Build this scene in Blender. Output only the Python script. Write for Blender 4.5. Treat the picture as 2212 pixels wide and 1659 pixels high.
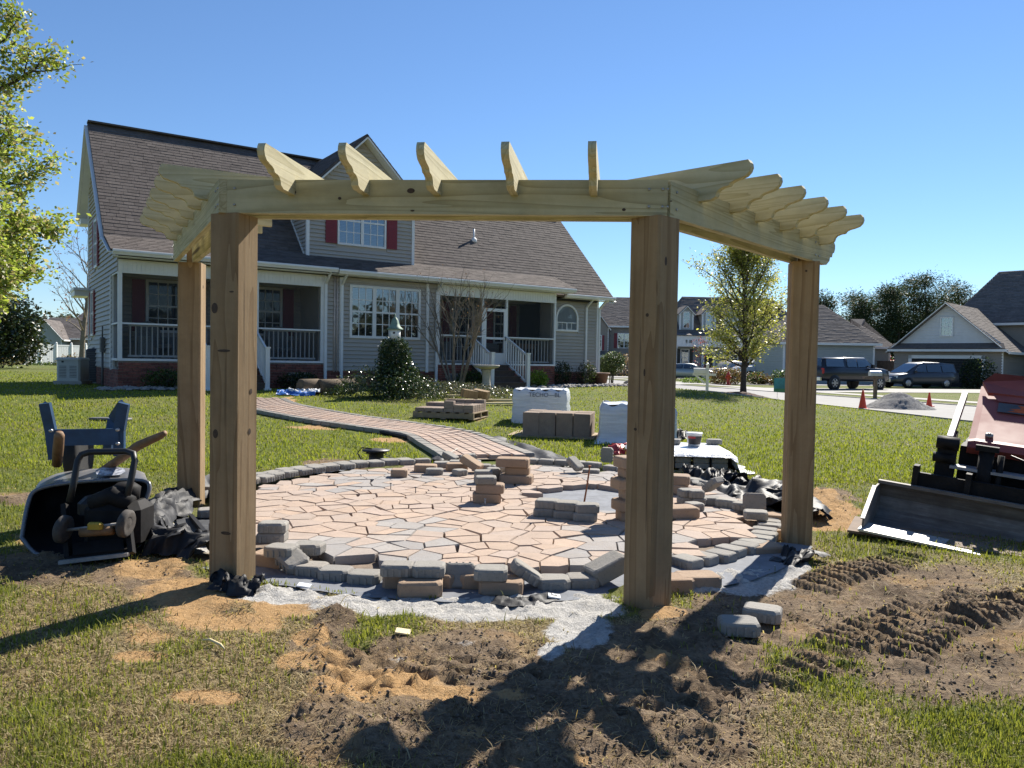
import bpy, math, random
import numpy as np
from mathutils import Vector, Matrix
random.seed(7); rng = np.random.default_rng(7)
SC = bpy.context.scene
for o in list(bpy.data.objects): bpy.data.objects.remove(o)
# ------------------------------------------------------------------ camera
CAMZ = 1.3
F = 1662.0; CX, CY = 1106.0, 829.5            # focal length and centre, in units of a 2212 x 1659 picture
PITCH = math.atan((CY - 779.5) / F); ROLL = 0.0165
cam_d = bpy.data.cameras.new('camera'); cam = bpy.data.objects.new('camera', cam_d)
SC.collection.objects.link(cam); SC.camera = cam
cam_d.sensor_width = 36; cam_d.lens = 36 * F / 2212; cam_d.clip_start = 0.05; cam_d.clip_end = 3000
_f = Vector((0, math.cos(PITCH), -math.sin(PITCH))); _u0 = Vector((0, math.sin(PITCH), math.cos(PITCH))); _r0 = Vector((1, 0, 0))
_c, _s = math.cos(ROLL), math.sin(ROLL)
_r = _r0 * _c + _u0 * _s; _u = _u0 * _c - _r0 * _s
M = Matrix.Identity(4)
for i in range(3): M[i][0] = _r[i]; M[i][1] = _u[i]; M[i][2] = -_f[i]
M[2][3] = CAMZ
cam.matrix_world = M
# ------------------------------------------------------------------ sky and sun
SUN_AZ, SUN_EL = math.radians(31), math.radians(40)      # azimuth measured from +Y towards +X
W = bpy.data.worlds.new('World'); SC.world = W; W.use_nodes = True
nt = W.node_tree; nt.nodes.clear()
sky = nt.nodes.new('ShaderNodeTexSky'); sky.sky_type = 'NISHITA'; sky.sun_disc = False
sky.sun_elevation = SUN_EL; sky.sun_rotation = SUN_AZ; sky.altitude = 0
sky.air_density = 1.0; sky.dust_density = 0.0; sky.ozone_density = 7.5
bg = nt.nodes.new('ShaderNodeBackground'); bg.inputs['Strength'].default_value = 0.074
wo = nt.nodes.new('ShaderNodeOutputWorld')
nt.links.new(sky.outputs[0], bg.inputs[0]); nt.links.new(bg.outputs[0], wo.inputs[0])
sd = bpy.data.lights.new('sun', 'SUN'); sun = bpy.data.objects.new('sun', sd); SC.collection.objects.link(sun)
sd.energy = 5.0; sd.angle = math.radians(0.53); sd.color = (1.0, 0.94, 0.84)
sdir = Vector((math.sin(SUN_AZ) * math.cos(SUN_EL), math.cos(SUN_AZ) * math.cos(SUN_EL), math.sin(SUN_EL)))
sun.rotation_euler = sdir.to_track_quat('Z', 'Y').to_euler()
SC.view_settings.view_transform = 'Standard'; SC.view_settings.look = 'None'
SC.view_settings.exposure = 0.95; SC.view_settings.gamma = 1.0; SC.view_settings.use_curve_mapping = False
SC.cycles.max_bounces = 6; SC.cycles.transparent_max_bounces = 12; SC.cycles.diffuse_bounces = 3; SC.cycles.glossy_bounces = 3
SC.cycles.caustics_reflective = False; SC.cycles.caustics_refractive = False
try:
    SC.cycles.use_denoising = True
except Exception: pass
# ------------------------------------------------------------------ terrain
HA = math.radians(34.5)
HU = np.array([math.cos(HA), math.sin(HA)]); HW = np.array([-math.sin(HA), math.cos(HA)])
HO = np.array([-9.63, 18.8]); HZ = 0.455                 # front left corner of the house
PC = np.array([-0.18, 6.85]); PR = 2.42                  # patio circle
def sstep(t):
    t = np.clip(t, 0, 1); return t * t * (3 - 2 * t)
def terrain(x, y):
    x = np.asarray(x, float); y = np.asarray(y, float)
    rx, ry = x - HO[0], y - HO[1]
    s = rx * HU[0] + ry * HU[1]; d = rx * HW[0] + ry * HW[1]
    q = np.sqrt(np.maximum((s - 16.6) / 6.5, 0) ** 2 + np.maximum((-d - 0.3) / 11.5, 0) ** 2 + np.maximum((-2 - s) / 40, 0) ** 2 + np.maximum((d - 30) / 60, 0) ** 2)
    t = 1 - sstep(q)
    zb = -0.1 * sstep((x - 3) / 6)
    z = HZ * t + zb * (1 - t)
    r = np.hypot(x - PC[0], y - PC[1])
    return z * sstep((r - 2.9) / 2.2)
def tz(x, y): return float(terrain(x, y))
def ray(px, py): return _f + _r * ((px - CX) / F) + _u * ((CY - py) / F)
def g(px, py, z=None):
    """point of the ground (or of height z) under a pixel of the 2212-wide picture"""
    d = ray(px, py)
    if z is not None:
        t = (z - CAMZ) / d.z; return Vector((d.x * t, d.y * t, z))
    lo, hi = 0.5, 400.0; n = 260; prev = lo
    for i in range(1, n + 1):
        t = lo * (hi / lo) ** (i / n)
        if CAMZ + d.z * t < tz(d.x * t, d.y * t):
            a, b = prev, t
            for _ in range(18):
                m = (a + b) / 2
                if CAMZ + d.z * m < tz(d.x * m, d.y * m): b = m
                else: a = m
            return Vector((d.x * b, d.y * b, CAMZ + d.z * b))
        prev = t
    t = hi; return Vector((d.x * t, d.y * t, 0))
def at(px, py, Y):
    d = ray(px, py); t = Y / d.y; return Vector((d.x * t, Y, CAMZ + d.z * t))
def q24(ox, oy, sc):
    """reader for a zoomed crop of the 2400-wide picture"""
    return lambda x, y: ((ox + x / sc) / 1.085, (oy + y / sc) / 1.085)
# ------------------------------------------------------------------ objects
def link(o): SC.collection.objects.link(o); return o
def tag(o, label, cat, group=None, kind=None):
    if label: o['label'] = label
    if cat: o['category'] = cat
    if group: o['group'] = group
    if kind: o['kind'] = kind
    return o
def thing(name, label, cat, loc=(0, 0, 0), rz=0.0, group=None):
    o = bpy.data.objects.new(name, None); link(o); o.empty_display_size = 0.2
    o.location = loc; o.rotation_euler = (0, 0, rz); return tag(o, label, cat, group)
def copy_tree(o, parent=None):
    c = o.copy(); link(c)
    if parent: c.parent = parent
    for ch in list(o.children): copy_tree(ch, c)
    return c
class MB:
    """collects polygons and links them as one mesh object"""
    def __init__(self): self.v = []; self.f = []; self.m = []; self.sm = []; self.mi = 0; self.smooth = False
    def add(self, vs, fs):
        b = len(self.v); self.v += [tuple(p) for p in vs]
        for f in fs: self.f.append([b + i for i in f]); self.m.append(self.mi); self.sm.append(self.smooth)
        return self
    def box(self, x0, x1, y0, y1, z0, z1, mat=None):
        vs = [(x0, y0, z0), (x1, y0, z0), (x1, y1, z0), (x0, y1, z0), (x0, y0, z1), (x1, y0, z1), (x1, y1, z1), (x0, y1, z1)]
        if mat is not None: vs = [mat @ Vector(p) for p in vs]
        return self.add(vs, [(3, 2, 1, 0), (4, 5, 6, 7), (0, 1, 5, 4), (1, 2, 6, 5), (2, 3, 7, 6), (3, 0, 4, 7)])
    def bbox(self, x0, x1, y0, y1, z0, z1, b=0.01, mat=None):
        """box with its vertical edges and its top edge chamfered"""
        def ring(i, z): return [(x0 + i + b, y0 + i, z), (x1 - i - b, y0 + i, z), (x1 - i, y0 + i + b, z), (x1 - i, y1 - i - b, z), (x1 - i - b, y1 - i, z), (x0 + i + b, y1 - i, z), (x0 + i, y1 - i - b, z), (x0 + i, y0 + i + b, z)]
        vs = ring(0, z0) + ring(0, z1 - b) + ring(b * 0.8, z1)
        if mat is not None: vs = [mat @ Vector(p) for p in vs]
        fs = [tuple(range(7, -1, -1)), tuple(range(16, 24))]
        for k in (0, 8):
            for i in range(8): j = (i + 1) % 8; fs.append((k + i, k + j, k + 8 + j, k + 8 + i))
        return self.add(vs, fs)
    def prism(self, poly, z0, z1, mat=None):
        """polygon of (x, y), extruded along z"""
        n = len(poly); vs = [(p[0], p[1], z0) for p in poly] + [(p[0], p[1], z1) for p in poly]
        if mat is not None: vs = [mat @ Vector(p) for p in vs]
        return self.add(vs, [tuple(range(n - 1, -1, -1)), tuple(range(n, 2 * n))] + [(i, (i + 1) % n, n + (i + 1) % n, n + i) for i in range(n)])
    def plate(self, pts, nrm, th):
        """polygon in space, thickened along nrm"""
        n = len(pts); nv = Vector(nrm) * th; a = [Vector(p) for p in pts]; vs = a + [p + nv for p in a]
        return self.add(vs, [tuple(range(n - 1, -1, -1)), tuple(range(n, 2 * n))] + [(i, (i + 1) % n, n + (i + 1) % n, n + i) for i in range(n)])
    def bar(self, a, b, w, h, up=(0, 0, 1)):
        a, b = Vector(a), Vector(b); d = (b - a); L = d.length
        if L < 1e-6: return self
        d /= L; s = d.cross(Vector(up))
        if s.length < 1e-4: s = d.cross(Vector((1, 0, 0)))
        s.normalize(); t = s.cross(d); s = s * w / 2; t = t * h / 2
        vs = [a - s - t, a + s - t, a + s + t, a - s + t, b - s - t, b + s - t, b + s + t, b - s + t]
        return self.add(vs, [(0, 1, 2, 3), (7, 6, 5, 4), (0, 4, 5, 1), (1, 5, 6, 2), (2, 6, 7, 3), (3, 7, 4, 0)])
    def tube(self, pts, r, n=8, cap=True):
        pts = [Vector(p) for p in pts]; rs = r if hasattr(r, '__len__') else [r] * len(pts); vs = []; fs = []
        ref = None
        for i, p in enumerate(pts):
            d = (pts[min(i + 1, len(pts) - 1)] - pts[max(i - 1, 0)]).normalized()
            if ref is None: ref = d.orthogonal().normalized()
            ref = (ref - d * ref.dot(d))
            ref = ref.normalized() if ref.length > 1e-4 else d.orthogonal().normalized()
            b = d.cross(ref)
            for k in range(n): a = 2 * math.pi * k / n; vs.append(p + (ref * math.cos(a) + b * math.sin(a)) * rs[i])
        for i in range(len(pts) - 1):
            for k in range(n): j = (k + 1) % n; fs.append((i * n + k, i * n + j, (i + 1) * n + j, (i + 1) * n + k))
        if cap: fs += [tuple(range(n - 1, -1, -1)), tuple(range((len(pts) - 1) * n, len(pts) * n))]
        s = self.smooth; self.smooth = n > 5; self.add(vs, fs); self.smooth = s; return self
    def lathe(self, prof, n=16, mat=None, cap=True):
        vs = []; fs = []
        for r, z in prof:
            for k in range(n): a = 2 * math.pi * k / n; vs.append((r * math.cos(a), r * math.sin(a), z))
        if mat is not None: vs = [mat @ Vector(p) for p in vs]
        for i in range(len(prof) - 1):
            for k in range(n): j = (k + 1) % n; fs.append((i * n + k, i * n + j, (i + 1) * n + j, (i + 1) * n + k))
        if cap: fs += [tuple(range(n - 1, -1, -1)), tuple(range((len(prof) - 1) * n, len(prof) * n))]
        s = self.smooth; self.smooth = True; self.add(vs, fs); self.smooth = s; return self
    def mesh(self, name, mats):
        me = bpy.data.meshes.new(name); me.from_pydata(self.v, [], self.f)
        for m in (mats if isinstance(mats, (list, tuple)) else [mats]): me.materials.append(m)
        me.polygons.foreach_set('material_index', self.m); me.polygons.foreach_set('use_smooth', self.sm)
        me.update(); return me
    def build(self, name, mats, parent=None, **kw):
        o = bpy.data.objects.new(name, self.mesh(name, mats)); link(o)
        if parent is not None: o.parent = parent
        for k, v in kw.items(): o[k] = v
        return o
def np_mesh(name, V, T, mat, parent=None, col=None, smooth=False, k=3):
    """mesh from numpy arrays: V (n,3), T (m,k)"""
    me = bpy.data.meshes.new(name); V = np.asarray(V, np.float32); T = np.asarray(T, np.int32)
    me.vertices.add(len(V)); me.vertices.foreach_set('co', V.ravel())
    me.loops.add(T.size); me.loops.foreach_set('vertex_index', T.ravel())
    me.polygons.add(len(T)); me.polygons.foreach_set('loop_start', np.arange(0, T.size, k, dtype=np.int32))
    me.polygons.foreach_set('loop_total', np.full(len(T), k, np.int32))
    if smooth: me.polygons.foreach_set('use_smooth', np.ones(len(T), bool))
    if col is not None:
        ca = me.color_attributes.new('tint', 'FLOAT_COLOR', 'POINT'); ca.data.foreach_set('color', np.asarray(col, np.float32).ravel())
    me.materials.append(mat); me.update(calc_edges=True); me.validate()
    o = bpy.data.objects.new(name, me); link(o)
    if parent is not None: o.parent = parent
    return o
# ------------------------------------------------------------------ materials
class NT:
    def __init__(s, name):
        s.m = bpy.data.materials.new(name); s.m.use_nodes = True; s.t = s.m.node_tree; s.t.nodes.clear()
        s.out = s.n('ShaderNodeOutputMaterial'); s.b = s.n('ShaderNodeBsdfPrincipled'); s.l(s.b.outputs[0], s.out.inputs[0])
    def n(s, t, **k):
        x = s.t.nodes.new(t)
        for a, b in k.items(): setattr(x, a, b)
        return x
    def l(s, a, b): s.t.links.new(a, b)
    def coord(s, kind='Object', scale=None, rot=None):
        c = s.n('ShaderNodeTexCoord').outputs[kind]
        if scale is not None:
            mp = s.n('ShaderNodeMapping'); mp.inputs['Scale'].default_value = scale
            if rot: mp.inputs['Rotation'].default_value = rot
            s.l(c, mp.inputs[0]); c = mp.outputs[0]
        return c
    def noise(s, vec, scale, detail=4, rough=0.6, dist=0.0):
        x = s.n('ShaderNodeTexNoise'); x.inputs['Scale'].default_value = scale; x.inputs['Detail'].default_value = detail
        x.inputs['Roughness'].default_value = rough; x.inputs['Distortion'].default_value = dist
        if vec is not None: s.l(vec, x.inputs['Vector'])
        return x.outputs['Fac']
    def ramp(s, fac, stops):
        r = s.n('ShaderNodeValToRGB'); e = r.color_ramp.elements
        while len(e) < len(stops): e.new(0.5)
        for i, (p, c) in enumerate(stops):
            e[i].position = p; e[i].color = (c, c, c, 1) if not hasattr(c, '__len__') else (*c, 1)
        s.l(fac, r.inputs[0]); return r.outputs[0]
    def mix(s, fac, a, b, mode='MIX'):
        x = s.n('ShaderNodeMix', data_type='RGBA', blend_type=mode); x.clamp_factor = True
        for inp, v in ((x.inputs[0], fac), (x.inputs[6], a), (x.inputs[7], b)):
            if hasattr(v, 'default_value'): s.l(v, inp)
            elif hasattr(v, '__len__'): inp.default_value = (*v, 1)
            else: inp.default_value = v
        return x.outputs[2]
    def math(s, op, a, b=0.0, c=None):
        x = s.n('ShaderNodeMath', operation=op)
        for i, v in enumerate((a, b) if c is None else (a, b, c)):
            if hasattr(v, 'default_value'): s.l(v, x.inputs[i])
            else: x.inputs[i].default_value = v
        return x.outputs[0]
    def set(s, **k):
        for a, v in k.items():
            i = s.b.inputs[a.replace('_', ' ')]
            if hasattr(v, 'default_value'): s.l(v, i)
            elif hasattr(v, '__len__') and len(v) == 3: i.default_value = (*v, 1)
            else: i.default_value = v
        return s
    def bump(s, h, strength=0.4, dist=0.01):
        b = s.n('ShaderNodeBump'); b.inputs['Strength'].default_value = strength; b.inputs['Distance'].default_value = dist
        s.l(h, b.inputs['Height']); s.l(b.outputs[0], s.b.inputs['Normal']); return s
def simple(name, col, rough=0.6, var=0.15, scale=6.0, bump=0.15, bscale=40.0, metal=0.0, bdist=0.004, spec=0.5, rnd=0.0, kind='Object'):
    """a plain surface with soft colour variation and fine relief; rnd: change from object to object"""
    t = NT(name); c = t.coord(kind)
    lo = tuple(v * (1 - var) for v in col); hi = tuple(min(1, v * (1 + var)) for v in col)
    k = t.ramp(t.noise(c, scale, 5, 0.65), [(0.3, lo), (0.7, hi)])
    if rnd:
        r = t.n('ShaderNodeObjectInfo').outputs['Random']; f = t.math('MULTIPLY_ADD', r, 2 * rnd, 1 - rnd)
        x = t.n('ShaderNodeVectorMath', operation='SCALE'); t.l(k, x.inputs[0]); t.l(f, x.inputs['Scale']); k = x.outputs[0]
    t.set(Base_Color=k, Roughness=rough, Metallic=metal); t.b.inputs['Specular IOR Level'].default_value = spec
    if bump: t.bump(t.noise(c, bscale, 5, 0.7), bump, bdist)
    return t.m
MAT = {}
# ------------------------------------------------------------------ ground
def vnoise(x, y, seed=0):
    xi = np.floor(x).astype(np.int64); yi = np.floor(y).astype(np.int64); fx = x - xi; fy = y - yi
    fx = fx * fx * (3 - 2 * fx); fy = fy * fy * (3 - 2 * fy)
    def h(a, b):
        n = (a * 374761393 + b * 668265263 + seed * 1442695041) & 0x7fffffff
        n = ((n ^ (n >> 13)) * 1274126177) & 0x7fffffff
        return ((n ^ (n >> 16)) & 0xffff) / 65535.0
    return (h(xi, yi) * (1 - fx) + h(xi + 1, yi) * fx) * (1 - fy) + (h(xi, yi + 1) * (1 - fx) + h(xi + 1, yi + 1) * fx) * fy
def fbm(x, y, o=4, seed=0, gain=0.55):
    a = 1.0; s = 0.0; t = 0.0
    for i in range(o): s = s + a * vnoise(x * 2 ** i + 17.3 * i, y * 2 ** i - 9.1 * i, seed + i); t += a; a *= gain
    return s / t
# patches of bare ground: (x, y, half width, half height in the photograph, weight)
SAND_W = [(600, 1286, 110, 22, .95), (800, 1308, 150, 26, .95), (1010, 1318, 160, 26, .95), (1230, 1308, 140, 32, 1.05), (1255, 1360, 80, 40, 1.0), (1190, 1410, 40, 30, .7), (1480, 1262, 90, 24, 1.1), (1600, 1252, 120, 34, 1.1),
          (1700, 1225, 60, 26, .9), (420, 1150, 70, 40, 1.2), (1700, 1170, 40, 20, .5), (860, 1425, 60, 18, .55), (1000, 1400, 70, 14, .5), (770, 1368, 60, 14, .4)]
SAND_O = [(700, 1440, 70, 30, .8), (830, 1470, 120, 24, .9), (960, 1500, 90, 24, .7), (1010, 1580, 80, 26, .6), (640, 1430, 50, 30, .8), (1100, 1500, 60, 20, .5), (560, 1350, 70, 26, .8), (420, 1290, 150, 45, 1), (620, 1312, 70, 18, 1.3), (480, 1340, 150, 26, .9), (300, 1370, 130, 40, .5), (300, 1420, 90, 18, .7), (450, 1508, 75, 16, 1.3), (760, 1490, 130, 34, .8), (1430, 1330, 50, 18, 1.2), (1420, 1415, 40, 20, .9),
          (660, 1380, 60, 20, .8), (1790, 1120, 80, 30, 1.1), (1760, 1085, 60, 22, .8), (350, 1120, 90, 30, .5), (80, 1160, 110, 40, .6), (620, 868, 18, 10, .9), (700, 925, 120, 5, .6), (860, 950, 90, 6, .7), (1020, 905, 60, 4, .5), (330, 1230, 110, 36, .6), (20, 1055, 40, 14, .5), (870, 1560, 90, 40, .5), (1270, 1640, 90, 14, .5), (1190, 1590, 60, 30, .4)]
MUD = [(960, 1440, 300, 90, 1.0), (1000, 1570, 380, 130, 1.1), (1450, 1450, 260, 110, 1.0), (700, 1400, 90, 60, .8), (2000, 1340, 330, 130, 1.0), (1300, 1540, 300, 120, .9), (720, 1345, 60, 30, 1), (1030, 1395, 120, 40, 1.2), (850, 1440, 220, 50, 1), (760, 1570, 130, 90, 1.4), (1000, 1500, 220, 80, .9), (1150, 1600, 250, 120, 1.1), (1400, 1400, 150, 70, .9), (1500, 1340, 120, 30, .8), (1850, 1310, 330, 90, 1.2), (2050, 1400, 260, 110, 1.1), (1800, 1430, 160, 50, .8),
       (1480, 1600, 220, 90, .7), (1780, 1085, 90, 35, .9), (300, 1250, 150, 40, .9), (100, 1225, 150, 50, .8), (60, 1080, 130, 22, .7), (720, 1005, 90, 14, .8), (2000, 1250, 200, 50, .8), (1700, 1450, 90, 40, .6), (1980, 1560, 90, 30, .3), (470, 1265, 80, 20, .8), (150, 1530, 200, 60, .35),
       (800, 930, 60, 4, .4), (1820, 955, 60, 5, .3), (900, 1610, 200, 60, .9), (1250, 1560, 160, 60, .8)]
def blobs(L, x, y, seed):
    wob = 0.15 + 1.15 * fbm(x * 2.6, y * 2.6, 5, seed) + .5 * fbm(x * 9, y * 9, 3, seed + 40)
    m = np.zeros_like(x)
    for px, py, rx, ry, w in L:
        p = g(px, py, 0.0 if py > 1000 else None); Y = p.y
        ax = max(rx / F * Y, 0.06); ay = max(ry * Y * Y / (F * max(0.5, CAMZ - p.z)), 0.06)
        e = ((x - p.x - (y - p.y) * p.x / Y) / ax) ** 2 + ((y - p.y) / ay) ** 2
        m = np.maximum(m, w * np.exp(-0.9 * e))
    return np.clip(sstep((m * wob - 0.24) / 0.42), 0, 1)
def masks(x, y):
    return blobs(SAND_W, x, y, 3), blobs(SAND_O, x, y, 11), blobs(MUD, x, y, 23)
TRK = [(g(1750, 1300, 0), g(2050, 1195, 0)), (g(1600, 1440, 0), g(2260, 1290, 0))]
def thatch(x, y):
    """share of dead grass: worn ground round the building site"""
    near = np.clip((6.0 - y) / 1.6, 0, 1) + .55 * np.clip(1 - (np.hypot(x - PC[0], y - PC[1]) - 2.6) / 1.3, 0, 1) * (y < 9)
    return np.clip(np.clip(near, 0, 1) * (1.0 - 1.45 * np.clip((fbm(x * 1.1 + 3, y * 1.1, 3, 63) - .43) * 4.5, 0, 1)) + (fbm(x * 5, y * 5, 3, 64) - .5) * .8 * near, 0, .92)
def relief(x, y, w, o, m):
    """clods, tyre and track marks in the bare ground"""
    z = np.zeros_like(x); trk = np.zeros_like(x)
    for (cx, cy, ang, L, wd) in TRACKS:
        ca, sa = math.cos(ang), math.sin(ang); u = (x - cx) * ca + (y - cy) * sa; v = -(x - cx) * sa + (y - cy) * ca
        trk = np.maximum(trk, sstep((L - np.abs(u)) / 0.25) * sstep((wd * 1.25 - np.abs(v)) / 0.08))
    amp = np.clip((fbm(x * 1.4 + 9, y * 1.4, 3, 15) - .34) * 3.6, .12, 1.5)
    z += m * amp * ((fbm(x * 5, y * 5, 4, 5) - 0.5) * 0.060 + np.maximum(fbm(x * 16, y * 16, 4, 6, .65) - 0.52, 0) * 0.11) * (1 - .75 * trk)
    z += (fbm(x * 40, y * 40, 3, 8) - 0.5) * 0.018 * np.maximum(m, 0.6 * w)
    z += w * ((fbm(x * 6, y * 6, 4, 9) - 0.45) * 0.06 + np.maximum(fbm(x * 18, y * 18, 3, 19) - .5, 0) * .08) + o * (fbm(x * 7, y * 7, 4, 10) - 0.5) * 0.05
    # track cleat marks on the right
    for (cx, cy, ang, L, wd) in TRACKS:
        ca, sa = math.cos(ang), math.sin(ang); u = (x - cx) * ca + (y - cy) * sa; v = -(x - cx) * sa + (y - cy) * ca
        inside = sstep((L - np.abs(u)) / 0.15) * sstep((wd - np.abs(v + 0.04 * np.sin(u * 5))) / 0.06)
        ph = u * 2 * math.pi / 0.098 + 1.6 * (fbm(x * 4, y * 4, 3, 31) - .5)
        z += inside * np.clip(.5 + .9 * np.sin(ph), 0, 1) * 0.060 * (0.35 + .9 * fbm(x * 6, y * 6, 3, 32)) - inside * 0.02
    # the tyre pits in the middle
    for (cx, cy, ang, L, wd) in PITS:
        ca, sa = math.cos(ang), math.sin(ang); u = (x - cx) * ca + (y - cy) * sa; v = -(x - cx) * sa + (y - cy) * ca
        inside = sstep((L - np.abs(u)) / 0.2) * sstep((wd - np.abs(v)) / 0.08)
        z -= inside * np.maximum(np.sin(u * 2 * math.pi / 0.17 + 2 * np.floor(v / 0.12)) * np.cos(v * math.pi / 0.12), 0) * 0.075 * (0.3 + fbm(x * 6, y * 6, 2, 41))
    # the torn sod edge near the bottom of the picture
    for (cx, cy, rx, ry, h) in HEAPS:
        e = ((x - cx) / rx) ** 2 + ((y - cy) / ry) ** 2
        z += .65 * h * np.exp(-1.6 * e) * (0.35 + 1.2 * fbm(x * 11, y * 11, 4, 51))
    return z
def _p(px, py): v = g(px, py, 0.0); return v.x, v.y
TRACKS = []
for (a, b, wd) in (((1735, 1280), (1975, 1190), .17), ((1795, 1425), (1990, 1300), .17), ((1905, 1425), (2130, 1275), .20), ((2090, 1360), (2270, 1265), .16), ((1660, 1500), (1800, 1410), .12)):
    A, B = _p(*a), _p(*b); TRACKS.append(((A[0] + B[0]) / 2, (A[1] + B[1]) / 2, math.atan2(B[1] - A[1], B[0] - A[0]), math.dist(A, B) / 2, wd))
PITS = []
for (a, b, wd) in (((670, 1470), (1220, 1430), .17), ((690, 1410), (1000, 1405), .10), ((1250, 1560), (1620, 1480), .14)):
    A, B = _p(*a), _p(*b); PITS.append(((A[0] + B[0]) / 2, (A[1] + B[1]) / 2, math.atan2(B[1] - A[1], B[0] - A[0]), math.dist(A, B) / 2, wd))
HEAPS = []
for (px, py, rx, ry, h) in ((725, 1335, 55, 22, .07), (690, 1370, 50, 18, .05), (760, 1590, 110, 55, .07), (1040, 1385, 90, 26, .055), (1460, 1335, 90, 22, .05), (1430, 1375, 40, 20, .06), (1790, 1085, 80, 26, .13), (1370, 1280, 60, 16, .06), (380, 1225, 60, 20, .06), (470, 1305, 30, 14, .04),
                            (260, 1225, 40, 14, .04), (1250, 1570, 110, 40, .05), (1520, 1570, 90, 30, .05), (1700, 1430, 60, 20, .05), (1960, 1440, 60, 18, .05), (520, 1310, 40, 14, .05), (720, 1000, 60, 10, .05), (1110, 1640, 90, 24, .05), (2070, 1330, 60, 18, .04), (700, 1480, 60, 24, .04), (900, 1530, 80, 26, .04)):
    p = g(px, py, 0.0); HEAPS.append((p.x, p.y, max(.05, rx / F * p.y), max(.06, ry * p.y ** 2 / (F * 1.3)), h))
def ground_z(x, y):
    x = np.atleast_1d(np.asarray(x, float)); y = np.atleast_1d(np.asarray(y, float)); w, o, m = masks(x, y)
    r = np.hypot(x - PC[0], y - PC[1]); k = sstep((r - 2.45) / 0.2)
    return terrain(x, y) + k * relief(x, y, w, o, m) - 0.03 * (1 - k)
def gz(x, y): return float(ground_z(x, y)[0])
def geo(a, b, d0, ratio):
    out = [a]; d = d0; sg = 1 if b > a else -1
    while (out[-1] - b) * sg < 0: out.append(out[-1] + sg * d); d *= ratio
    return out[1:]
xs = np.array(sorted(geo(-3.6, -900, .03, 1.10)) + list(np.arange(-3.6, 4.31, .021)) + geo(4.31, 900, .03, 1.09))
ys = np.array(sorted(geo(1.9, -300, .04, 1.25)) + list(np.arange(1.9, 6.2, .0175)) + list(np.arange(6.2, 9.6, .05)) + geo(9.6, 1500, .05, 1.07))
GX, GY = np.meshgrid(xs, ys); nx, ny = len(xs), len(ys); fx, fy = GX.ravel(), GY.ravel()
w, o_, m = masks(fx, fy); r_ = np.hypot(fx - PC[0], fy - PC[1]); k_ = sstep((r_ - 2.45) / .2)
fz = terrain(fx, fy) + k_ * relief(fx, fy, w, o_, m) - 0.03 * (1 - k_)
# the street cuts slightly into the lawn
i0 = (np.arange(ny - 1)[:, None] * nx + np.arange(nx - 1)[None, :]).ravel()
quads = np.stack([i0, i0 + 1, i0 + nx + 1, i0 + nx], 1)
t = NT('ground'); c = t.coord('Object'); at_ = t.n('ShaderNodeAttribute'); at_.attribute_name = 'tint'
sep = t.n('ShaderNodeSeparateColor'); t.l(at_.outputs['Color'], sep.inputs[0])
n1 = t.noise(c, 0.55, 5, .6); n2 = t.noise(c, 7, 6, .7); n3 = t.noise(c, 42, 5, .75); n4 = t.noise(c, 160, 3, .7)
grass = t.ramp(n2, [(.3, (.085, .115, .020)), (.5, (.150, .185, .036)), (.72, (.235, .240, .072))])
dry = t.ramp(n3, [(.3, (.14, .11, .055)), (.7, (.34, .27, .15))])
grass = t.mix(t.ramp(n1, [(.44, 0.0), (.64, .5)]), grass, dry)
grass = t.mix(t.ramp(n4, [(.35, .75), (.62, 0.0)]), grass, (.060, .074, .018))
orange = t.ramp(n3, [(.25, (.34, .195, .080)), (.75, (.58, .375, .185))])
orange = t.mix(t.ramp(n2, [(.5, 0.0), (.75, .6)]), orange, (.33, .24, .15))
white = t.ramp(n3, [(.3, (.34, .325, .30)), (.52, (.53, .51, .475)), (.72, (.68, .655, .615))])
mud = t.ramp(n3, [(.24, (.060, .042, .027)), (.46, (.185, .132, .086)), (.75, (.37, .28, .19))])
mud = t.mix(t.ramp(t.noise(c, 1.9, 4, .6), [(.36, .65), (.54, 0.0)]), mud, (.080, .056, .037)); mud = t.mix(t.ramp(t.noise(c, 1.3, 5, .65, .6), [(.54, 0.0), (.66, .7)]), mud, (.44, .275, .125)); mud = t.mix(t.ramp(n2, [(.48, 0.0), (.74, .8)]), mud, (.33, .24, .145))
def edge(ch): return t.ramp(t.math('ADD', ch, t.math('MULTIPLY', t.math('SUBTRACT', n3, .5), 0.9)), [(.3, 0.0), (.6, 1.0)])
th_ = t.ramp(t.math('ADD', n2, t.math('MULTIPLY', t.math('SUBTRACT', n3, .5), .5)), [(.3, (.11, .08, .045)), (.5, (.27, .20, .11)), (.75, (.42, .325, .19))]); grass = t.mix(at_.outputs['Alpha'], grass, th_); k = t.mix(edge(sep.outputs['Blue']), grass, mud); k = t.mix(edge(sep.outputs['Green']), k, orange); k = t.mix(edge(sep.outputs['Red']), k, white)
t.set(Base_Color=k, Roughness=.95); t.b.inputs['Specular IOR Level'].default_value = .15
t.bump(t.math('ADD', n3, t.math('MULTIPLY', n4, .6)), .9, .022)
ground = np_mesh('ground', np.stack([fx, fy, fz], 1), quads, t.m, col=np.stack([w, o_, m, thatch(fx, fy)], 1), k=4, smooth=True)
ground['kind'] = 'structure'
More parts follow.
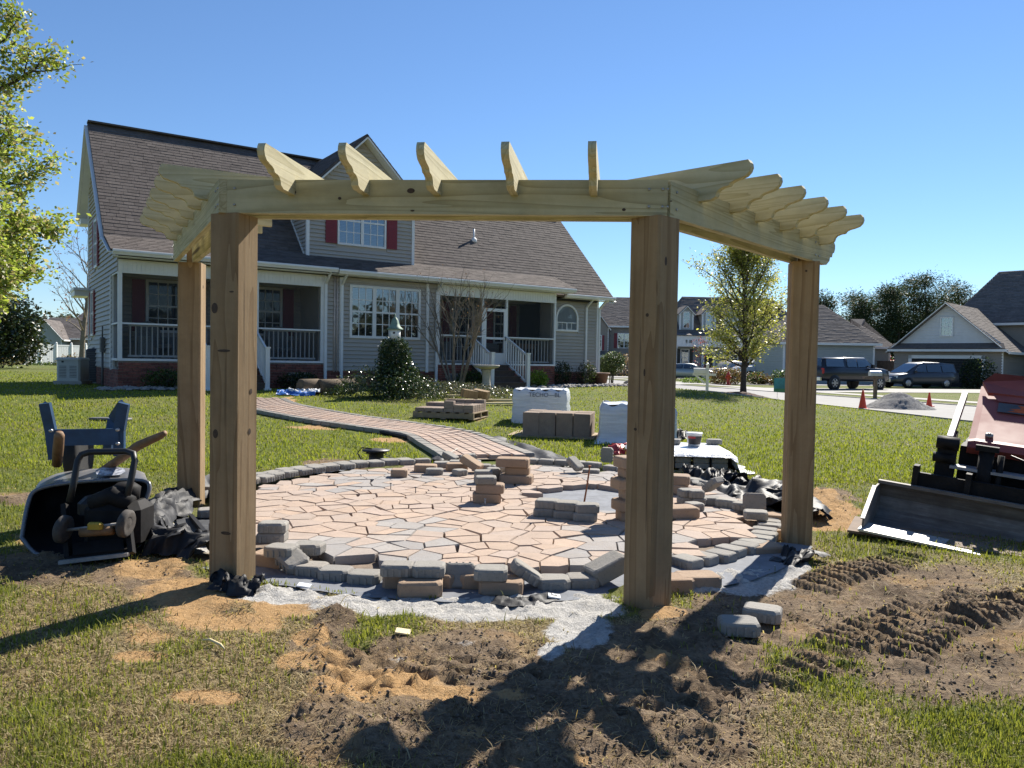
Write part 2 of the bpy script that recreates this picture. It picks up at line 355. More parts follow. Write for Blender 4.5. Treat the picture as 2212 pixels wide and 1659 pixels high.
# ------------------------------------------------------------------ street, pavement, drives
def sheet(name, pts, mat, dz, hard=True, n=1, kind='structure', thick=0.0):
    """flat paving that follows the ground; pts: list of (left, right) pairs of points along it"""
    mb = MB(); vs = []; fs = []
    for a, b in pts:
        for j in range(3):
            p = Vector(a).lerp(Vector(b), j / 2); vs.append((p.x, p.y, tz(p.x, p.y) + dz))
    for i in range(len(pts) - 1):
        for j in range(2): fs.append((i * 3 + j, i * 3 + j + 1, (i + 1) * 3 + j + 1, (i + 1) * 3 + j))
    mb.add(vs, fs)
    o = mb.build(name, mat); o['kind'] = kind; return o
MAT['street'] = simple('street_concrete', (.265, .255, .24), .9, .10, 1.5, .3, 60)
MAT['walk'] = simple('pavement_concrete', (.36, .34, .31), .9, .10, 2.0, .3, 60)
MAT['drive'] = simple('drive_concrete', (.33, .315, .29), .9, .10, 1.5, .3, 60)
SA = Vector((10.5, 26.1, 0)); SDIR = Vector((.268, -.963, 0)).normalized(); SN = Vector((-SDIR.y, SDIR.x, 0))   # along the street / across, away from the house
def sp(l, a): return SA + SDIR * l + SN * a
L_ = [-160, -100, -60, -40, -30, -22, -14, -8, -2, 4, 10, 20, 40]
sheet('street', [(sp(l, 0), sp(l, 6.7)) for l in L_], MAT['street'], .008)
kb = MB()
for a in (-.16, 6.72):
    for l in range(-120, 20, 3):
        p, q = sp(l, a + .07), sp(l + 2.985, a + .07); kb.bar((p.x, p.y, tz(p.x, p.y) - .02), (q.x, q.y, tz(q.x, q.y) - .02), .14, .12)
kb.build('kerb', MAT['walk'], kind='structure')
sheet('pavement', [(sp(l, 9.0), sp(l, 10.3)) for l in L_], MAT['walk'], .016)
for (l0, l1, d) in ((-18.5, -12.5, 26), (-31, -24.5, 26), (-50, -43, 26)):
    sheet('drive', [(sp(l0 - (1.2 if a < 1 else 0), 6.72 + a), sp(l1 + (1.2 if a < 1 else 0), 6.72 + a)) for a in (0, 1.4, 8, 16, d)], MAT['drive'], .022)
# ------------------------------------------------------------------ more materials
def wood(name, lo, mid, hi, ring=9.0, rough=.75, stain=0.0, along='Y'):
    """sawn timber: grain runs along the local axis given"""
    t = NT(name); c = t.coord('Object'); inf = t.n('ShaderNodeObjectInfo').outputs['Random']
    sc = {'X': (.35, 6, 6), 'Y': (6, .35, 6), 'Z': (6, 6, .35)}[along]
    mp = t.n('ShaderNodeMapping'); mp.inputs['Scale'].default_value = sc; t.l(c, mp.inputs[0])
    off = t.n('ShaderNodeVectorMath', operation='ADD'); t.l(mp.outputs[0], off.inputs[0])
    cm = t.n('ShaderNodeCombineXYZ')
    for i in range(3): t.l(t.math('MULTIPLY', inf, 37.0 + 11 * i), cm.inputs[i])
    t.l(cm.outputs[0], off.inputs[1]); v = off.outputs[0]
    n = t.noise(v, 1.1, 2, .5, .6)
    rings = t.math('FRACT', t.math('MULTIPLY', n, ring)); rings = t.math('POWER', rings, 2.2)
    fine = t.noise(v, 9, 4, .7)
    k = t.ramp(t.math('ADD', t.math('MULTIPLY', rings, .55), t.math('MULTIPLY', fine, .5)), [(.18, hi), (.5, mid), (.95, lo)])
    big = t.noise(c, 3.4, 6, .7)
    k = t.mix(t.ramp(big, [(.42, 0.0), (.70, .5)]), k, tuple(.60 * q for q in mid))
    vo = t.n('ShaderNodeTexVoronoi', feature='F1'); vo.inputs['Scale'].default_value = .55; t.l(v, vo.inputs['Vector'])
    k = t.mix(t.ramp(vo.outputs['Distance'], [(.035, .9), (.075, 0.0)]), k, (.035, .02, .012))
    if stain: k = t.mix(t.ramp(t.noise(c, .9, 3, .5), [(.45, 0.0), (.7, stain)]), k, tuple(.55 * q for q in lo))
    t.set(Base_Color=k, Roughness=rough); t.b.inputs['Specular IOR Level'].default_value = .3
    t.bump(t.math('ADD', fine, t.math('MULTIPLY', rings, .6)), .35, .004)
    return t.m
MAT['post_wood'] = wood('post_timber', (.19, .118, .058), (.275, .186, .098), (.33, .235, .132), 6, .8, .3, 'Z')
MAT['beam_wood'] = wood('beam_timber', (.29, .245, .125), (.44, .395, .235), (.525, .48, .305), 11, .75, 0, 'X')
MAT['tail_wood'] = wood('rafter_timber', (.38, .32, .16), (.52, .46, .27), (.60, .54, .34), 10, .75, 0, 'X')
MAT['steel_bolt'] = simple('bolt_steel', (.42, .42, .42), .45, .1, 30, .1, 60, .8)
MAT['black_plastic'] = simple('black_plastic_film', (.020, .020, .022), .58, .3, 8, .3, 14, 0, .012, spec=.28)
MAT['fabric'] = simple('woven_ground_fabric', (.045, .047, .052), .75, .3, 9, .5, 220, 0, .004)
MAT['fabric_dusty'] = simple('dusty_ground_fabric', (.17, .18, .20), .85, .25, 7, .5, 150, 0, .004)
MAT['bolt_rust'] = simple('rusty_rod', (.32, .12, .05), .8, .3, 40)
# ------------------------------------------------------------------ pergola
pa = thing('pergola', 'half built timber pergola with scroll cut rafter tails standing around the stone patio', 'pergola', (0, 0, 0))
PZ = dict(A=2.10, B=2.063, C=2.05, D=2.10)
POST = dict(A=(-1.60, 4.42, -109), B=(.745, 4.10, -135.5), C=(2.115, 5.64, -190), D=(-2.80, 6.72, -82))
ZB = 2.10; BH = .184; TH = .04; PW = .190
def knot(mb, c, nx, ny, w, h):
    """an oval knot standing 1 mm proud of the face whose outward direction is (nx, ny)"""
    tx, ty = -ny, nx; vs = []
    for k in range(12): a = 2 * math.pi * k / 12; vs.append((c[0] + tx * w * math.cos(a) + nx * .0015, c[1] + ty * w * math.cos(a) + ny * .0015, c[2] + h * math.sin(a)))
    mb.add(vs, [tuple(range(12))])
MAT['knot'] = simple('wood_knot', (.055, .032, .018), .7, .4, 60)
for nm, (x, y, an) in POST.items():
    mb = MB(); a = math.radians(an); h = PW / 2; b = .012
    prof = [(-h + b, -h), (h - b, -h), (h, -h + b), (h, h - b), (h - b, h), (-h + b, h), (-h, h - b), (-h, -h + b)]
    z0 = gz(x, y) - .25; R = Matrix.Rotation(a + math.pi / 2, 4, 'Z')
    zb = PZ[nm]; mb.prism(prof, z0, zb)
    mb.box(-.036, .036, -.036, .036, zb, zb + BH - .012)                       # tongue between the beam boards
    o = mb.build('post', MAT['post_wood'], pa); o.location = (x, y, 0); o.rotation_euler = (0, 0, a + math.pi / 2)
def kn(post, face, off, z, w, h):
    x, y, an = POST[post]; a = math.radians(an + face * 90); nx_, ny_ = math.cos(a), math.sin(a)
    return ((x + nx_ * PW / 2 - ny_ * off, y + ny_ * PW / 2 + nx_ * off, z), nx_, ny_, w, h)
mb = MB()
for k in (kn('A', 0, -.055, 1.57, .022, .030), kn('A', 0, .01, 1.33, .045, .008), kn('A', 0, -.045, .86, .018, .026), kn('A', 1, .02, .87, .012, .018), kn('A', 1, .03, 1.10, .012, .016), kn('A', 0, .03, .30, .035, .010), kn('A', 0, .06, 1.66, .016, .005),
          kn('B', 1, -.035, 1.83, .010, .024), kn('B', 0, .03, 1.55, .010, .010), kn('B', 0, -.03, .95, .010, .008), kn('B', 0, .02, 1.25, .006, .02), kn('C', 1, .0, 1.98, .008, .008), kn('D', 1, -.01, 1.9, .010, .016)): knot(mb, *k)
for pn, fc, of, z_, hh in (('A', 0, .02, 1.1, .20), ('A', 1, -.03, 1.5, .26), ('A', 1, .01, .55, .18), ('B', 0, -.01, 1.2, .3), ('B', 1, .03, .8, .22), ('B', 1, -.04, 1.45, .16), ('C', 1, .03, 1.2, .25), ('D', 0, .02, 1.3, .22), ('B', 0, .05, .6, .2)): knot(mb, *kn(pn, fc, of, z_, .0013, hh))
mb.build('knots', MAT['knot'], pa, kind='stuff')
def beam(p, q, e0, e1, ins, out, scroll=False, z0=2.10, z1=2.10):
    """a pair of boards from p to q at the given offsets; e0, e1: lengths beyond the ends"""
    p, q = Vector((*p, 0)), Vector((*q, 0)); d = (q - p).normalized(); L = (q - p).length; n = Vector((d.y, -d.x, 0))
    for off, x0, x1 in ((out, -e0[0], L + e1[0]), (ins, -e0[1], L + e1[1])):
        mb = MB()
        if scroll: poly = [(x0, 0), (x1 - .17, 0), (x1 - .11, .035), (x1 - .10, .062), (x1 - .06, .068), (x1 - .045, .10), (x1 - .018, .105), (x1, .135), (x1, BH - .02), (x1 - .02, BH), (x0, BH)]
        else: poly = [(x0, 0), (x1, 0), (x1, BH), (x0, BH)]
        mb.prism([(a, b) for a, b in poly], -TH / 2, TH / 2)
        o = mb.build('beam_board', MAT['beam_wood'], pa)
        X = (d + Vector((0, 0, (z1 - z0) / L))).normalized(); Z = n; Y = Z.cross(X); mt = Matrix.Identity(4)
        for i in range(3): mt[i][0] = X[i]; mt[i][1] = Y[i]; mt[i][2] = Z[i]; mt[i][3] = (p + n * off)[i]
        mt[2][3] = z0; o.matrix_world = mt
    return p, d, n, L, z0, z1
PA, PB, PCC, PD = [POST[k][:2] for k in 'ABCD']
OUT, INS = .075, -.075
bF = beam(PA, PB, (.012, .02), (.055, .0), INS, OUT, z1=2.063)
bR = beam(PB, PCC, (.012, .05), (.36, .36), INS, OUT, True, 2.063, 2.05)
PDb = (PD[0] - .053, PD[1] - .028)
bL = beam(PDb, PA, (-.06, .05), (.080, -.06), INS, OUT)
TAILP = [(.012, 1.0), (.0, .90), (-.004, .78), (.004, .66), (.024, .555), (.058, .50), (.088, .47), (.108, .42), (.118, .345), (.124, .335), (.150, .325), (.176, .27), (.188, .19), (.194, .075), (.225, .0)]
def tails(bm, ts, length, over, h=.184, rise=.075):
    p, d, n, L, za, zc = bm
    for t_ in ts:
        c = p + d * t_; mb = MB()
        poly = [(a, b * h) for a, b in TAILP] + [(length, 0), (length, h)]
        mb.prism(list(reversed(poly)), -TH / 2, TH / 2)
        o = mb.build('rafter_tail', MAT['tail_wood'], pa)
        X = -n; Y = Vector((0, 0, 1)); Z = X.cross(Y); mt = Matrix.Identity(4); org = c + n * over
        for i in range(3): mt[i][0] = X[i]; mt[i][1] = Y[i]; mt[i][2] = Z[i]; mt[i][3] = org[i]
        mt[2][3] = za + (zc - za) * t_ / L + rise; o.matrix_world = mt
tails(bF, [.383, .807, 1.206, 1.625, 2.043], .80, .465, rise=.10)
tails(bR, [.304, .681, 1.031, 1.405, 1.749, 2.108], .80, .39, rise=.13)
tails(bL, [.33, .69, 1.11, 1.46, 1.86, 2.21], .80, .365, rise=.145)
mb = MB()
def bolt(bm, t_, z):
    p, d, n, L, za, zc = bm; c = p + d * t_ + n * (OUT + TH / 2); z += za + (zc - za) * t_ / L - ZB; mb.tube([(c.x, c.y, z), (c.x + n.x * .006, c.y + n.y * .006, z)], .007, 8)
for b_, L in ((bF, bF[3]), (bR, bR[3]), (bL, bL[3])):
    for t_ in (-.045, .05, L - .04, L + .03):
        for z in (ZB + .045, ZB + .135):
            if b_ is bF and t_ > L and z < 0: continue
            bolt(b_, t_, z)
mb.build('bolts', MAT['steel_bolt'], pa, kind='stuff')
# dark knots of the front beam
mb = MB(); p, d, n, L, za, zc = bF
for t_, z, ww, hh in ((.40, .115, .011, .009), (.66, .083, .010, .008), (1.06, .125, .022, .014), (1.07, .018, .012, .005), (2.20, .03, .010, .008), (2.44, .075, .007, .003)):
    c = p + d * t_ + n * (OUT + TH / 2); knot(mb, (c.x, c.y, za + (zc - za) * t_ / L + z), n.x, n.y, ww, hh)
mb.build('beam_knots', MAT['knot'], pa, kind='stuff')
# ------------------------------------------------------------------ paving materials
def stone(name, cols, rough=.9, weave=0.0):
    t = NT(name); c = t.coord('Object'); r = t.n('ShaderNodeObjectInfo').outputs['Random']
    v = t.n('ShaderNodeVectorMath', operation='ADD'); t.l(c, v.inputs[0]); cm = t.n('ShaderNodeCombineXYZ')
    for i in range(3): t.l(t.math('MULTIPLY', r, 53.0 + 7 * i), cm.inputs[i])
    t.l(cm.outputs[0], v.inputs[1]); v = v.outputs[0]
    k0 = t.ramp(r, [(i / (len(cols) - 1), q) for i, q in enumerate(cols)])
    n1 = t.noise(v, 7, 5, .65); n2 = t.noise(v, 55, 5, .75); n3 = t.noise(v, 2.2, 3, .5)
    r2 = t.math('FRACT', t.math('MULTIPLY', r, 17.3)); k0 = t.mix(t.math('MULTIPLY', r2, .55), k0, tuple(.5 * q + .5 * s for q, s in zip(cols[2], (.36, .335, .31)))); k = t.mix(t.ramp(n1, [(.35, 0.0), (.75, .55)]), k0, tuple(.62 * q for q in cols[-1]))
    k = t.mix(t.ramp(n3, [(.5, 0.0), (.8, .35)]), k, (.34, .27, .21))
    k = t.mix(t.ramp(n2, [(.3, .5), (.45, 0.0)]), k, tuple(.40 * q for q in cols[0]))
    st = t.noise(t.coord('Object', (3, 34, 3)), 1.0, 3, .6)
    t.set(Base_Color=k, Roughness=rough); t.b.inputs['Specular IOR Level'].default_value = .25
    t.bump(t.math('ADD', n2, t.math('MULTIPLY', st, .7)), .6, .006); return t.m
MAT['flag'] = stone('tan_flagstone', [(.46, .335, .245), (.49, .365, .28), (.43, .325, .25), (.51, .375, .275), (.44, .345, .28), (.47, .365, .30)])
MAT['flag_grey'] = stone('grey_flagstone', [(.33, .31, .295), (.40, .37, .34), (.29, .28, .275), (.44, .38, .33)])
MAT['cobble'] = stone('grey_cobble', [(.27, .255, .225), (.33, .31, .275), (.235, .225, .205), (.36, .34, .30)])
MAT['tan_block'] = stone('tan_block', [(.36, .245, .155), (.42, .285, .18), (.33, .225, .15), (.38, .27, .18)])
MAT['path_brick'] = stone('path_brick', [(.50, .365, .28), (.54, .39, .30), (.46, .345, .275), (.53, .40, .32)])
MAT['bed'] = simple('bedding_sand', (.20, .15, .11), .95, .3, 9, .6, 90, 0, .01)
# ------------------------------------------------------------------ patio
FT = .062                                                # top of the flagstones
PITC, PITR = np.array([.82, 7.05]), .64
mb = MB(); NN = 64
ring = [(PC[0] + 2.30 * math.cos(2 * math.pi * k / NN), PC[1] + 2.30 * math.sin(2 * math.pi * k / NN)) for k in range(NN)]
mb.prism(ring, -.03, .012)
patio = mb.build('patio', MAT['bed'], kind='structure')
def clip(poly, nx_, ny_, c):
    out = []; n = len(poly)
    for i in range(n):
        a, b = poly[i], poly[(i + 1) % n]; da = a[0] * nx_ + a[1] * ny_ - c; db = b[0] * nx_ + b[1] * ny_ - c
        if da <= 0: out.append(a)
        if da * db < 0: t_ = da / (da - db); out.append((a[0] + t_ * (b[0] - a[0]), a[1] + t_ * (b[1] - a[1])))
    return out
def voronoi_cells(seeds, gap, size):
    for i, s in enumerate(seeds):
        poly = [(s[0] - size, s[1] - size), (s[0] + size, s[1] - size), (s[0] + size, s[1] + size), (s[0] - size, s[1] + size)]
        dd = np.hypot(*(seeds - s).T)
        for j in np.argsort(dd)[1:18]:
            q = seeds[j]; nx_, ny_ = (q - s) / dd[j]; m_ = (q + s) / 2
            poly = clip(poly, nx_, ny_, m_[0] * nx_ + m_[1] * ny_ - gap)
            if len(poly) < 3: break
        yield i, poly
def tidy(poly, eps):
    out = []
    for p in poly:
        if not out or math.dist(p, out[-1]) > eps: out.append(p)
    if len(out) > 1 and math.dist(out[0], out[-1]) < eps: out.pop()
    return out
sd_ = []
rr = np.random.default_rng(12); pitch_ = .205
for iy in range(-17, 18):
    for ix in range(-17, 18):
        q = np.array([(ix + .5 * (iy % 2)) * pitch_, iy * pitch_ * .82]) + rr.uniform(-.115, .115, 2)
        if np.hypot(*q) < 2.55: sd_.append(q + PC)
sd_ = np.array(sd_); sd_ = sd_[np.argsort(sd_[:, 1])]; nstone = 0; far_st = [MB(), MB()]
for i, poly in voronoi_cells(sd_, .0030, .4):
    c = sd_[i]
    if np.hypot(*(c - PC)) > 2.24 or np.hypot(*(c - PITC)) < PITR: continue
    poly = tidy(poly, .036)
    if len(poly) < 3: continue
    nv = len(poly); cx = sum(p[0] for p in poly) / nv; cy = sum(p[1] for p in poly) / nv
    # break the long straight edges so that the outline is uneven
    pp = []
    for k in range(nv):
        a, b = poly[k], poly[(k + 1) % nv]; pp.append((a[0] - cx, a[1] - cy))
        if math.dist(a, b) > .12:
            mx, my = (a[0] + b[0]) / 2 - cx, (a[1] + b[1]) / 2 - cy; kx = rr.uniform(.972, .996); pp.append((mx * kx, my * kx))
    n = len(pp); tilt = rr.normal(0, .006, 2); zt = FT + rr.normal(0, .0022)
    def rg(f, z): return [(p[0] * f, p[1] * f, z + p[0] * tilt[0] + p[1] * tilt[1]) for p in pp]
    mb = MB(); vs = rg(.985, .0) + rg(1.0, zt - .010) + rg(.965, zt)
    fs = [tuple(range(2 * n, 3 * n))]
    for k0 in (0, n):
        for k in range(n): j = (k + 1) % n; fs.append((k0 + k, k0 + j, k0 + n + j, k0 + n + k))
    mb.add(vs, fs)
    greyp = vnoise(np.array([c[0] * 1.35 + 3]), np.array([c[1] * 1.35 + 7]), 77)[0]
    gk = greyp + rr.uniform(-.25, .25) > .68; nstone += 1
    if nstone > 298: far_st[gk].add([(x + cx, y + cy, z + .002) for x, y, z in vs], fs); continue
    o = mb.build('flagstone', MAT['flag_grey'] if gk else MAT['flag'], patio); o.location = (cx, cy, .002)
for q_, mt_ in zip(far_st, ('flag', 'flag_grey')):
    if q_.v: q_.build('far_flagstones', MAT[mt_], patio, kind='stuff')
mb = MB(); mb.prism([(PITC[0] + .86 * math.cos(a_), PITC[1] + .80 * math.sin(a_)) for a_ in np.linspace(0, 2 * math.pi, 36, endpoint=False)], .004, .0155)
mb.build('pit_fabric', MAT['fabric_dusty'], patio)
def cobble_mesh(L, Wd, H, name, mat, seed=0, grooves=True):
    """one tumbled paver, origin at the middle of its underside; ribs on its long sides"""
    r0 = random.Random(seed); mb = MB(); b = .012
    def rg(i, z, w=.0): 
        x, y = L / 2 - i, Wd / 2 - i; c0 = .020
        return [(-x + c0 + r0.uniform(-w, w), -y, z), (x - c0, -y + r0.uniform(-w, w), z), (x, -y + c0, z), (x + r0.uniform(-w, w), y - c0, z), (x - c0, y + r0.uniform(-w, w), z), (-x + c0, y, z), (-x, y - c0, z), (-x + r0.uniform(-w, w), -y + c0, z)]
    vs = rg(.003, 0) + rg(0, .01) + rg(0, H - .014, .002) + rg(.006, H - .004, .003) + rg(.016, H, .004)
    vs = vs[:-8] + [(x, y, z + r0.uniform(-.002, .002)) for x, y, z in vs[-8:]]
    fs = [tuple(range(7, -1, -1)), tuple(range(32, 40))]
    for k0 in (0, 8, 16, 24):
        for k in range(8): j = (k + 1) % 8; fs.append((k0 + k, k0 + j, k0 + 8 + j, k0 + 8 + k))
    mb.add(vs, fs)
    if grooves:
        n = max(3, int(L / .045))
        for sgn in (-1, 1):
            for k in range(n): x = -L / 2 + .035 + (L - .07) * k / (n - 1); y = sgn * (Wd / 2); w2 = r0.uniform(.004, .009); mb.box(x - w2, x + w2, min(y, y + sgn * .007), max(y, y + sgn * .007), .004, H * r0.uniform(.5, .78))
    return mb.mesh(name, mat)
COB = [cobble_mesh(.186, .145, .064, 'cobble_paver', MAT['cobble'], k) for k in range(4)]
COBS = [cobble_mesh(.138, .145, .064, 'cobble_paver', MAT['cobble'], k + 9) for k in range(3)]
TAN = [cobble_mesh(.245, .17, .08, 'tan_slab', MAT['tan_block'], k + 20, False) for k in range(3)]
BIG = [cobble_mesh(.33, .20, .085, 'tan_block', MAT['tan_block'], k + 30, False) for k in range(2)]
def put(name, me, loc, rz=0.0, tilt=(0, 0), parent=None):
    o = bpy.data.objects.new(name, me); link(o); o.location = loc; o.rotation_euler = (tilt[0], tilt[1], rz)
    if parent is not None: o.parent = parent
    return o
def ringpos(an, r): return PC[0] + r * math.cos(an), PC[1] + r * math.sin(an)
# the border ring, laid loosely so far: radial on the right, along the edge at the back
rb = random.Random(4)
def ring_run(a0, a1, r, step, z, radial, meshes, jit=.02, dr=0.0):
    a = math.radians(a0); e = math.radians(a1); sg = 1 if e > a else -1
    while (e - a) * sg > 0:
        x, y = ringpos(a, r + rb.uniform(-jit, jit) + dr)
        put('border_paver', rb.choice(meshes), (x, y, z + rb.uniform(-.003, .004)), a + (0 if radial else math.pi / 2) + rb.uniform(-.05, .05), parent=patio); a += sg * step / r
ring_run(-56, 2, 2.37, .158, -.002, True, COB)                  # right front
ring_run(180, 110, 2.40, .192, .062, False, COB)                # left back, inner row
ring_run(176, 112, 2.55, .192, .055, False, COB)                # left back, outer row
ring_run(56, 22, 2.40, .192, .045, False, COB)                    # right back
ring_run(80, 60, 2.44, .192, .062, False, COB)
patio['kind'] = 'structure'
# ------------------------------------------------------------------ walkway
lowp = [g(505, 885), g(561, 892), g(711, 915.6), g(798.5, 930), g(924, 955), g(953, 978), g(985, 1000)]
upp = [g(588, 852), g(609, 874), g(711, 899.5), g(857, 918.5), g(959, 930), g(1046, 957.8), g(1134, 993)]
def catmull(P, n):
    out = []
    for i in range(len(P) - 1):
        p0, p1, p2, p3 = P[max(i - 1, 0)], P[i], P[i + 1], P[min(i + 2, len(P) - 1)]
        for k in range(n):
            t_ = k / n; out.append(.5 * ((2 * p1) + (p2 - p0) * t_ + (2 * p0 - 5 * p1 + 4 * p2 - p3) * t_ ** 2 + (3 * p1 - p0 - 3 * p2 + p3) * t_ ** 3))
    return out + [P[-1]]
lo_, up_ = catmull(lowp, 12), catmull(upp, 12)
mid = [(a + b) / 2 for a, b in zip(lo_, up_)]; mid = [Vector((p.x, p.y, 0)) for p in mid]
st = [0]
for a, b in zip(mid, mid[1:]): st.append(st[-1] + (b - a).length)
def path_at(l):
    i = min(max(np.searchsorted(st, l) - 1, 0), len(mid) - 2); f = (l - st[i]) / (st[i + 1] - st[i])
    p = mid[i].lerp(mid[i + 1], f); d = (mid[min(i + 2, len(mid) - 1)] - mid[max(i - 1, 0)]).normalized(); return p, d, Vector((-d.y, d.x, 0))
PATHW = 1.30; PLEN = st[-1]
mb = MB(); N_ = 60; vs = []; fs = []
for i in range(N_ + 1):
    p, d, n = path_at(PLEN * i / N_)
    for s_ in (-1, 1):
        q = p + n * s_ * (PATHW / 2 - .03); vs += [(q.x, q.y, tz(q.x, q.y) - .05), (q.x, q.y, tz(q.x, q.y) + .028)]
for i in range(N_): a = i * 4; fs += [(a + 1, a + 3, a + 7, a + 5), (a, a + 1, a + 5, a + 4), (a + 2, a + 6, a + 7, a + 3)]
mb.add(vs, fs); walkway = mb.build('walkway', MAT['bed'], kind='structure')
BR = []
for k in range(4):
    mb = MB(); mb.bbox(-.098, .098, -.073, .073, 0, .062, .008); BR.append(mb.mesh('paving_brick', MAT['path_brick']))
EDG = []
for k in range(2):
    mb = MB(); mb.bbox(-.098, .098, -.073, .073, 0, .066, .008); EDG.append(mb.mesh('edge_brick', MAT['cobble']))
allb = []; rows = 8; pitchw = PATHW / rows
for j in range(rows):
    off = -PATHW / 2 + pitchw * (j + .5); l = .05 + (.1 if j % 2 else 0)
    while l < PLEN - .05:
        p, d, n = path_at(l); q = p + n * off; allb.append((q.length, q.x, q.y, math.atan2(d.y, d.x), j in (0, rows - 1))); l += .203
allb = [b for b in allb if np.hypot(b[1] - PC[0], b[2] - PC[1]) > 2.62]
allb.sort(); far = MB()
for k, (dist_, x, y, an, edge_) in enumerate(allb):
    z = tz(x, y) + .012 + rb.uniform(-.002, .002)
    if k < 290: put('edge_brick' if edge_ else 'paving_brick', rb.choice(EDG if edge_ else BR), (x, y, z), an + rb.uniform(-.02, .02), parent=walkway)
    else:
        far.mi = 1 if edge_ else 0; far.bbox(-.098, .098, -.073, .073, 0, .062, .008, Matrix.Translation((x, y, z)) @ Matrix.Rotation(an + rb.uniform(-.02, .02), 4, 'Z'))
far.build('far_bricks', [MAT['path_brick'], MAT['cobble']], walkway, kind='stuff')
print('flagstones', nstone, 'bricks', len(allb))
# ------------------------------------------------------------------ building materials
MAT['siding'] = simple('vinyl_siding', (.405, .37, .325), .55, .05, 3, .15, 30, rnd=.04)
MAT['siding_blue'] = simple('blue_grey_siding', (.34, .36, .35), .55, .05, 3, .1, 30)
MAT['siding_brown'] = simple('taupe_siding', (.27, .235, .20), .6, .05, 3, .1, 30)
MAT['siding_white'] = simple('pale_siding', (.62, .62, .62), .55, .05, 3, .1, 30)
MAT['white'] = simple('white_trim', (.74, .74, .73), .45, .05, 4, .05, 30)
MAT['screenm'] = None
def shingle_mat(name, col):
    return simple(name, col, .92, .18, 5, .6, 90, 0, .008, .2)
ROOFM = [shingle_mat('shingle_light', (.130, .110, .099)), shingle_mat('shingle_mid', (.118, .099, .090)), shingle_mat('shingle_dark', (.104, .088, .080))]
ROOFG = [shingle_mat('grey_shingle_light', (.165, .145, .135)), shingle_mat('grey_shingle_mid', (.145, .128, .120)), shingle_mat('grey_shingle_dark', (.128, .113, .106))]
MAT['red_shutter'] = simple('red_shutter', (.20, .018, .030), .5, .1, 6, .05)
MAT['dark_shutter'] = simple('dark_shutter', (.03, .035, .035), .5, .1, 6, .05)
MAT['brick'] = simple('red_brick', (.235, .085, .062), .9, .35, 14, .5, 80, 0, .006)
MAT['brick_dark'] = simple('dark_red_brick', (.15, .058, .045), .9, .35, 14, .5, 80, 0, .006)
MAT['mortar'] = simple('mortar', (.30, .26, .23), .95, .2, 20)
MAT['dark_inside'] = simple('dark_interior', (.02, .02, .022), .9, .2)  # near-black stands in for unlit space behind panes and openings
MAT['porch_floor'] = simple('porch_boards', (.10, .075, .06), .8, .2, 6)
MAT['riser'] = simple('stair_boards', (.085, .060, .048), .8, .2, 8, .2, 40)
MAT['vent_metal'] = simple('vent_metal', (.12, .12, .12), .6, .1)
MAT['blind'] = simple('blind_slats', (.22, .22, .22), .7, .05)
def glass(name, tint, refl, rough=.02):
    t = NT(name); tr = t.n('ShaderNodeBsdfTransparent'); tr.inputs[0].default_value = (*tint, 1)
    gl = t.n('ShaderNodeBsdfGlossy'); gl.inputs['Roughness'].default_value = rough; gl.inputs[0].default_value = (.9, .95, 1, 1)
    lw = t.n('ShaderNodeLayerWeight'); lw.inputs[0].default_value = .35
    fac = t.math('MULTIPLY_ADD', lw.outputs['Fresnel'], .7, refl)
    wv = t.n('ShaderNodeBump'); wv.inputs['Strength'].default_value = .08; wv.inputs['Distance'].default_value = .02
    t.l(t.noise(t.coord('Object'), 1.7, 2, .5), wv.inputs['Height']); t.l(wv.outputs[0], gl.inputs['Normal'])
    mx = t.n('ShaderNodeMixShader'); t.l(fac, mx.inputs[0]); t.l(tr.outputs[0], mx.inputs[1]); t.l(gl.outputs[0], mx.inputs[2])
    t.l(mx.outputs[0], t.out.inputs[0]); return t.m
MAT['glass'] = glass('window_glass', (.55, .60, .62), .22)
MAT['glass_dim'] = glass('porch_glass', (.62, .66, .70), .05)
MAT['car_glass'] = glass('car_glass', (.16, .19, .20), .12)
def screen_mat():
    t = NT('insect_screen'); tr = t.n('ShaderNodeBsdfTransparent'); df = t.n('ShaderNodeBsdfDiffuse'); df.inputs[0].default_value = (.055, .06, .065, 1)
    mx = t.n('ShaderNodeMixShader'); mx.inputs[0].default_value = .42; t.l(tr.outputs[0], mx.inputs[1]); t.l(df.outputs[0], mx.inputs[2]); t.l(mx.outputs[0], t.out.inputs[0]); return t.m
MAT['screen'] = screen_mat()
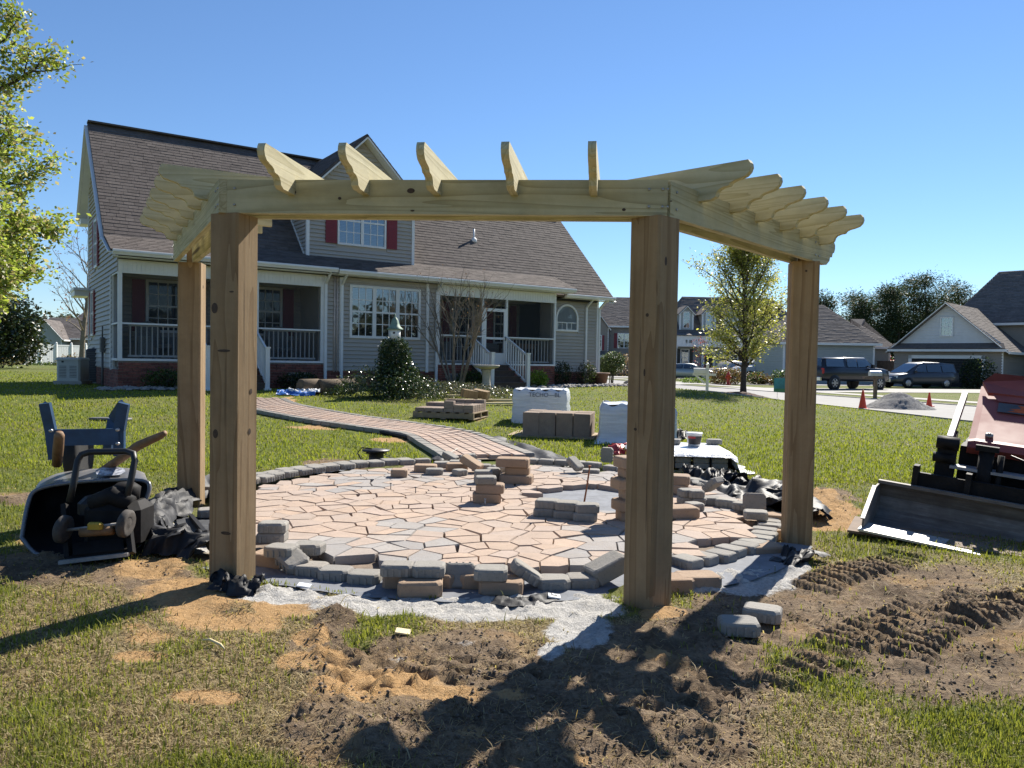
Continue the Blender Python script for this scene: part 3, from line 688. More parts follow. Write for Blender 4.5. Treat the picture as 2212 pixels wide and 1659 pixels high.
# ------------------------------------------------------------------ building helpers; a wall is a frame (origin, along, outward)
class Wall:
    def __init__(s, org, ang): s.M = Matrix.Translation(org) @ Matrix.Rotation(ang, 4, 'Z')   # local x along, -y outward, z up
def wbox(mb, wl, x0, x1, out0, out1, z0, z1): return mb.box(x0, x1, -out1, -out0, z0, z1, wl.M)
def siding(wl, x0, x1, z0, z1, mat, parent, holes=(), e=.115, span=None, objs=True, out=0.0, name='siding_board'):
    """lap siding: each course a board (an object of its own when objs), cut round the holes"""
    z = z0; allm = MB()
    while z < z1 - .02:
        zt = min(z + e, z1); a, b = (x0, x1) if span is None else span((z + zt) / 2)
        segs = [(a, b)]
        for (h0, h1, hz0, hz1) in holes:
            if hz0 < zt - .01 and hz1 > z + .01:
                segs = [q for (p, r) in segs for q in ((p, min(r, h0)), (max(p, h1), r)) if q[1] - q[0] > .03]
        for p, r in segs:
            if r - p < .03: continue
            mb = MB() if objs else allm
            zt2 = zt; vs = [(p, -.036 - out, z + .006), (r, -.036 - out, z + .006), (r, -.002 - out, zt), (p, -.002 - out, zt), (p, .004, z), (r, .004, z), (r, .004, zt), (p, .004, zt)]
            mb.add([wl.M @ Vector(v) for v in vs], [(0, 1, 2, 3), (5, 4, 7, 6), (0, 4, 5, 1), (3, 2, 6, 7), (4, 0, 3, 7), (1, 5, 6, 2)])
            if objs: mb.build(name, mat, parent)
        z = zt
    if not objs: allm.build('siding', mat, parent, kind='stuff')
def bricks(wl, x0, x1, z0, z1, parent, name='brickwork', holes=()):
    mb = MB(); z = z0; i = 0; r0 = random.Random(int(x0 * 100 + z1 * 10))
    while z < z1 - .03:
        x = x0 - (.105 if i % 2 else 0); zt = min(z + .066, z1)
        while x < x1:
            a, b = max(x, x0), min(x + .20, x1)
            if b - a > .03 and not any(h[0] < b and h[1] > a and h[2] < zt and h[3] > z for h in holes):
                mb.mi = 0 if r0.random() < .62 else 1; o = r0.uniform(.006, .012); wbox(mb, wl, a, b, -.01, o, z, zt)
            x += .21
        z += .076; i += 1
    return mb.build(name, [MAT['brick'], MAT['brick_dark']], parent, kind='stuff')
def window(wl, x0, x1, z0, z1, parent, nx=3, ny=4, units=1, fr=.07, mull=.11, deep=.10, blind=False, out=.055, shut=None, arch=False, gmat='glass', mat='white', mw=.022, base=0.0):
    wl0 = wl; wl = Wall((0, 0, 0), 0); wl.M = wl0.M @ Matrix.Translation((0, -base, 0))
    """a window: frame, sash bars and panes as sub-parts"""
    f = MB(); W0, W1 = x0, x1
    for (a, b, c, d) in ((W0, W1, z1 - fr, z1), (W0, W1, z0, z0 + fr), (W0, W0 + fr, z0 + fr, z1 - fr), (W1 - fr, W1, z0 + fr, z1 - fr)): wbox(f, wl, a, b, -.03, out, c, d)
    iw = (W1 - W0 - 2 * fr - mull * (units - 1)) / units
    for u in range(1, units): a = W0 + fr + u * iw + (u - 1) * mull; wbox(f, wl, a, a + mull, -.03, out, z0 + fr, z1 - fr)
    w_ = f.build('window', MAT[mat], parent)
    bars = MB(); gm = MB(); bl = MB()
    for u in range(units):
        a = W0 + fr + u * (iw + mull); b = a + iw; c, d = z0 + fr, z1 - fr
        for k in range(1, nx): x = a + iw * k / nx; wbox(bars, wl, x - mw / 2, x + mw / 2, .020, .036, c, d)
        for k in range(1, ny): z = c + (d - c) * k / ny; h = .05 if k * 2 == ny else mw; wbox(bars, wl, a, b, .019 if h > .03 else .021, .042 if h > .03 else .034, z - h / 2, z + h / 2)
        gm.add([wl.M @ Vector(p) for p in ((a, -.024, c), (b, -.024, c), (b, -.024, d), (a, -.024, d))], [(0, 1, 2, 3)])
        bl.add([wl.M @ Vector(p) for p in ((a, -.003, c), (b, -.003, c), (b, -.003, d), (a, -.003, d))], [(0, 1, 2, 3)])  # dark backing sheet: the shade of the room put into its colour
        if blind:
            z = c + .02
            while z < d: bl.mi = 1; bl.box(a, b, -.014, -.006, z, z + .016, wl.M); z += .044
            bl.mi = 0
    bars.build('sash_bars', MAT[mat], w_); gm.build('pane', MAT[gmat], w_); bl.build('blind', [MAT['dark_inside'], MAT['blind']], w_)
    if shut:
        for sgn in (-1, 1):
            if sgn in shut[2:]: continue
            s_ = MB(); sx0, sx1 = (x0 - .02 - shut[1], x0 - .02) if sgn < 0 else (x1 + .02, x1 + .02 + shut[1])
            wbox(s_, wl, sx0, sx1, .0, .060, z0 + .02, z1 - .02); z = z0 + .09
            for (zz0, zz1) in ((z0 + .09, (z0 + z1) / 2 - .05), ((z0 + z1) / 2 + .05, z1 - .09)):
                z = zz0
                while z < zz1 - .03: wbox(s_, wl, sx0 + .05, sx1 - .05, .060, .070, z, z + .03); z += .05
            s_.build('shutter', MAT[shut[0]], parent)
    return w_
def shingles(mb, org, ex, es, L, S, ok, e=.145, tab=.30, seed=1, k=3, th=.007, lim=None):
    """courses of tabs on a plane; org: lower left corner, ex along, es up the slope"""
    r0 = random.Random(seed); org, ex, es = Vector(org), Vector(ex).normalized(), Vector(es).normalized(); n = ex.cross(es)
    t = 0
    while t < S - .02:
        x = -r0.uniform(0, tab); t1 = min(t + e, S)
        while x < L:
            wd = tab * r0.uniform(.7, 1.3); lo, hi = lim((t + t1) / 2) if lim else (0, L); a, b = max(x, lo), min(x + wd - .006, hi); x += wd
            if b - a < .02 or not ok((a + b) / 2, (t + t1) / 2): continue
            h = th * r0.uniform(.55, 1.5); p = [org + ex * a + es * (t - .012), org + ex * b + es * (t - .012), org + ex * b + es * t1, org + ex * a + es * t1]
            q = [p[0] + n * (h + .006), p[1] + n * (h + .006), p[2] + n * .005, p[3] + n * .005]
            mb.mi = r0.choices(range(3), (4, 4, 2))[0]; mb.add(p[:2] + q, [(0, 1, 3, 2), (2, 3, 4, 5)])
        t = t1
# ------------------------------------------------------------------ the house
HR = thing('house', 'tan sided house with steep brown shingle roof, gabled dormer, red shutters and two screened porches', 'house', (HO[0], HO[1], HZ), HA)
FR = Wall((0, 0, 0), 0)                    # front plane, d = 0 (outward is -y)
F6 = Wall((0, .6, 0), 0); LG = Wall((0, 0, 0), -math.pi / 2)   # left gable: along -d
LG = Wall((0, 6.16, 0), -math.pi / 2)      # x runs from the back corner (0) to the front (6.16)
def part(mb, name, mat, parent=HR, **k): return mb.build(name, mat, parent, **k)
# walls
wm = MB(); wbox(wm, FR, 5.20, 8.84, -.22, 0, .47, 3.16); wall_mid = part(wm, 'wall', MAT['siding'])
TW = (5.96, 8.24, 1.43, 2.96)
siding(FR, 5.27, 5.66, .49, 3.14, MAT['siding'], wall_mid); siding(FR, 5.77, 8.44, .49, 3.14, MAT['siding'], wall_mid, [TW]); siding(FR, 8.53, 8.80, .49, 3.14, MAT['siding'], wall_mid)
wm = MB(); wbox(wm, F6, 13.40, 15.85, -.22, 0, .47, 3.05); wm.box(15.65, 15.85, .82, 7.0, .47, 3.0); wall_r = part(wm, 'wall', MAT['siding'])
siding(F6, 13.46, 15.80, .49, 3.02, MAT['siding'], wall_r, [(13.90, 14.92, 1.92, 2.40), (13.98, 14.84, 2.4, 2.62), (14.10, 14.72, 2.62, 2.88)])
wm = MB(); zr = lambda d: min(3.0 + d, 12.0 - d)            # underside of the main roof
wm.add([(0.002, 1.06, .47), (0.002, 6.16, .47), (0.002, 6.16, zr(6.16) - .05), (0.002, 4.5, 7.38), (0.002, .9, 3.75), (0.002, .0, 3.30), (0.002, .0, 2.86), (0.002, 1.06, 2.86)], [tuple(range(8))])
wm.box(0.004, .2, 5.96, 6.158, .47, 5.7); wall_g = part(wm, 'wall', MAT['siding'])
def gspan(z):
    hi = 4.5 if z > 7.4 else None
    d0 = max(1.08, z - 3.0 + .08) if z > 3.75 else (1.08 if z < 2.86 else .02 + max(0, (z - 3.2) / .45)); d1 = min(6.14, 12 - z - .08)
    return 6.16 - d1, 6.16 - d0
siding(LG, 0, 5.08, .50, 7.3, MAT['siding'], wall_g, [(1.55, 2.30, 3.3, 4.75), (.72, 1.40, 1.35, 2.75)], span=gspan, e=.125)
m = MB(); m.box(.2, 15.65, 6.0, 6.16, -.3, 4.9); m.box(7.25, 15.65, 6.0, 6.16, 4.9, 5.0); m.add([(15.86, .6, 3.0), (15.86, 6.16, 3.0), (15.86, 6.16, 4.0), (15.86, 3.6, 6.5), (15.86, .6, 3.5)], [(0, 1, 2, 3, 4)]); part(m, 'wall', MAT['siding'])
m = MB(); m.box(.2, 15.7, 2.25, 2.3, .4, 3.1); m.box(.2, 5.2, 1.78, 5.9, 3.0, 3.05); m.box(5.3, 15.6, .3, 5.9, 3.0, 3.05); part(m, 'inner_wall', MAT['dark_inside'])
# brick foundation and its vents
fm = MB(); fm.box(.02, 5.20, .02, .25, -.4, .68); fm.box(.02, .25, .25, 6.10, -.4, .47); fm.box(5.20, 8.84, .03, .25, -.4, .47); fm.box(8.84, 13.42, .02, .25, -.4, .70); fm.box(13.42, 15.83, .62, .85, -.4, .47)
fnd = part(fm, 'foundation', MAT['mortar'])
bricks(FR, 0, 5.22, -.10, .68, fnd, holes=[(1.45, 1.95, .05, .38), (4.3, 4.8, .05, .38)]); bricks(LG, 0, 6.16, -.10, .47, fnd); bricks(FR, 5.24, 8.82, -.1, .47, fnd); bricks(FR, 8.84, 13.44, -.1, .70, fnd, holes=[(9.35, 9.85, .05, .38)]); bricks(F6, 13.46, 15.84, -.1, .47, fnd)
for a in (1.45, 4.3, 9.35):
    v = MB(); wbox(v, FR, a, a + .5, -.02, .004, .06, .37)
    for k in range(9): wbox(v, FR, a + .03 + k * .052, a + .045 + k * .052, .004, .016, .08, .35)
    part(v, 'crawl_vent', MAT['vent_metal'])
# porches: floor, ceiling, back wall, posts, rails, screens
def porch(x0, x1, posts, bays, name, zf, depth):
    m = MB(); m.box(x0 + .05, x1 - .05, .26, depth, zf - .15, zf); part(m, 'porch_floor', MAT['porch_floor'])
    m = MB(); m.box(x0 + .02, x1 - .02, .10, depth, 2.90, 2.96); part(m, 'porch_ceiling', MAT['white'])
    bw = Wall((0, depth, 0), 0); m = MB(); wbox(m, bw, x0, x1, -.15, 0, zf, 2.9); w_ = part(m, 'porch_wall', MAT['siding'])
    m = MB(); wbox(m, FR, x0, x1, -.10, .03, zf + .0, zf + .06); part(m, 'porch_sill', MAT['white'])
    m = MB(); wbox(m, FR, x0, x1, -.12, .02, 2.84, 3.17)
    n = int((x1 - x0) / .10)
    for k in range(n): x = x0 + (x1 - x0) * k / n; wbox(m, FR, x + .006, x + (x1 - x0) / n - .006, .02, .028, 2.87, 3.165)
    wbox(m, FR, x0, x1, .02, .034, 2.838, 2.868); part(m, 'frieze', MAT['white'])
    for p, wd in posts: m = MB(); wbox(m, FR, p - wd / 2, p + wd / 2, -.09, .025, zf + .06, 2.84); part(m, 'porch_post', MAT['white'])
    for (a, b) in bays:
        m = MB(); wbox(m, FR, a, b, -.05, .02, 1.59, 1.63); r_ = part(m, 'rail', MAT['white'])
        m = MB(); wbox(m, FR, a + .15, b - .1, -.16, -.11, 1.55, 1.60); wbox(m, FR, a + .15, b - .1, -.16, -.11, zf + .10, zf + .15); m.build('rail_frame', MAT['white'], r_)
        k = int((b - a - .3) / .125)
        for i in range(k + 1):
            x = a + .2 + (b - a - .35) * i / max(k, 1); m = MB(); wbox(m, FR, x - .014, x + .014, -.15, -.12, zf + .15, 1.55); m.build('baluster', MAT['white'], r_)
        s_ = MB()
        for (c, d) in ((zf + .06, 1.59), (1.63, 2.84)): s_.add([(a, .03, c), (b, .03, c), (b, .03, d), (a, .03, d)], [(0, 1, 2, 3)])
        part(s_, 'insect_screen', MAT['screen'])
    return w_, bw
pw, bw = porch(0, 5.25, [(.04, .09), (1.85, .07), (3.35, .07), (5.18, .14)], [(.085, 1.815), (1.885, 3.315), (3.385, 5.11)], 'left', .69, 1.6)
siding(bw, 0, 5.25, .75, 2.88, MAT['siding'], pw, [(.82, 1.75, 1.42, 2.88), (3.72, 4.56, 1.42, 2.88)])
window(bw, .86, 1.72, 1.45, 2.86, HR, 3, 4, shut=('red_shutter', .31), gmat='glass_dim'); window(bw, 3.75, 4.53, 1.45, 2.86, HR, 3, 4, shut=('red_shutter', .31), gmat='glass_dim')
m = MB(); m.box(-.004, .10, 1.0, 1.08, .47, 2.9); m.box(-.02, .08, .09, 1.0, 1.59, 1.63); m.box(-.02, .08, .09, 1.0, .69, .75); m.box(-.012, .1, .0, 1.08, 2.84, 2.87); part(m, 'side_trim', MAT['white'])
m = MB(); m.add([(.03, .09, .75), (.03, 1.0, .75), (.03, 1.0, 2.84), (.03, .09, 2.84)], [(0, 1, 2, 3)]); part(m, 'insect_screen', MAT['screen'])
m = MB(); m.box(5.08, 5.2, .1, 1.6, .75, 2.9); part(m, 'wall', MAT['siding'])
pw2, bw2 = porch(8.84, 13.46, [(8.88, .09), (10.50, .06), (11.43, .06), (13.42, .07)], [(8.93, 10.47), (11.46, 13.38)], 'right', .69, 2.2)
siding(bw2, 8.84, 13.46, .75, 2.88, MAT['siding'], pw2, [(9.4, 10.2, 1.42, 2.88), (10.6, 11.5, .7, 2.88), (12.3, 13.0, 1.42, 2.88)])
window(bw2, 9.42, 10.18, 1.45, 2.86, HR, 3, 4, shut=('red_shutter', .31), gmat='glass_dim'); window(bw2, 10.62, 11.48, .75, 2.86, HR, 3, 4, gmat='glass_dim'); window(bw2, 12.32, 12.98, 1.45, 2.86, HR, 2, 4, shut=('red_shutter', .31), gmat='glass_dim')
m = MB(); m.box(13.32, 13.44, .1, .6, .75, 2.9); m.box(8.84, 8.9, .12, 2.2, .75, 2.9); part(m, 'wall', MAT['siding'])
# screen door
d_ = MB(); wbox(d_, FR, 10.53, 10.63, -.03, .03, .75, 2.53); wbox(d_, FR, 11.31, 11.40, -.03, .03, .75, 2.53); wbox(d_, FR, 10.63, 11.31, -.03, .03, 2.43, 2.53); wbox(d_, FR, 10.63, 11.31, -.03, .03, 1.53, 1.60); wbox(d_, FR, 10.63, 11.31, -.03, .025, .75, 1.09)
door = part(d_, 'screen_door', MAT['white']); s_ = MB()
for (c, d) in ((1.09, 1.53), (1.60, 2.43)): s_.add([(10.63, .01, c), (11.31, .01, c), (11.31, .01, d), (10.63, .01, d)], [(0, 1, 2, 3)])
s_.build('insect_screen', MAT['screen'], door); s_ = MB(); s_.tube([(11.35, -.03, 1.5), (11.35, -.075, 1.5), (11.35, -.075, 1.62)], .012, 6); s_.build('handle', MAT['vent_metal'], door)
s_ = MB(); s_.add([(10.53, .03, 2.53), (11.40, .03, 2.53), (11.40, .03, 2.84), (10.53, .03, 2.84)], [(0, 1, 2, 3)]); part(s_, 'insect_screen', MAT['screen'])
# stairs
def stairs(x0, x1, n, depth, zf, rl=(True, True)):
    h = (zf + .02) / n; run = depth / n
    for i in range(n):
        m = MB(); m.box(x0 + .06, x1 - .06, -depth + run * i, -.035, h * i - .06, h * (i + 1) - .03 - .012); m.box(x0 + .04, x1 - .04, -depth + run * i - .025, -depth + run * (i + 1), h * (i + 1) - .04, h * (i + 1)); part(m, 'step', MAT['riser'])
    for x in (x0, x1):
        m = MB(); m.box(x - .055, x + .055, -depth - .06, -depth + .05, -.05, 1.06); m.box(x - .07, x + .07, -depth - .075, -depth + .065, 1.06, 1.10); m.box(x - .085, x + .085, -depth - .09, -depth + .08, -.06, .04); p_ = part(m, 'stair_post', MAT['white'])
        m = MB(); m.bar((x, -depth, 1.0), (x, -.04, 1.62), .05, .055); m.bar((x, -depth, .14), (x, -.04, .80), .05, .05); r_ = part(m, 'stair_rail', MAT['white'])
        for k in range(9):
            y = -depth + .12 + (depth - .2) * k / 8; f = (y + depth) / depth; m = MB(); m.box(x - .016, x + .016, y - .016, y + .016, .14 + .66 * f, 1.0 + .62 * f); m.build('baluster', MAT['white'], r_)
stairs(1.80, 3.26, 4, 1.2, .69); stairs(10.04, 11.38, 4, 1.3, .69)
# windows of the middle wall, the arch window and the gable
window(FR, *TW, HR, 3, 4, 3, .075, .115, .12, True)
m = MB(); cx_, r1 = 14.41, .51; zc0 = 1.92; zcc = 2.38; poly = [(cx_ - r1, zc0), (cx_ + r1, zc0)] + [(cx_ + r1 * math.cos(a), zcc + r1 * math.sin(a)) for a in np.linspace(0, math.pi, 17)]
inn = [(cx_ - r1 + .07, zc0 + .07), (cx_ + r1 - .07, zc0 + .07)] + [(cx_ + (r1 - .07) * math.cos(a), zcc + (r1 - .07) * math.sin(a)) for a in np.linspace(0, math.pi, 17)]
n = len(poly); vs = [(x, .6 - .055, z) for x, z in poly] + [(x, .6 - .055, z) for x, z in inn] + [(x, .62, z) for x, z in poly] + [(x, .62, z) for x, z in inn]; fs = []
for i in range(n): j = (i + 1) % n; fs += [(i, j, n + j, n + i), (i, 2 * n + i, 2 * n + j, j), (n + i, n + j, 3 * n + j, 3 * n + i)]
m.add(vs, fs); aw = part(m, 'arch_window', MAT['white'])
m = MB(); m.add([(x, .592, z) for x, z in inn], [tuple(range(n))]); m.build('pane', MAT['glass_dim'], aw)
m = MB(); m.add([(x, .5985, z) for x, z in inn], [tuple(range(n))]); m.build('blind', MAT['white'], aw)  # white blind whose brightness also stands in for the sky's reflection
m = MB(); m.box(cx_ - .43, cx_ + .43, .575, .597, 2.22, 2.25); m.box(cx_ - .02, cx_ + .02, .575, .597, 1.99, 2.22); m.box(cx_ - .22, cx_ - .20, .578, .597, 1.99, 2.22); m.box(cx_ + .20, cx_ + .22, .578, .597, 1.99, 2.22); m.build('sash_bars', MAT['white'], aw)
window(LG, 1.58, 2.27, 3.33, 4.72, HR, 3, 4, shut=('red_shutter', .28)); window(LG, .75, 1.37, 1.38, 2.72, HR, 3, 4, shut=('red_shutter', .28))
# trim: corner boards, fascia, gutters, downspouts
for wl, a, b in ((FR, 5.66, 5.76), (FR, 8.44, 8.53), (F6, 15.78, 15.87), (FR, 5.20, 5.27)): m = MB(); wbox(m, wl, a, b, -.05, .048, .45, 3.15); part(m, 'corner_board', MAT['white'])
m = MB()
wbox(m, LG, 0, .09, -.05, .046, .45, 5.7); part(m, 'corner_board', MAT['white']); m = MB(); wbox(m, LG, 5.02, 5.08, -.02, .046, .45, 2.86); part(m, 'corner_board', MAT['white'])
for (x0, x1, d0, z) in ((-.18, 5.42, -.42, 3.24), (5.46, 13.95, -.40, 3.22), (13.96, 16.25, .16, 3.10)):
    m = MB(); prof = [(0, -.02), (0, .105), (-.115, .105), (-.125, .09), (-.125, .05), (-.10, .02), (-.08, -.02)]
    vs = [(x0, d0 + p[0], z + p[1]) for p in prof] + [(x1, d0 + p[0], z + p[1]) for p in prof]; k = len(prof)
    m.add(vs, [tuple(range(k - 1, -1, -1)), tuple(range(k, 2 * k))] + [(i, (i + 1) % k, k + (i + 1) % k, k + i) for i in range(k)]); part(m, 'gutter', MAT['white'])
m = MB(); m.box(-.16, 5.44, -.40, -.125, 3.185, 3.20); m.box(5.47, 13.9, -.395, -.03, 3.18, 3.197); m.box(13.95, 16.2, .18, .58, 3.06, 3.075); part(m, 'soffit', MAT['white'])
def spout(x, d, z0, z1, dx=.0):
    m = MB(); m.bar((x + dx, -.43 + d, z1), (x, -.06 + d, z1 - .28), .07, .05, (1, 0, 0)); m.bar((x, -.055 + d, z1 - .26), (x, -.055 + d, z0), .075, .055, (0, 1, 0)); m.bar((x, -.05 + d, z0 + .04), (x + .02, -.2 + d, z0 - .04), .075, .055, (1, 0, 0)); part(m, 'downspout', MAT['white'])
spout(5.24, 0, .08, 3.22); spout(5.72, 0, .16, 3.22); spout(8.80, 0, .08, 3.22); spout(15.28, .6, .1, 3.1); spout(15.9, .6, .05, 3.08)
m = MB(); m.tube([(5.50, -.05, .45), (5.50, -.05, 3.15)], .022, 6); m.tube([(5.58, -.045, .45), (5.58, -.045, 3.15)], .018, 6); part(m, 'conduit', simple('beige_conduit', (.55, .46, .42), .5))
# roofs
rk = MB()
def plate4(a, b, c, d, th=.10): rk.plate([a, b, c, d], (Vector(b) - Vector(a)).cross(Vector(d) - Vector(a)).normalized(), -th)
x0, x1, xe = -.22, 7.2, 16.25
zl = 3.35
plate4((x0, -.42, 3.34), (13.95, -.42, 3.34), (13.95, .77, 3.77 + .045), (x0, .77, 3.77 + .045), .05)
plate4((x0, .6, 3.60), (xe, .6, 3.60), (xe, 3.6, 6.60), (x0, 3.6, 6.60)); plate4((13.4, .16, 3.16), (xe, .16, 3.16), (xe, .6, 3.6), (13.4, .6, 3.6))
plate4((x0, 3.6, 6.60), (x1, 3.6, 6.60), (x1, 4.5, 7.5), (x0, 4.5, 7.5)); plate4((x1, 6.9, 5.1), (x0, 6.9, 5.1), (x0, 4.5, 7.5), (x1, 4.5, 7.5)); plate4((xe, 7.2, 3.0), (x1, 7.2, 3.0), (x1, 3.6, 6.6), (xe, 3.6, 6.6))
roof = part(rk, 'roof', ROOFM[1])
sm = MB(); q = 1 / math.sqrt(2); sl = Vector((0, 1.19, .475)).normalized(); SD = 3.585 - .665
shingles(sm, (x0, -.44, 3.345), (1, 0, 0), sl, 13.95 - x0, 1.27, lambda a, t: not (a + x0 > 13.3 and t > 1.27 - (a + x0 - 13.3) * -1 + 9), seed=3)
dorm = lambda a, t: not (4.95 < a + x0 < 8.27 and (t * q + .68) < 3.0 + 9 and (t * q + .68 + 3.0) < 7.45 - abs(a + x0 - 6.62) * 1.0)
shingles(sm, (x0, .68, 3.69), (1, 0, 0), (0, q, q), x1 - x0, (4.5 - .68) / q, dorm, seed=5); shingles(sm, (x1, .68, 3.69), (1, 0, 0), (0, q, q), xe - x1, (3.6 - .68) / q, lambda a, t: dorm(a + x1 - x0, t), seed=6)
shingles(sm, (13.3, .14, 3.15), (1, 0, 0), (0, q, q), xe - 13.3, .56 / q, lambda a, t: a + 13.3 > 13.95 or t * q + .14 > .78, seed=7)
sm.mi = 2; sm.bar((x0, 4.5, 7.53), (x1, 4.5, 7.53), .3, .05); sm.bar((x1, 3.6, 6.63), (xe, 3.6, 6.63), .3, .05)
sm.build('shingles', ROOFM, roof, kind='stuff')
def rake(a, b, w=.03, h=.17): m = MB(); m.bar(a, b, w, h, (1, 0, 0)); part(m, 'rake_board', MAT['white'])
for xa in (x0, xe):                              # rake boards and the white soffit under them
    sg = 1 if xa < 0 else -1; zt = 7.5 if xa < 0 else 6.6; dt = 4.5 if xa < 0 else 3.6; de = 6.9 if xa < 0 else 7.2
    s0 = (xa, .77, 3.76) if xa < 0 else (xa, .14, 3.13)
    rake(Vector(s0) + Vector((0, 0, -.08)), (xa, dt, zt - .09)); rake((xa, dt, zt - .09), (xa, de, zt - (de - dt) - .09))
    if xa < 0: rake((xa, -.42, 3.28), (xa, .77, 3.74), .03, .12)
    for pts, nn in (([(xa, s0[1], s0[2] - .13), (xa + sg * .24, s0[1], s0[2] - .13), (xa + sg * .24, dt, zt - .15), (xa, dt, zt - .15)], (0, q, -q)), ([(xa, de, zt - (de - dt) - .13), (xa + sg * .24, de, zt - (de - dt) - .13), (xa + sg * .24, dt, zt - .15), (xa, dt, zt - .15)], (0, -q, -q))):
        m = MB(); m.plate(pts, nn, .012); part(m, 'rake_soffit', MAT['white'])
m = MB(); m.box(-.22, .02, 6.3, 7.0, 4.86, 5.02); part(m, 'eave_return', MAT['white'])
m = MB(); m.add([(x1, 3.6, 6.5), (x1, 4.5, 7.4), (x1, 5.4, 6.5), (x1, 6.5, 5.4), (x1, 6.5, 5.0)], [(0, 1, 2, 3, 4)]); part(m, 'wall', MAT['siding'])
m = MB(); m.box(-.42, -.02, 6.0, 7.2, 2.62, 2.78); m.prism([(-.45, 5.9), (-.02, 5.9), (-.02, 7.2), (-.45, 7.2)], 2.78, 2.86); part(m, 'back_eave', MAT['white'])
# dormer
DW = Wall((0, .65, 0), 0); m = MB(); ax = 6.62; az = 7.45
m.add([(4.92, .65, 3.66), (8.32, .65, 3.66), (8.32, .65, 5.66), (ax, .65, 7.3), (4.92, .65, 5.66)], [(0, 1, 2, 3, 4)])
for x in (4.92, 8.32): m.add([(x, .65, 3.66), (x, .65, 5.70), (x, 2.72, 5.70)], [(0, 1, 2)])
dw = part(m, 'dormer_wall', MAT['siding'])
siding(DW, 4.99, 8.25, 3.74, 7.2, MAT['siding'], dw, [(5.80, 7.42, 4.14, 5.66)], span=lambda z: (4.99, 8.25) if z < 5.6 else (4.92 + (z - 5.66) + .12, 8.32 - (z - 5.66) - .12))
DL = Wall((4.92, 2.72, 0), -math.pi / 2); siding(DL, 0, 2.05, 3.7, 5.68, MAT['siding'], dw, span=lambda z: (max(0, 2.07 - (z - 3.66)), 2.0) if False else (2.72 - (z - 3.0) + .0 if z > 3.66 else 2.0, 2.05))
m = MB(); wbox(m, DW, 4.90, 4.99, -.05, .046, 3.66, 5.64); wbox(m, DW, 8.25, 8.34, -.05, .046, 3.66, 5.64); wbox(m, DW, 4.99, 8.25, -.02, .046, 3.66, 3.73)
for sg in (-1, 1): m.bar((ax, .40, az - .12), (ax + sg * 2.05, .40, az - .12 - 2.05), .04, .20, (0, 1, 0)); m.plate([(ax, .42, az - .15), (ax + sg * 2.05, .42, az - 2.2), (ax + sg * 2.05, .64, az - 2.2), (ax, .64, az - .15)], (0, 0, -1), .012)
m.bar((4.90, .64, 3.69), (4.90, 2.70, 5.72), .03, .06, (1, 0, 0)); part(m, 'dormer_trim', MAT['white'])
m = MB()
for sg in (-1, 1): 
    p = [(ax, .36, az), (ax + sg * 2.1, .36, az - 2.1), (ax + sg * 2.1, 2.4, az - 2.1), (ax, 4.5, az)]
    m.plate(p if sg < 0 else p[::-1], (sg * q, 0, q), -.06)
dr = part(m, 'dormer_roof', ROOFM[1]); sm = MB()
shingles(sm, (ax - 2.1, 4.5, az - 2.1), (0, -1, 0), (q, 0, q), 4.14, 2.1 / q, lambda a, t: 4.5 - a < 2.4 + t * q, seed=8); shingles(sm, (ax + 2.1, .36, az - 2.1), (0, 1, 0), (-q, 0, q), 4.14, 2.1 / q, lambda a, t: .36 + a < 2.4 + t * q, seed=9)
sm.build('shingles', ROOFM, dr, kind='stuff')
window(DW, 5.83, 7.38, 4.17, 5.62, HR, 3, 4, 2, .06, .09, .12, True, shut=('red_shutter', .34))
# vent pipes
for (x, d, h, w_) in ((11.35, 2.0, .40, .035), (4.05, 2.75, .40, .035)):
    m = MB(); z = 3.0 + d; m.tube([(x, d, z - .1), (x, d, z + h)], w_, 10); m.lathe([(.12, z - .08), (.10, z + .05), (.05, z + .10)], 10, Matrix.Translation((x, d, 0))); part(m, 'vent_pipe', MAT['white'])
# furniture seen through the screens
def local(s, d, z=0): return (HO[0] + HU[0] * s + HW[0] * d, HO[1] + HU[1] * s + HW[1] * d, HZ + z)
MAT['wicker'] = simple('grey_wicker', (.22, .22, .21), .8, .3, 30, .6, 90)
def porch_chair(s, d, rz, lab):
    t_ = thing('porch_chair', lab, 'chair', local(s, d, .69), HA + rz)
    m = MB(); m.bbox(-.30, .30, -.28, .28, .34, .44, .03); m.build('seat', MAT['wicker'], t_)
    m = MB(); m.prism([(-.32, 0), (.32, 0), (.33, .45), (.25, .62), (0, .68), (-.25, .62), (-.33, .45)], 0, .07, Matrix.Translation((0, .28, .36)) @ Matrix.Rotation(math.radians(80), 4, 'X')); m.build('backrest', MAT['wicker'], t_)
    for sx in (-1, 1):
        m = MB(); m.bbox(sx * .33 - .05, sx * .33 + .05, -.30, .28, .58, .64, .02); m.box(sx * .33 - .03, sx * .33 + .03, -.28, .26, .1, .58); m.build('arm', MAT['wicker'], t_)
    for sx in (-1, 1):
        for sy in (-1, 1): m = MB(); m.box(sx * .27 - .03, sx * .27 + .03, sy * .24 - .03, sy * .24 + .03, 0, .36); m.build('leg', MAT['wicker'], t_)
porch_chair(1.0, .75, .5, 'grey wicker chair behind the left end of the porch railing'); porch_chair(4.25, .8, 0, 'grey wicker chair behind the screen near the white porch post')
t_ = thing('porch_table', 'brown wooden table behind the screen right of the white screen door', 'table', local(12.5, .9, .69), HA)
MAT['brownw'] = simple('brown_wood', (.20, .10, .06), .6)
m = MB(); m.box(-.6, .6, -.35, .35, .70, .75); m.box(-.56, .56, -.31, .31, .58, .70); m.build('tabletop', MAT['brownw'], t_)
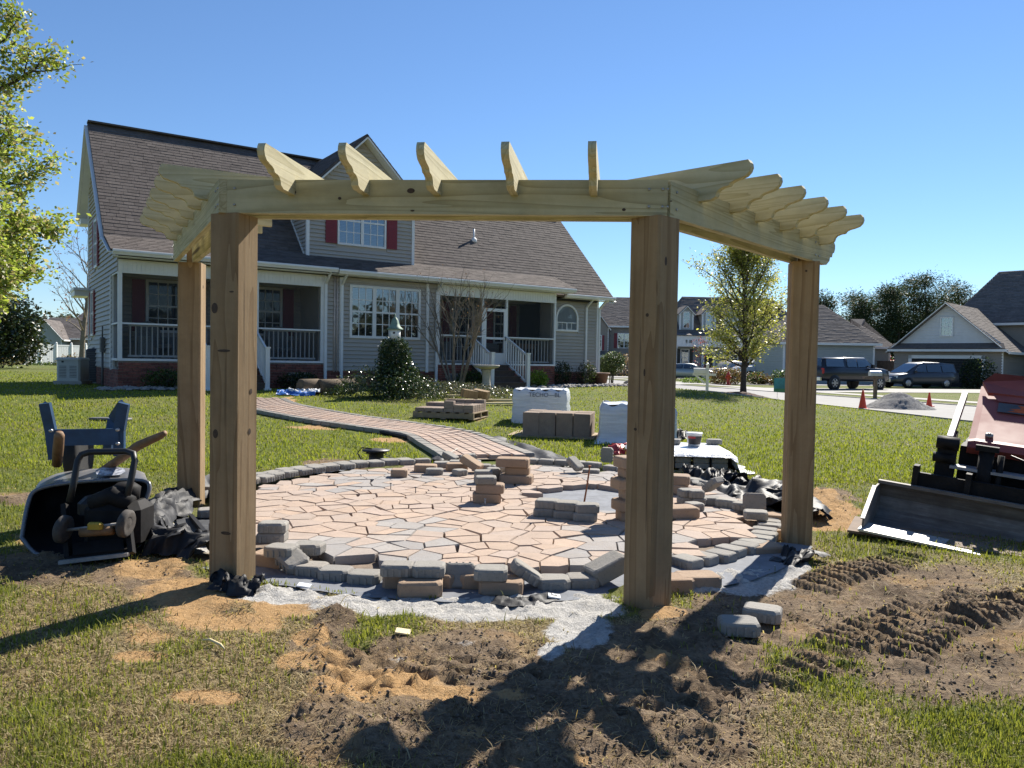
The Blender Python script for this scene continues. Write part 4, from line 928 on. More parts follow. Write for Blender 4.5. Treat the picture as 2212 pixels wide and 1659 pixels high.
for sx in (-1, 1):
    for sy in (-1, 1): m = MB(); m.box(sx * .53 - .03, sx * .53 + .03, sy * .28 - .03, sy * .28 + .03, 0, .58); m.build('leg', MAT['brownw'], t_)
# ------------------------------------------------------------------ neighbouring houses
def gable_block(root, org, ang, L, Dp, hw, rise, wallm, roofm, ov=.35, cover=True, fine=True, e=.2, hip=0.0):
    """block with its ridge along local x; org: front left corner of the walls; front faces local -y"""
    T = Matrix.Translation(org) @ Matrix.Rotation(ang, 4, 'Z'); half = Dp / 2
    m = MB(); prof = [(0, 0), (Dp, 0), (Dp, hw), (half, hw + rise), (0, hw)] if not hip else [(0, 0), (Dp, 0), (Dp, hw), (0, hw)]
    n = len(prof); vs = [T @ Vector((0, y, z)) for y, z in prof] + [T @ Vector((L, y, z)) for y, z in prof]
    m.add(vs, [tuple(range(n - 1, -1, -1)), tuple(range(n, 2 * n))] + [(i, (i + 1) % n, n + (i + 1) % n, n + i) for i in range(n)])
    w_ = m.build('wall', wallm, root)
    wl = Wall((0, 0, 0), 0); wl.M = T; siding(wl, 0, L, .3, hw - .05, wallm, w_, e=e, objs=False)
    wl2 = Wall((0, 0, 0), 0); wl2.M = T @ Matrix.Translation((0, Dp, 0)) @ Matrix.Rotation(-math.pi / 2, 4, 'Z')
    siding(wl2, 0, Dp, .3, hw + (0 if hip else rise * .93), wallm, w_, e=e, objs=False, span=lambda z: (0, Dp) if z < hw else ((z - hw) / rise * half + .05, Dp - (z - hw) / rise * half - .05))
    sl = rise / half; m = MB(); zo = hw - ov * sl + .06; tp = hw + rise + .06
    a0, a1 = -ov, L + ov; h0, h1 = (hip, L - hip) if hip else (a0, a1)
    def pl(p): 
        P_ = [T @ Vector(v) for v in p]; nn = (P_[1] - P_[0]).cross(P_[-1] - P_[0]).normalized(); m.plate(P_, nn, -.12)
    pl([(a0, -ov, zo), (a1, -ov, zo), (h1, half, tp), (h0, half, tp)]); pl([(a1, Dp + ov, zo), (a0, Dp + ov, zo), (h0, half, tp), (h1, half, tp)])
    if hip: pl([(a1, -ov, zo), (a1, Dp + ov, zo), (h1, half, tp)]); pl([(a0, Dp + ov, zo), (a0, -ov, zo), (h0, half, tp)])
    r_ = m.build('roof', roofm[1], root)
    if fine:
        sm = MB(); S = math.hypot(half + ov, rise + ov * sl); es = T.to_3x3() @ Vector((0, half + ov, rise + ov * sl)).normalized()
        lim = None if not hip else (lambda t: ((h0 - a0) * t / S, a1 - a0 - (h0 - a0) * t / S))
        shingles(sm, T @ Vector((a0, -ov, zo)), T.to_3x3() @ Vector((1, 0, 0)), es, a1 - a0, S, lambda a, t: True, .2, .5, 4, th=.015, lim=lim)
        if hip: shingles(sm, T @ Vector((a0, Dp + ov, zo)), T.to_3x3() @ Vector((0, -1, 0)), T.to_3x3() @ Vector((h0 - a0, 0, tp - zo)).normalized(), Dp + 2 * ov, math.hypot(h0 - a0, tp - zo), lambda a, t: True, .2, .5, 5, th=.015, lim=lambda t: ((half + ov) * t / math.hypot(h0 - a0, tp - zo), Dp + 2 * ov - (half + ov) * t / math.hypot(h0 - a0, tp - zo)))
        sm.build('shingles', roofm, r_, kind='stuff')
    m = MB(); wbox(m, wl, -ov, L + ov, ov + .005, ov + .10, zo - .16, zo + .02)
    wbox(m, wl, -.02, .12, -.05, .04, 0, hw - .1); wbox(m, wl, L - .12, L + .02, -.05, .04, 0, hw - .1); wbox(m, wl, -.1, L + .1, -.02, .05, hw - .30, hw - .02); m.build('eave_trim', MAT['white'], root)
    if not hip:
        for xg in (a0 - .02, a1 + .02):
            m = MB()
            for s_ in (-1, 1): m.bar(T @ Vector((xg, half + s_ * (half + ov), zo - .06)), T @ Vector((xg, half, tp - .06)), .05, .22, T.to_3x3() @ Vector((1, 0, 0)))
            m.build('rake_board', MAT['white'], root)
    return wl, wl2, T
def dormer(root, T, x, y, z, w, h, dep, wallm, roofm):
    """small gabled dormer; x, y, z: middle of the foot of its front"""
    D_ = T @ Matrix.Translation((x, y, z)); hw_ = w / 2; m = MB(); r = hw_
    vs = [D_ @ Vector(v) for v in ((-hw_, 0, 0), (hw_, 0, 0), (hw_, 0, h), (0, 0, h + r), (-hw_, 0, h), (-hw_, dep, h - .02), (hw_, dep, h - .02), (0, dep + r, h + r))]
    m.add(vs, [(0, 1, 2, 3, 4), (0, 4, 5), (1, 6, 2), (4, 3, 7, 5), (2, 6, 7, 3)]); d_ = m.build('dormer', wallm, root)
    m = MB(); o = .22
    for s_ in (-1, 1): 
        p = [D_ @ Vector(v) for v in ((0, -o, h + r + .06), (s_ * (hw_ + o), -o, h - o + .06), (s_ * (hw_ + o), dep, h - o + .06), (0, dep + r, h + r + .06))]
        n = (p[1] - p[0]).cross(p[3] - p[0]).normalized(); m.plate(p, n * (1 if n.z > 0 else -1), .07)
    m.build('dormer_roof', roofm[0], d_); m = MB()
    for s_ in (-1, 1): m.bar(D_ @ Vector((0, -o - .02, h + r)), D_ @ Vector((s_ * (hw_ + o), -o - .02, h - o)), .05, .18, T.to_3x3() @ Vector((0, 1, 0))); m.box(s_ * hw_ - .08, s_ * hw_ + .08, -.03, .05, 0, h, D_)
    m.build('dormer_trim', MAT['white'], d_)
    wl = Wall((0, 0, 0), 0); wl.M = D_; window(wl, -hw_ * .55, hw_ * .55, .15, h + .15, root, 2, 4, 1, .07, blind=False)
# right: the house with the open double garage
c0 = at(1930, 833, 60); c0 = Vector((c0.x, c0.y, -.10))
h_r = thing('house', 'taupe and white gabled house with an open double garage behind the minivan', 'house', c0)
FD = Vector((.70, -.714, 0)); RD = Vector((.714, .70, 0)); GW_, GL_ = 7.3, 9.5; ga = math.atan2(RD.y, RD.x)
wl, wg, T_ = gable_block(h_r, FD * GW_, ga, GL_, GW_, 2.95, 3.25, MAT['siding_brown'], ROOFG, .45)
wm = MB(); wm.add([wg.M @ Vector(p) for p in ((.02, -.03, 3.2), (GW_ - .02, -.03, 3.2), (GW_ / 2, -.03, 6.1))], [(0, 1, 2)]); gw = wm.build('gable_wall', MAT['siding_white'], h_r)
siding(wg, .1, GW_ - .1, 3.22, 6.0, MAT['siding_white'], gw, e=.2, objs=False, out=.03, span=lambda z: ((z - 2.95) / 3.25 * GW_ / 2 + .05, GW_ - (z - 2.95) / 3.25 * GW_ / 2 - .05))
m = MB(); m.plate([wg.M @ Vector(p) for p in ((-.3, -.62, 2.80), (GW_ + .3, -.62, 2.80), (GW_ + .05, -.05, 3.2), (-.05, -.05, 3.2))], wg.M.to_3x3() @ Vector((0, -.5, .85)), .06); m.build('pent_roof', ROOFG[2], h_r)
m = MB(); wbox(m, wg, -.35, GW_ + .35, .0, .60, 2.62, 2.79); m.build('eave_trim', MAT['white'], h_r)
window(wg, 3.2, 4.1, 3.75, 5.2, h_r, 3, 4, 1, .09, out=.08, base=.07)
m = MB(); wbox(m, wg, 1.05, 1.28, .02, .07, 0, 2.35); wbox(m, wg, 6.0, 6.23, .02, .07, 0, 2.35); wbox(m, wg, 1.05, 6.23, .02, .07, 2.10, 2.35); m.build('door_trim', MAT['white'], h_r)
m = MB(); m.add([wg.M @ Vector(p) for p in ((1.28, -.035, .02), (6.0, -.035, .02), (6.0, -.035, 2.1), (1.28, -.035, 2.1))], [(0, 1, 2, 3)]); m.build('garage_shade_sheet', MAT['dark_inside'], h_r)  # near-black sheet on the wall paints the shade inside the garage
gable_block(h_r, FD * 2.0 + RD * 6.6, math.atan2(FD.y, FD.x), 14, 9.5, 5.3, 4.2, MAT['siding_brown'], ROOFG, .45, hip=2.2)
# middle: grey-blue garage wing with its extension
c0 = at(1690, 838, 61); c0 = Vector((c0.x, c0.y, -.10))
h_m = thing('house', 'grey-blue house side with brown roof right behind the dark pickup truck', 'house', c0)
gable_block(h_m, Vector((0, 0, 0)), math.radians(-2), 7.1, 8, 3.45, 3.0, MAT['siding_blue'], ROOFG, .4, hip=2.6)
gable_block(h_m, Vector((6.2, 1.6, 0)), math.radians(-6), 2.9, 7, 3.2, 2.2, MAT['siding_blue'], ROOFG, .4, hip=2.0)
# centre right: house with dormers and a white porch
c0 = at(1448, 800, 80); c0 = Vector((c0.x, c0.y, -.10))
h_d = thing('house', 'taupe house with two white dormers and a white columned porch behind the silver sedan', 'house', c0)
wl, _, T_ = gable_block(h_d, Vector((0, 0, 0)), math.radians(4), 15, 9, 4.3, 4.4, MAT['siding_blue'], ROOFG, .5, hip=2.4)
for x in (1.75, 4.15, 6.6): dormer(h_d, T_, x, .55, 4.95, 1.35, 1.75, 2.2, MAT['siding_blue'], ROOFG)
m = MB(); m.box(-.3, 9.5, -1.7, -.0, 3.15, 4.25, T_); m.build('porch_fascia', MAT['white'], h_d)
m = MB(); m.plate([T_ @ Vector(p) for p in ((-.4, -1.9, 4.26), (9.6, -1.9, 4.26), (9.6, -.3, 4.5), (-.4, -.3, 4.5))], (0, 0, 1), .06); m.build('porch_roof', ROOFG[1], h_d)
for x in (.1, 2.9, 5.2, 7.5, 9.3): m = MB(); m.lathe([(.19, 0), (.19, .15), (.14, .2), (.13, 2.95), (.19, 3.0), (.19, 3.15)], 10, T_ @ Matrix.Translation((x, -1.55, 0))); m.build('column', MAT['white'], h_d)
for x, sh in ((1.0, 1), (6.2, 1), (8.2, 1)): window(wl, x, x + .95, 1.1, 2.95, h_d, 2, 4, 1, .1, shut=('dark_shutter', .35), out=.06, base=.045)
m = MB(); wbox(m, wl, 3.3, 4.7, 0, .08, .3, 2.9); e_ = m.build('entry_door', MAT['white'], h_d); m = MB(); wbox(m, wl, 3.55, 4.45, .08, .10, .35, 2.4); m.build('door_leaf', MAT['dark_shutter'], e_)
def digits(mb, T, text, h):
    SEG = {'9': 'abcdfg', '1': 'bc', '8': 'abcdefg', '0': 'abcdef'}
    for i, ch in enumerate(text):
        x = i * h * .75; w = h * .5; t_ = h * .16
        R = {'a': (0, w, h - t_, h), 'g': (0, w, h / 2 - t_ / 2, h / 2 + t_ / 2), 'd': (0, w, 0, t_), 'f': (0, t_, h / 2, h), 'b': (w - t_, w, h / 2, h), 'e': (0, t_, 0, h / 2), 'c': (w - t_, w, 0, h / 2)}
        for s_ in SEG[ch]: a, b, c, d = R[s_]; mb.box(x + a, x + b, -.02, 0, c, d, T)
m = MB(); digits(m, T_ @ Matrix.Translation((1.05, -1.71, 3.5)), '918', .32); m.build('house_number', MAT['dark_shutter'], h_d)
# left of it: a taller taupe house with red shutters
c0 = at(1276, 800, 86); c0 = Vector((c0.x, c0.y, 0))
h_t = thing('house', 'tall taupe house with red shutters beyond the rounded garden shrub', 'house', c0)
wl, _, T_ = gable_block(h_t, Vector((0, 0, 0)), 0, 11, 9, 5.6, 3.3, MAT['siding_brown'], ROOFG, .4, hip=2.6)
gable_block(h_t, Vector((1.75, -1.0, 0)), math.pi / 2, 3, 1.7, 5.2, 1.15, MAT['siding_brown'], ROOFG, .2)
bw_ = Wall((0, -1.05, 0), 0); window(bw_, .55, 1.05, 2.6, 4.3, h_t, 2, 4, 1, .07, out=.06, base=.045, shut=('red_shutter', .24)); window(wl, 2.9, 4.4, 2.9, 4.6, h_t, 2, 4, 2, .08, out=.06, base=.045, shut=('red_shutter', .35))
m = MB(); m.plate([Vector(p) for p in ((-.5, -2.4, 2.0), (2.2, -2.4, 2.0), (2.2, -.9, 2.5), (-.5, -.9, 2.5))], (0, 0, 1), .08); m.build('porch_roof', ROOFG[2], h_t); m = MB(); m.box(-.5, 2.3, -2.46, -2.4, 1.82, 2.08); m.build('eave_trim', MAT['white'], h_t)
# far left: two houses and the white fence
c0 = at(92, 772, 92); c0 = Vector((c0.x, c0.y, .4))
h_a = thing('house', 'low house with a grey gabled roof and white porch beyond the white fence', 'house', c0)
gable_block(h_a, Vector((0, 0, 0)), math.radians(14), 9, 8, 2.9, 2.4, MAT['siding_brown'], ROOFG, .4); gable_block(h_a, Vector((3.4, -2.0, 0)), math.radians(104), 5, 3.4, 2.8, 2.0, MAT['siding_blue'], ROOFG, .3)
c0 = at(150, 772, 100); c0 = Vector((c0.x, c0.y, .4))
h_b = thing('house', 'tall pale house partly hidden by the left corner of the tan house', 'house', c0)
gable_block(h_b, Vector((0, 0, 0)), math.radians(-10), 8, 9, 4.6, 2.6, MAT['siding'], ROOFG, .4)
f0, f1 = at(52, 788, 66), at(215, 786, 74)
wf = thing('fence', 'long white panel fence at the back of the left yard', 'fence', (f0.x, f0.y, tz(f0.x, f0.y)))
dv = Vector((f1.x - f0.x, f1.y - f0.y, 0)); n_ = 5
for i in range(n_ + 1): m = MB(); c = dv * i / n_; m.box(c.x - .08, c.x + .08, c.y - .08, c.y + .08, -.2, 1.95); m.lathe([(.11, 1.95), (.11, 1.99), (.01, 2.06)], 4, Matrix.Translation((c.x, c.y, 0))); m.build('post', MAT['white'], wf)
for i in range(n_):
    a, b = dv * i / n_, dv * (i + 1) / n_; dl = (b - a).normalized()
    for (z0, z1) in ((.08, .2), (1.7, 1.82)): m = MB(); m.bar(a + Vector((0, 0, (z0 + z1) / 2)) + dl * .08, b + Vector((0, 0, (z0 + z1) / 2)) - dl * .08, .06, z1 - z0); m.build('rail', MAT['white'], wf)
    k = 9
    for j in range(k): m = MB(); p = a.lerp(b, (j + .1) / k); q_ = a.lerp(b, (j + .96) / k); m.bar(p + Vector((0, 0, .95)), q_ + Vector((0, 0, .95)), .03, 1.5); m.build('board', MAT['white'], wf)
f0, f1 = at(1874, 842, 63), at(1936, 842, 61)
MAT['old_wood'] = simple('weathered_boards', (.17, .12, .085), .85, .25, 6)
wf = thing('fence', 'brown board fence between the dark pickup truck and the garage house', 'fence', (f0.x, f0.y, -.1)); dv = Vector((f1.x - f0.x, f1.y - f0.y, 0))
for j in range(15): m = MB(); p = dv * (j / 15); q_ = dv * ((j + .93) / 15); m.bar(p + Vector((0, 0, .95)), q_ + Vector((0, 0, .95)), .025, 1.9); m.build('board', MAT['old_wood'], wf)
# ------------------------------------------------------------------ vehicles
def paint(name, col, metal=.3, rough=.28):
    t = NT(name); t.set(Base_Color=col, Roughness=rough, Metallic=metal); t.b.inputs['Coat Weight'].default_value = .35; t.b.inputs['Coat Roughness'].default_value = .06
    n = t.noise(t.coord('Object'), 3, 4, .6); t.set(Roughness=t.ramp(n, [(.3, rough), (.8, min(1, rough + .2))])); return t.m
MAT['tyre'] = simple('tyre_rubber', (.018, .018, .018), .85, .2); MAT['rim'] = simple('alloy_rim', (.50, .50, .50), .35, .1, 5, 0, 10, .8); MAT['chrome'] = simple('bright_metal', (.62, .62, .63), .22, .05, 5, 0, 10, 1.0)
MAT['tail_light'] = simple('red_lamp', (.35, .015, .02), .25, .1); MAT['lamp'] = simple('clear_lamp', (.65, .68, .70), .12, .05); MAT['trim_black'] = simple('black_trim', (.015, .015, .016), .5, .1)
MAT['plate'] = simple('number_plate', (.6, .6, .6), .5)
def loft(mb, st):
    """st: rows of the same number of points"""
    n = len(st[0]); vs = [p for r in st for p in r]; fs = []
    for i in range(len(st) - 1):
        for k in range(n - 1): fs.append((i * n + k, i * n + k + 1, (i + 1) * n + k + 1, (i + 1) * n + k))
    fs += [tuple(range(n - 1, -1, -1)), tuple(range((len(st) - 1) * n, len(st) * n))]
    s = mb.smooth; mb.smooth = True; mb.add(vs, fs); mb.smooth = s
def vehicle(name, label, cat, loc, head, col, body, cabin, wheels, wr, hw, glassrows, extras=None):
    """body: (x, underside, shoulder height, half width); cabin: (x, belt, top, half width at belt, at top)"""
    v = thing(name, label, cat, loc, head)
    m = MB(); st = []
    for x, zb, zt, w in body:
        half = [(.55 * w, zb), (.95 * w, zb + .04), (w, zb + .16), (w * 1.005, (zb + zt) / 2 + .05), (w * .985, zt - .08), (w * .90, zt)]
        st.append([(x, -y, z) for y, z in half] + [(x, y, z) for y, z in reversed(half)])
    loft(m, st); b_ = m.build('body', col, v)
    m = MB(); st = []
    for x, zb, zt, w0, w1 in cabin: st.append([(x, -w0, zb), (x, -w1, zt - .05), (x, -w1 * .85, zt), (x, w1 * .85, zt), (x, w1, zt - .05), (x, w0, zb)])
    loft(m, st); m.build('cabin', col, v)
    for nm, quad in glassrows:
        m = MB(); pts = [Vector(p) for p in quad]; n = (pts[1] - pts[0]).cross(pts[2] - pts[0]).normalized()
        m.add([p + n * .012 for p in pts], [tuple(range(len(pts)))]); m.build(nm, MAT['car_glass'], v)
    for x in wheels:
        for sy in (-1, 1):
            W_ = Matrix.Translation((x, sy * (hw - .10), wr)) @ Matrix.Rotation(math.pi / 2, 4, 'X')
            m = MB(); m.lathe([(wr * .62, -.12), (wr * .95, -.12), (wr, -.07), (wr, .07), (wr * .95, .12), (wr * .62, .12)], 22, W_); w_ = m.build('wheel', MAT['tyre'], v)
            m = MB(); zz = -.115 if sy > 0 else .115; m.lathe([(wr * .63, zz - .01), (wr * .63, zz + .01), (wr * .55, zz + (.0))], 18, W_)
            for k in range(6): a = k * math.pi / 3; m.bar(W_ @ Vector((0, 0, zz)), W_ @ Vector((wr * .6 * math.cos(a), wr * .6 * math.sin(a), zz)), .035, .06)
            m.build('rim', MAT['rim'], w_)
            m = MB(); A = Matrix.Translation((x, sy * (hw * 1.0), wr)) @ Matrix.Rotation(math.pi / 2, 4, 'X'); m.lathe([(wr * 1.16, -.012), (wr * 1.16, .012)], 24, A); m.build('wheel_arch', MAT['trim_black'], v)
    for nm, mat, bx in (extras or []):
        m = MB(); m.bbox(*bx, .02); m.build(nm, MAT[mat], v)
    return v
def side(rows, w0, w1, zb, zt):
    """window quads of both sides: rows of (x0 at belt, x1 at belt, x0 at top, x1 at top)"""
    out = []
    for a, b, c, d in rows:
        out.append(('side_window', [(a, -w0, zb), (b, -w0, zb), (d, -w1, zt), (c, -w1, zt)])); out.append(('side_window', [(b, w0, zb), (a, w0, zb), (c, w1, zt), (d, w1, zt)]))
    return out
def ends(x0, x1, x2, x3, w0, w1, zb, zt):
    return [('windscreen', [(x0, -w0, zb), (x0, w0, zb), (x1, w1, zt), (x1, -w1, zt)]), ('rear_window', [(x3, w0, zb), (x3, -w0, zb), (x2, -w1, zt), (x2, w1, zt)])]
P_grey = paint('graphite_paint', (.014, .016, .022)); P_van = paint('slate_paint', (.05, .057, .072)); P_silver = paint('silver_paint', (.36, .38, .37), .5); P_white = paint('white_paint', (.62, .64, .68), 0); P_cream = paint('champagne_paint', (.45, .41, .36), .3)
# dark pickup with a bed cover
pk = at(1822, 843, 46.5)
vehicle('pickup_truck', 'dark pickup truck with a black bed cap parked in the drive', 'pickup truck', (pk.x, pk.y, -.09), math.radians(27), P_grey,
        [(-2.95, .62, 1.22, .90), (-2.88, .55, 1.32, .98), (-1.5, .50, 1.34, 1.0), (.6, .50, 1.34, 1.0), (1.6, .50, 1.33, 1.0), (2.2, .50, 1.29, .99), (2.75, .52, 1.22, .96), (2.95, .60, 1.05, .86)],
        [(-2.86, 1.30, 1.36, .88, .80), (-2.72, 1.30, 1.84, .90, .78), (-.95, 1.30, 1.90, .92, .78), (-.90, 1.30, 1.92, .92, .78), (.9, 1.30, 1.93, .92, .76), (1.75, 1.30, 1.36, .93, .80)],
        (-1.95, 1.95), .41, 1.0, side([(-2.6, -1.1, -2.5, -1.1), (-.82, .0, -.80, .0), (.08, 1.45, .08, .85)], .925, .80, 1.36, 1.82) + ends(1.70, .96, -2.73, -2.84, .80, .70, 1.38, 1.86),
        [('tail_light', 'tail_light', (-2.93, -2.80, .80, .985, .95, 1.28)), ('tail_light', 'tail_light', (-2.93, -2.80, -.985, -.80, .95, 1.28)), ('bumper', 'chrome', (-3.08, -2.93, -.92, .92, .55, .76)), ('bumper', 'chrome', (2.90, 3.05, -.90, .90, .50, .72)), ('mirror', 'trim_black', (1.05, 1.22, -1.22, -1.0, 1.30, 1.52)), ('mirror', 'trim_black', (1.05, 1.22, 1.0, 1.22, 1.30, 1.52)), ('headlight', 'lamp', (2.80, 2.93, -.92, -.62, .92, 1.12)), ('headlight', 'lamp', (2.80, 2.93, .62, .92, .92, 1.12))])
mv = at(1982, 841, 53.0)
vehicle('minivan', 'slate grey minivan parked nose out in front of the open garage', 'minivan', (mv.x, mv.y, -.09), math.radians(192), P_van,
        [(-2.52, .50, .95, .86), (-2.45, .36, 1.08, .95), (-1.5, .26, 1.10, 1.0), (0, .25, 1.08, 1.0), (1.2, .25, 1.04, .99), (1.7, .26, .98, .97), (2.25, .30, .84, .90), (2.50, .40, .64, .70)],
        [(-2.44, 1.02, 1.10, .90, .80), (-2.20, 1.04, 1.68, .92, .74), (-1.0, 1.04, 1.76, .93, .76), (.2, 1.02, 1.76, .93, .75), (.55, 1.02, 1.66, .93, .72), (1.62, .96, 1.02, .90, .78)],
        (-1.45, 1.55), .34, .98, side([(-2.2, -1.15, -2.05, -1.1), (-1.05, .05, -1.02, .05), (.12, 1.1, .12, .55)], .945, .80, 1.10, 1.60) + ends(1.58, .58, -2.22, -2.40, .78, .68, 1.04, 1.64),
        [('headlight', 'lamp', (2.12, 2.34, -.86, -.56, .66, .80)), ('headlight', 'lamp', (2.12, 2.34, .56, .86, .66, .80)), ('grille', 'chrome', (2.36, 2.46, -.52, .52, .62, .72)), ('lower_grille', 'trim_black', (2.40, 2.52, -.60, .60, .36, .52)), ('mirror', 'trim_black', (1.0, 1.16, -1.16, -.96, 1.02, 1.18)), ('mirror', 'trim_black', (1.0, 1.16, .96, 1.16, 1.02, 1.18))])
sd1 = at(1487, 821, 66)
vehicle('sedan', 'silver sedan parked in front of the porch with white columns', 'car', (sd1.x, sd1.y, -.09), math.radians(-20), P_silver,
        [(-2.40, .45, .88, .74), (-2.30, .32, .98, .86), (-1.4, .24, .98, .91), (0, .22, .95, .91), (1.2, .22, .92, .90), (1.9, .26, .84, .86), (2.35, .36, .66, .70)],
        [(-1.95, .92, .98, .78, .66), (-1.0, .94, 1.38, .82, .62), (-.3, .94, 1.45, .83, .62), (.4, .94, 1.40, .82, .60), (1.35, .90, .94, .80, .66)],
        (-1.40, 1.40), .32, .90, side([(-1.5, -.4, -.98, -.35), (-.33, .95, -.30, .38)], .83, .68, .99, 1.32) + ends(1.3, .44, -1.04, -1.88, .70, .56, .97, 1.36),
        [('tail_light', 'tail_light', (-2.36, -2.24, .5, .82, .72, .90)), ('tail_light', 'tail_light', (-2.36, -2.24, -.82, -.5, .72, .90)), ('headlight', 'lamp', (2.10, 2.25, -.80, -.5, .62, .74)), ('headlight', 'lamp', (2.10, 2.25, .5, .80, .62, .74)), ('mirror', 'trim_black', (.85, .98, -1.02, -.86, .96, 1.08))])
sv = at(1572, 815, 74)
vehicle('sports_utility_car', 'pale tall car with a bright bonnet behind the brown hedge and hydrant', 'car', (sv.x, sv.y, -.09), math.radians(215), P_cream,
        [(-2.3, .5, 1.0, .82), (-2.2, .36, 1.10, .92), (-1, .28, 1.12, .95), (.6, .28, 1.08, .95), (1.6, .30, 1.02, .92), (2.2, .36, .90, .84), (2.35, .46, .72, .70)],
        [(-2.2, 1.06, 1.12, .86, .76), (-1.95, 1.06, 1.62, .88, .70), (-.4, 1.06, 1.74, .88, .70), (.3, 1.06, 1.68, .87, .68), (1.2, 1.02, 1.08, .84, .74)],
        (-1.35, 1.45), .36, .95, side([(-1.9, -.8, -1.75, -.75), (-.7, .85, -.7, .3)], .89, .75, 1.12, 1.58) + ends(1.15, .33, -1.98, -2.16, .74, .62, 1.10, 1.62),
        [('headlight', 'lamp', (2.1, 2.28, -.8, -.5, .74, .90)), ('headlight', 'lamp', (2.1, 2.28, .5, .8, .74, .90)), ('grille', 'trim_black', (2.28, 2.38, -.45, .45, .6, .8))])
wv = at(1652, 813, 70)
vehicle('pickup_truck', 'white pickup truck with a canopy half hidden behind the green yard tree', 'pickup truck', (wv.x, wv.y, -.09), math.radians(188), P_white,
        [(-2.9, .6, 1.2, .9), (-2.8, .5, 1.32, .98), (-1, .45, 1.34, 1), (.8, .45, 1.34, 1), (2.0, .48, 1.26, .98), (2.7, .52, 1.16, .92), (2.9, .6, 1.0, .84)],
        [(-2.85, 1.3, 1.38, .9, .8), (-2.7, 1.3, 2.25, .92, .84), (-.9, 1.3, 2.28, .92, .84), (-.8, 1.3, 1.95, .92, .78), (.8, 1.3, 1.95, .92, .76), (1.6, 1.28, 1.34, .9, .8)],
        (-1.9, 1.9), .40, 1.0, side([(-2.5, -1.2, -2.5, -1.2), (-.7, .1, -.7, .1), (.2, 1.35, .2, .8)], .925, .82, 1.40, 1.80) + ends(1.55, .86, -2.75, -2.82, .8, .7, 1.4, 1.85),
        [('headlight', 'lamp', (2.7, 2.9, -.9, -.6, .85, 1.1)), ('headlight', 'lamp', (2.7, 2.9, .6, .9, .85, 1.1)), ('bumper', 'chrome', (2.86, 3.0, -.9, .9, .5, .7))])
# ------------------------------------------------------------------ things along the street
def mailbox(px, py, Y, lab, rz, white=True):
    p = at(px, py, Y); t_ = thing('mailbox', lab, 'mailbox', (p.x, p.y, tz(p.x, p.y)), rz); mat = MAT['white'] if white else MAT['old_wood']
    m = MB(); m.box(-.06, .06, -.06, .06, -.1, 1.32 if white else 1.0); m.lathe([(.12, 1.32), (.12, 1.35), (.02, 1.42)], 4, Matrix.Rotation(math.pi / 4, 4, 'Z')) if white else None; m.build('post', mat, t_)
    m = MB(); m.bar((0, -.35, .92), (0, .60, .92), .09, .09)
    if white: m.bar((0, .1, .55), (0, .50, .90), .07, .07, (1, 0, 0)); m.bbox(-.09, .09, -.09, .09, -.05, .22, .02)
    m.build('arm', mat, t_)
    prof = [(-.10, 0), (.10, 0), (.10, .12)] + [(.10 * math.cos(a), .12 + .10 * math.sin(a)) for a in np.linspace(.3, 2.84, 7)] + [(-.10, .12)]
    m = MB(); m.prism(prof, -.30, .26, Matrix.Translation((0, .26 if white else 0, .97 if white else 1.0)) @ Matrix.Rotation(math.pi / 2, 4, 'X')); b_ = m.build('box', MAT['white'] if white else MAT['rim'], t_)
    m = MB(); m.box(.102, .115, -.05, .0, 1.08, 1.22); m.build('flag', MAT['tail_light'], b_)
mailbox(1527, 857, 32.0, 'white mailbox on a white post near the yard tree', math.radians(75)); mailbox(1890, 862, 34.0, 'grey mailbox on a plain wooden post near the gravel pile', math.radians(100), False)
MAT['cone'] = simple('orange_plastic', (.80, .075, .02), .5, .1, 6, .05); MAT['cone'].node_tree.nodes['Principled BSDF'].inputs['Subsurface Weight'].default_value = 0
def cone(px, py, Y, sc, lab):
    p = at(px, py, Y); t_ = thing('traffic_cone', lab, 'traffic cone', (p.x, p.y, tz(p.x, p.y) + .012)); t_.scale = (sc, sc, sc)
    m = MB(); m.bbox(-.2, .2, -.2, .2, 0, .035, .03); m.build('base', MAT['cone'], t_); m = MB(); m.lathe([(.15, .035), (.14, .06), (.03, .70), (.015, .71)], 18); m.build('cone_body', MAT['cone'], t_)
cone(1863, 887, 24.3, .85, 'larger orange traffic cone at the near edge of the street'); cone(2007, 872, 27.5, .72, 'small orange traffic cone behind the gravel pile')
p = g(1573, 826, -.1); p = at(1573, 826, 52)
MAT['hyd'] = simple('hydrant_red', (.48, .05, .025), .5, .15)
t_ = thing('fire_hydrant', 'red fire hydrant in front of the brown hedge', 'fire hydrant', (p.x, p.y, -.1))
m = MB(); m.lathe([(.16, 0), (.16, .06), (.11, .08), (.11, .62), (.15, .64), (.15, .70), (.11, .73), (.08, .85), (.03, .90), (.03, .95)], 14); m.build('barrel', MAT['hyd'], t_)
for s_ in (-1, 1): m = MB(); m.lathe([(.07, 0), (.07, .08), (.05, .10)], 10, Matrix.Translation((s_ * .10, 0, .52)) @ Matrix.Rotation(s_ * math.pi / 2, 4, 'Y')); m.build('outlet', MAT['hyd'], t_)
p = at(1690, 872, 26.3); MAT['sign_print'] = simple('teal_sign_print', (.05, .24, .25), .5, .4, 3)
t_ = thing('yard_sign', 'small teal and green yard sign on wire legs by the street', 'sign', (p.x, p.y, tz(p.x, p.y)), math.radians(10))
m = MB(); m.box(-.33, .33, -.006, .006, .30, .78); m.build('panel', MAT['sign_print'], t_); m = MB(); m.box(-.33, .33, -.009, -.0065, .30, .42); m.build('panel_band', simple('green_sign_band', (.07, .22, .09), .5), t_)
